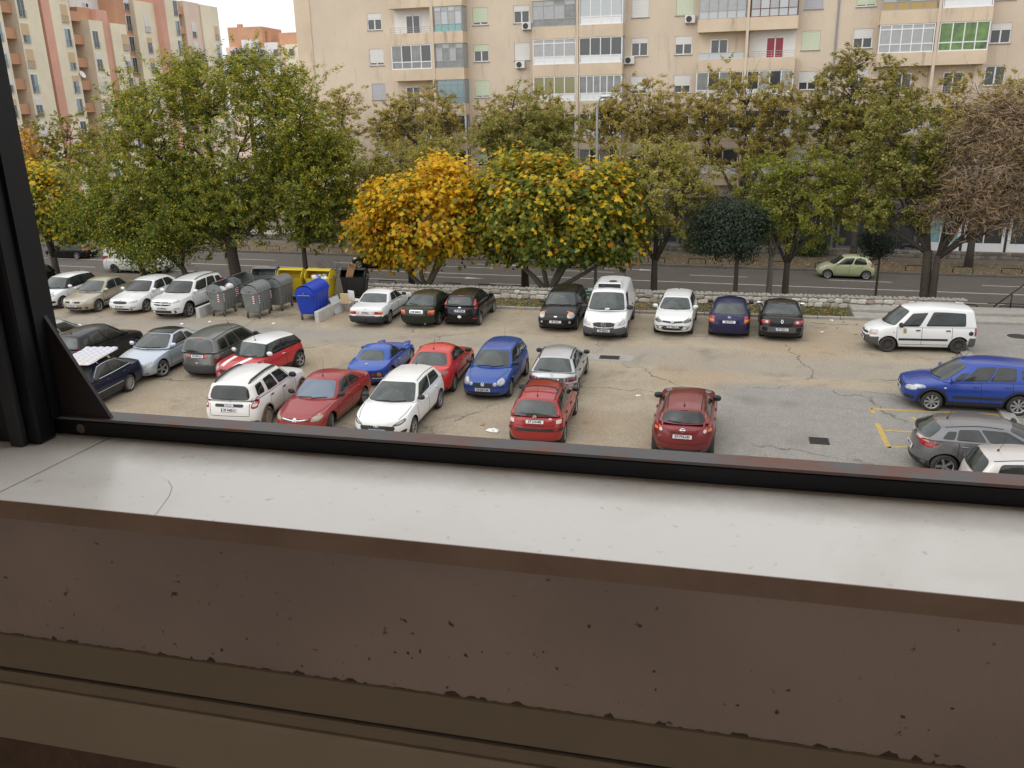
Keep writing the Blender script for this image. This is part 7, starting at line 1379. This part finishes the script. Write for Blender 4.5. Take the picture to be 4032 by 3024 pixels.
# litter
def litter(x, y, r, label, m=WHITEM, z=0.0):
    rs = random.Random(int(x*37+y*11)); b = MB(); n = 9; pts = [(cos(2*pi*k/n)*r*rs.uniform(.6,1.25), sin(2*pi*k/n)*r*rs.uniform(.5,1.0)) for k in range(n)]
    v = [(a, c, .004+rs.uniform(0,.02)) for a, c in pts]+[(a*.5, c*.5, .02+rs.uniform(.01,r*.45)) for a, c in pts]+[(0,0,.03)]; b.add(v, [(k,(k+1)%n,n+(k+1)%n,n+k) for k in range(n)]+[(n+k,n+(k+1)%n,2*n) for k in range(n)]); o = b.build('litter', m); o.location = (x, y, z+.002); tag(o, label, 'litter', 'scraps of litter on the lot')
litter(-8.05,23.7,.22,'large crumpled white paper beside the red hatchback with roof bars'); litter(-7.35,23.0,.11,'small blue and white wrapper beside the red hatchback with roof bars',mat('pale_blue_wrap',(.55,.6,.75),.5)); litter(-8.5,24.1,.09,'brown scrap beside the large crumpled paper',CARDB)
for (x,y,l) in ((-22.3,34.3,'white scrap before the closed grey container'),(-25.5,33.9,'white cup before the open container with bags'),(-26.6,33.3,'white scrap before the tall white crossover'),(-15.9,31.0,'white scrap behind the vintage blue coupe'),(-2.5,28.9,'tiny white scrap near the grey asphalt patch edge'),(-4.2,28.0,'tiny white scrap between red crossover and silver hatchback'),(2.6,40.2,'white scrap by the kerb left of the white people van'),(-2.7,39.5,'white scrap by the kerb beside the indigo saloon'),(2.1,38.0,'small white scrap left of the white people van')): litter(x,y,.10,l)
# quilted pad tied on the navy saloon's roof
QP = mat('quilted_foil',(0.60,0.60,0.66),.35,.3)
import itertools
pr = BMW.root; Mw = Matrix.Translation(pr.location) @ Matrix.Rotation(pr.rotation_euler.z, 4, 'Z')
pc = Mw @ ((BMW.p_roof(.42,0))+Vector((0,0,.10)))
o = empty('quilted_pad', pc, pr.rotation_euler.z+.12, 'silver quilted pad lying across the roof bars of the navy saloon', 'quilted pad'); nu, nv = 36, 20; rows = []
for i in range(nu+1):
    r = []
    for j in range(nv+1):
        u, v = i/nu, j/nv; z = .035+.055*abs(sin(u*pi*9))**.5*abs(sin(v*pi*5))**.5; r.append((-1.0+2.0*u, -.62+1.24*v+.04*sin(u*9), z+.10*(u-.5)**2-.05*u))
    rows.append(r)
b = MB(); b.grid([list(reversed(r)) for r in rows]); b.build('quilt_top', QP, o, True); b = MB(); b.bbox(-1.0,1.0,-.6,.6,-.02,.02,.01); b.build('backing', mat('pale_backing',(.62,.52,.38),.7), o)

# ------------------------------------------------------------------ the open window the view is taken from
TH = 0.0609; FM = Matrix.Translation((0,0,CAM_Z)) @ Matrix.Rotation(TH, 4, 'Z')      # local x along the sill, y outwards, z from eye height
def fr_(name, label, cat): return empty(name, FM.translation, TH, label, cat)
MARB = mat('marble_sill', (0.90,0.88,0.83), .25, spec=.5); n, l, bs = nodes_of(MARB); tc = n.new('ShaderNodeTexCoord'); t = n.new('ShaderNodeTexNoise'); t.inputs['Scale'].default_value = 3.0; t.inputs['Detail'].default_value = 9; t.inputs['Distortion'].default_value = 1.2; l.new(tc.outputs['Object'], t.inputs['Vector']); r = n.new('ShaderNodeValToRGB'); r.color_ramp.elements[0].position = .36; r.color_ramp.elements[1].position = .56; r.color_ramp.elements[0].color = (0.85,0.82,0.77,1); r.color_ramp.elements[1].color = (0.93,0.91,0.87,1); l.new(t.outputs['Fac'], r.inputs['Fac'])
t2 = n.new('ShaderNodeTexNoise'); t2.inputs['Scale'].default_value = 26; t2.inputs['Detail'].default_value = 4; l.new(tc.outputs['Object'], t2.inputs['Vector']); r2 = n.new('ShaderNodeValToRGB'); r2.color_ramp.elements[0].position = .70; r2.color_ramp.elements[1].position = .78; l.new(t2.outputs['Fac'], r2.inputs['Fac']); mx = n.new('ShaderNodeMix'); mx.data_type = 'RGBA'; l.new(r2.outputs['Color'], mx.inputs[0]); l.new(r.outputs['Color'], mx.inputs[6]); mx.inputs[7].default_value = (0.66,0.62,0.56,1)
# grime washed up against the rail and dull water marks
sp_ = n.new('ShaderNodeSeparateXYZ'); l.new(tc.outputs['Object'], sp_.inputs[0]); t3 = n.new('ShaderNodeTexNoise'); t3.inputs['Scale'].default_value = 7; t3.inputs['Detail'].default_value = 8; t3.inputs['Roughness'].default_value = .7; l.new(tc.outputs['Object'], t3.inputs['Vector'])
ma = n.new('ShaderNodeMath'); ma.operation = 'MULTIPLY_ADD'; ma.inputs[1].default_value = .16; l.new(t3.outputs['Fac'], ma.inputs[0]); l.new(sp_.outputs['Y'], ma.inputs[2]); mrg = n.new('ShaderNodeMapRange'); mrg.inputs[1].default_value = 1.29; mrg.inputs[2].default_value = 1.40; mrg.inputs[4].default_value = .75; l.new(ma.outputs[0], mrg.inputs[0])
mg = n.new('ShaderNodeMix'); mg.data_type = 'RGBA'; l.new(mrg.outputs[0], mg.inputs[0]); l.new(mx.outputs[2], mg.inputs[6]); mg.inputs[7].default_value = (0.40,0.36,0.31,1)
t4 = n.new('ShaderNodeTexNoise'); t4.inputs['Scale'].default_value = 60; t4.inputs['Detail'].default_value = 3; l.new(tc.outputs['Object'], t4.inputs['Vector']); m4 = n.new('ShaderNodeMapRange'); m4.inputs[1].default_value = .66; m4.inputs[2].default_value = .74; m4.inputs[4].default_value = .45; l.new(t4.outputs['Fac'], m4.inputs[0]); mg2 = n.new('ShaderNodeMix'); mg2.data_type = 'RGBA'; l.new(m4.outputs[0], mg2.inputs[0]); l.new(mg.outputs[2], mg2.inputs[6]); mg2.inputs[7].default_value = (0.45,0.41,0.35,1); l.new(mg2.outputs[2], bs.inputs['Base Color'])
SILLF = mat('sill_edge_stone', (0.27,0.18,0.13), .7, noise=(7,.2,(0.38,0.27,0.20)))
def front_plaster(name, col, pit):
    m = mat(name, col, .9, spec=.2); n, l, b = nodes_of(m); tc = n.new('ShaderNodeTexCoord')
    def nz(s, d=6): t = n.new('ShaderNodeTexNoise'); t.inputs['Scale'].default_value = s; t.inputs['Detail'].default_value = d; l.new(tc.outputs['Object'], t.inputs['Vector']); return t.outputs['Fac']
    def mr(f, a, c): r = n.new('ShaderNodeMapRange'); r.inputs[1].default_value = a; r.inputs[2].default_value = c; l.new(f, r.inputs[0]); return r.outputs[0]
    x = n.new('ShaderNodeMix'); x.data_type = 'RGBA'; x.inputs[6].default_value = (*col,1); x.inputs[7].default_value = (*[c*.76 for c in col],1); l.new(mr(nz(2.2), .35, .7), x.inputs[0])
    y = n.new('ShaderNodeMix'); y.data_type = 'RGBA'; l.new(x.outputs[2], y.inputs[6]); y.inputs[7].default_value = (*pit,1); l.new(mr(nz(46, 4), .69, .74), y.inputs[0]); l.new(y.outputs[2], b.inputs['Base Color'])
    bp = n.new('ShaderNodeBump'); bp.inputs['Strength'].default_value = .8; bp.inputs['Distance'].default_value = .006; l.new(nz(28, 9), bp.inputs['Height']); l.new(bp.outputs[0], b.inputs['Normal']); return m
PLAS = front_plaster('interior_plaster', (0.47,0.375,0.325), (0.13,0.09,0.07)); TRIM = mat('painted_trim', (0.42,0.345,0.255), .7, noise=(5,.3,(0.37,0.30,0.22))); TRIMD = mat('trim_dark_olive', (0.30,0.245,0.165), .75, noise=(5,.3,(0.26,0.21,0.14))); BROWNF = mat('brown_wall_base', (0.20,0.13,0.095), .95, noise=(24,.25,(0.13,0.085,0.06)), bump=.5, bscale=60)
FRAMEM = mat('black_window_steel', (0.006,0.0065,0.008), .45, .1, noise=(8,.2,(0.010,0.010,0.012)), bump=.04, bscale=60, spec=.3)
RUST = mat('rusty_black_steel', (0.055,0.055,0.06), .55, .2); n, l, bs = nodes_of(RUST); tc = n.new('ShaderNodeTexCoord'); t = n.new('ShaderNodeTexNoise'); t.inputs['Scale'].default_value = 13; t.inputs['Detail'].default_value = 8; t.inputs['Roughness'].default_value = .7; l.new(tc.outputs['Object'], t.inputs['Vector']); r = n.new('ShaderNodeValToRGB'); r.color_ramp.elements[0].position = .44; r.color_ramp.elements[1].position = .62; r.color_ramp.elements[0].color = (0.13,0.13,0.135,1); r.color_ramp.elements[1].color = (0.20,0.085,0.055,1); l.new(t.outputs['Fac'], r.inputs['Fac']); l.new(r.outputs['Color'], bs.inputs['Base Color'])
# sill slab: two lengths with an open joint
si = fr_('window_sill', 'white marble window sill with a dark joint and a curved crack', 'window sill')
b = MB(); j0, j1 = (-1.117,1.29), (-1.14,1.02)
b.prism([(-3.2,1.042),(-1.142,1.040),(-1.112,1.40),(-3.2,1.40)], -.633, -.600); b.build('sill_slab', [MARB], si)
b = MB(); b.prism([(-1.137,1.040),(2.6,1.040),(2.6,1.40),(-1.107,1.40)], -.633, -.600); b.build('sill_slab', [MARB], si)
b = MB(); b.prism([(-1.150,1.046),(-1.13,1.046),(-1.10,1.39),(-1.12,1.39)], -.628, -.602); b.build('joint', SEAM, si)
cp = [(-.905,1.165),(-.885,1.158),(-.862,1.135),(-.847,1.105),(-.838,1.075),(-.828,1.0405)]
b = MB(); b.grid([[(x-.0007,y,-.5996),(x+.0007,y,-.5996)] for x, y in cp]); b.build('crack', mat('crack_grey',(0.48,0.44,0.39),.8), si)
b = MB(); b.box(-3.2,2.6,1.0385,1.0405,-.6325,-.6006); b.build('sill_edge', SILLF, si)
b = MB(); b.box(-3.4,2.8,1.052,1.40,-.87,-.634); o = b.build('window_parapet', PLAS); o.matrix_world = FM; struct(o)
b = MB(); b.box(-3.4,2.8,1.046,1.30,-.940,-.8605); b.build
tr = fr_('parapet_trim', 'brown painted trim bands running below the sill wall', 'trim')
b = MB(); b.box(-3.4,2.8,1.046,1.30,-.936,-.868); b.build('upper_band', TRIMD, tr); b = MB(); b.box(-3.4,2.8,1.050,1.30,-.9425,-.9365); b.build('groove', SEAM, tr); b = MB(); b.bbox(-3.4,2.8,1.040,1.30,-.966,-.943,.004); b.build('bead', TRIMD, tr); b = MB(); b.bbox(-3.4,2.8,1.032,1.30,-1.087,-.9665,.006); b.build('lower_band', TRIM, tr)  # upper band and bead drawn darker than the lower band
b = MB(); b.box(-3.4,2.8,1.10,1.40,-1.75,-1.0875); o = b.build('lower_wall', BROWNF); o.matrix_world = FM; struct(o)
# crumbled edge under the plaster, its rough shadow line painted dark
rs = random.Random(3); b = MB(); x = -1.6
while x < 1.0:
    w = rs.uniform(.004,.03); h = rs.random()**2.5*.008+.0012; b.prism([(x,-.868),(x+w,-.868),(x+w*rs.uniform(.75,1),-.868+h*rs.uniform(.3,.8)),(x+w*rs.uniform(.55,.7),-.868+h*rs.uniform(.5,1.3)),(x+w*rs.uniform(.3,.5),-.868+h*rs.uniform(.6,1.3)),(x+w*rs.uniform(.05,.2),-.868+h*rs.uniform(.2,.7))], -.0012, .0, Matrix.Translation((0,1.0515,0)) @ Matrix.Rotation(pi/2,4,'X')); x += w+rs.uniform(-.003,.02)
o = b.build('chipped_shadow_edge', mat('chip_shadow',(0.10,0.075,0.055),.95)); o.parent = tr; o['kind'] = 'stuff'
b = MB()
for _ in range(60):
    x, z = rs.uniform(-1.5,.6), -.66-.20*rs.random()**.35; r = .0006+.0024*rs.random()**2.5; b.lathe([(.0005,.0012),(r,.0008),(r,0)], 7, Matrix.Translation((x,1.0525,z)) @ Matrix.Rotation(pi/2,4,'X') @ Matrix.Diagonal((rs.uniform(.6,1.3),rs.uniform(.8,1.6),1,1)))
o = b.build('plaster_pits', mat('pit_brown',(0.11,0.075,0.055),.95)); o.parent = tr; o['kind'] = 'stuff'
# steel frame
fw = fr_('window_frame', 'black rusty steel window frame with gusset plate at the corner', 'window frame')
b = MB(); b.bbox(-1.35,2.6,1.312,1.346,-.6005,-.567,.004); b.build('bottom_rail', FRAMEM, fw)
b = MB(); b.box(-1.35,2.6,1.308,1.350,-.5665,-.5615); b.build('rail_top_plate', RUST, fw)
b = MB(); b.bbox(-1.60,-1.222,1.255,1.30,-.6005,1.6,.004); b.build('post', FRAMEM, fw)
b = MB(); b.bbox(-1.276,-1.246,1.238,1.2545,-.6005,1.6,.003); b.build('post_face_strip', mat('worn_steel_face',(0.020,0.023,0.028),.5,.1,noise=(9,.25,(0.012,0.013,0.016))), fw)
b = MB(); b.box(-1.221,-1.2145,1.29,1.342,-.561,1.6); b.build('post_flange', FRAMEM, fw)
b = MB(); M = Matrix.Rotation(pi/2,4,'X'); b.prism([(-1.2144,-.5605),(-1.108,-.5605),(-1.112,-.553),(-1.2144,-.365)], -1.322, -1.314, M); b.build('gusset_plate', mat('gusset_rust_black',(0.008,0.005,0.005),.5,.1,noise=(12,.2,(0.018,0.008,0.006))), fw)
for z in (.073,-.172): b = MB(); b.lathe([(.001,.014),(.012,.012),(.018,.0)], 12, Matrix.Translation((-1.262 if z < 0 else -1.235,1.237 if z < 0 else 1.254,z)) @ Matrix.Rotation(pi/2,4,'X')); b.build('bolt', RUST if z < 0 else FRAMEM, fw)
b = MB(); b.lathe([(.001,.002),(.009,.0015),(.010,0)], 12, Matrix.Translation((-1.178,1.3125,-.585)) @ Matrix.Rotation(pi/2,4,'X')); b.build('rust_spot', RUST, fw)
# unseen room behind the viewer, its back opening and height shaped for light
ROOMW = mat('room_wall', (0.70,0.62,0.54), .9); ROOMF = mat('room_floor', (0.22,0.16,0.12), .8)
def room(name, bx, m): b = MB(); b.box(*bx); o = b.build(name, m); o.matrix_world = FM; struct(o)
room('room_floor', (-3.4,2.8,-3.5,1.10,-1.80,-1.75), ROOMF); room('room_ceiling', (-3.5,2.9,-3.55,1.42,3.4,3.55), ROOMW); room('room_back_wall', (-3.5,2.9,-3.65,-3.5,-1.75,-.7), ROOMW); room('room_back_wall_upper', (-3.5,2.9,-3.65,-3.5,1.2,3.4), ROOMW); room('room_back_pier', (-3.5,-1.2,-3.65,-3.5,-.7,1.2), ROOMW); room('room_back_pier_right', (.9,2.9,-3.65,-3.5,-.7,1.2), ROOMW); room('room_side_wall', (-3.55,-3.4,-3.5,1.40,-1.75,3.4), ROOMW); room('room_side_wall_right', (2.8,2.95,-3.5,1.40,-1.75,3.4), ROOMW)
b = MB(); b.box(-14,14,1.401,1.45,-CAM_Z-2,-.634); b.box(-14,-3.45,1.401,1.45,-.633,4); b.box(2.85,14,1.401,1.45,-.633,4); o = b.build('own_building_facade', FAC); o.matrix_world = FM; struct(o)
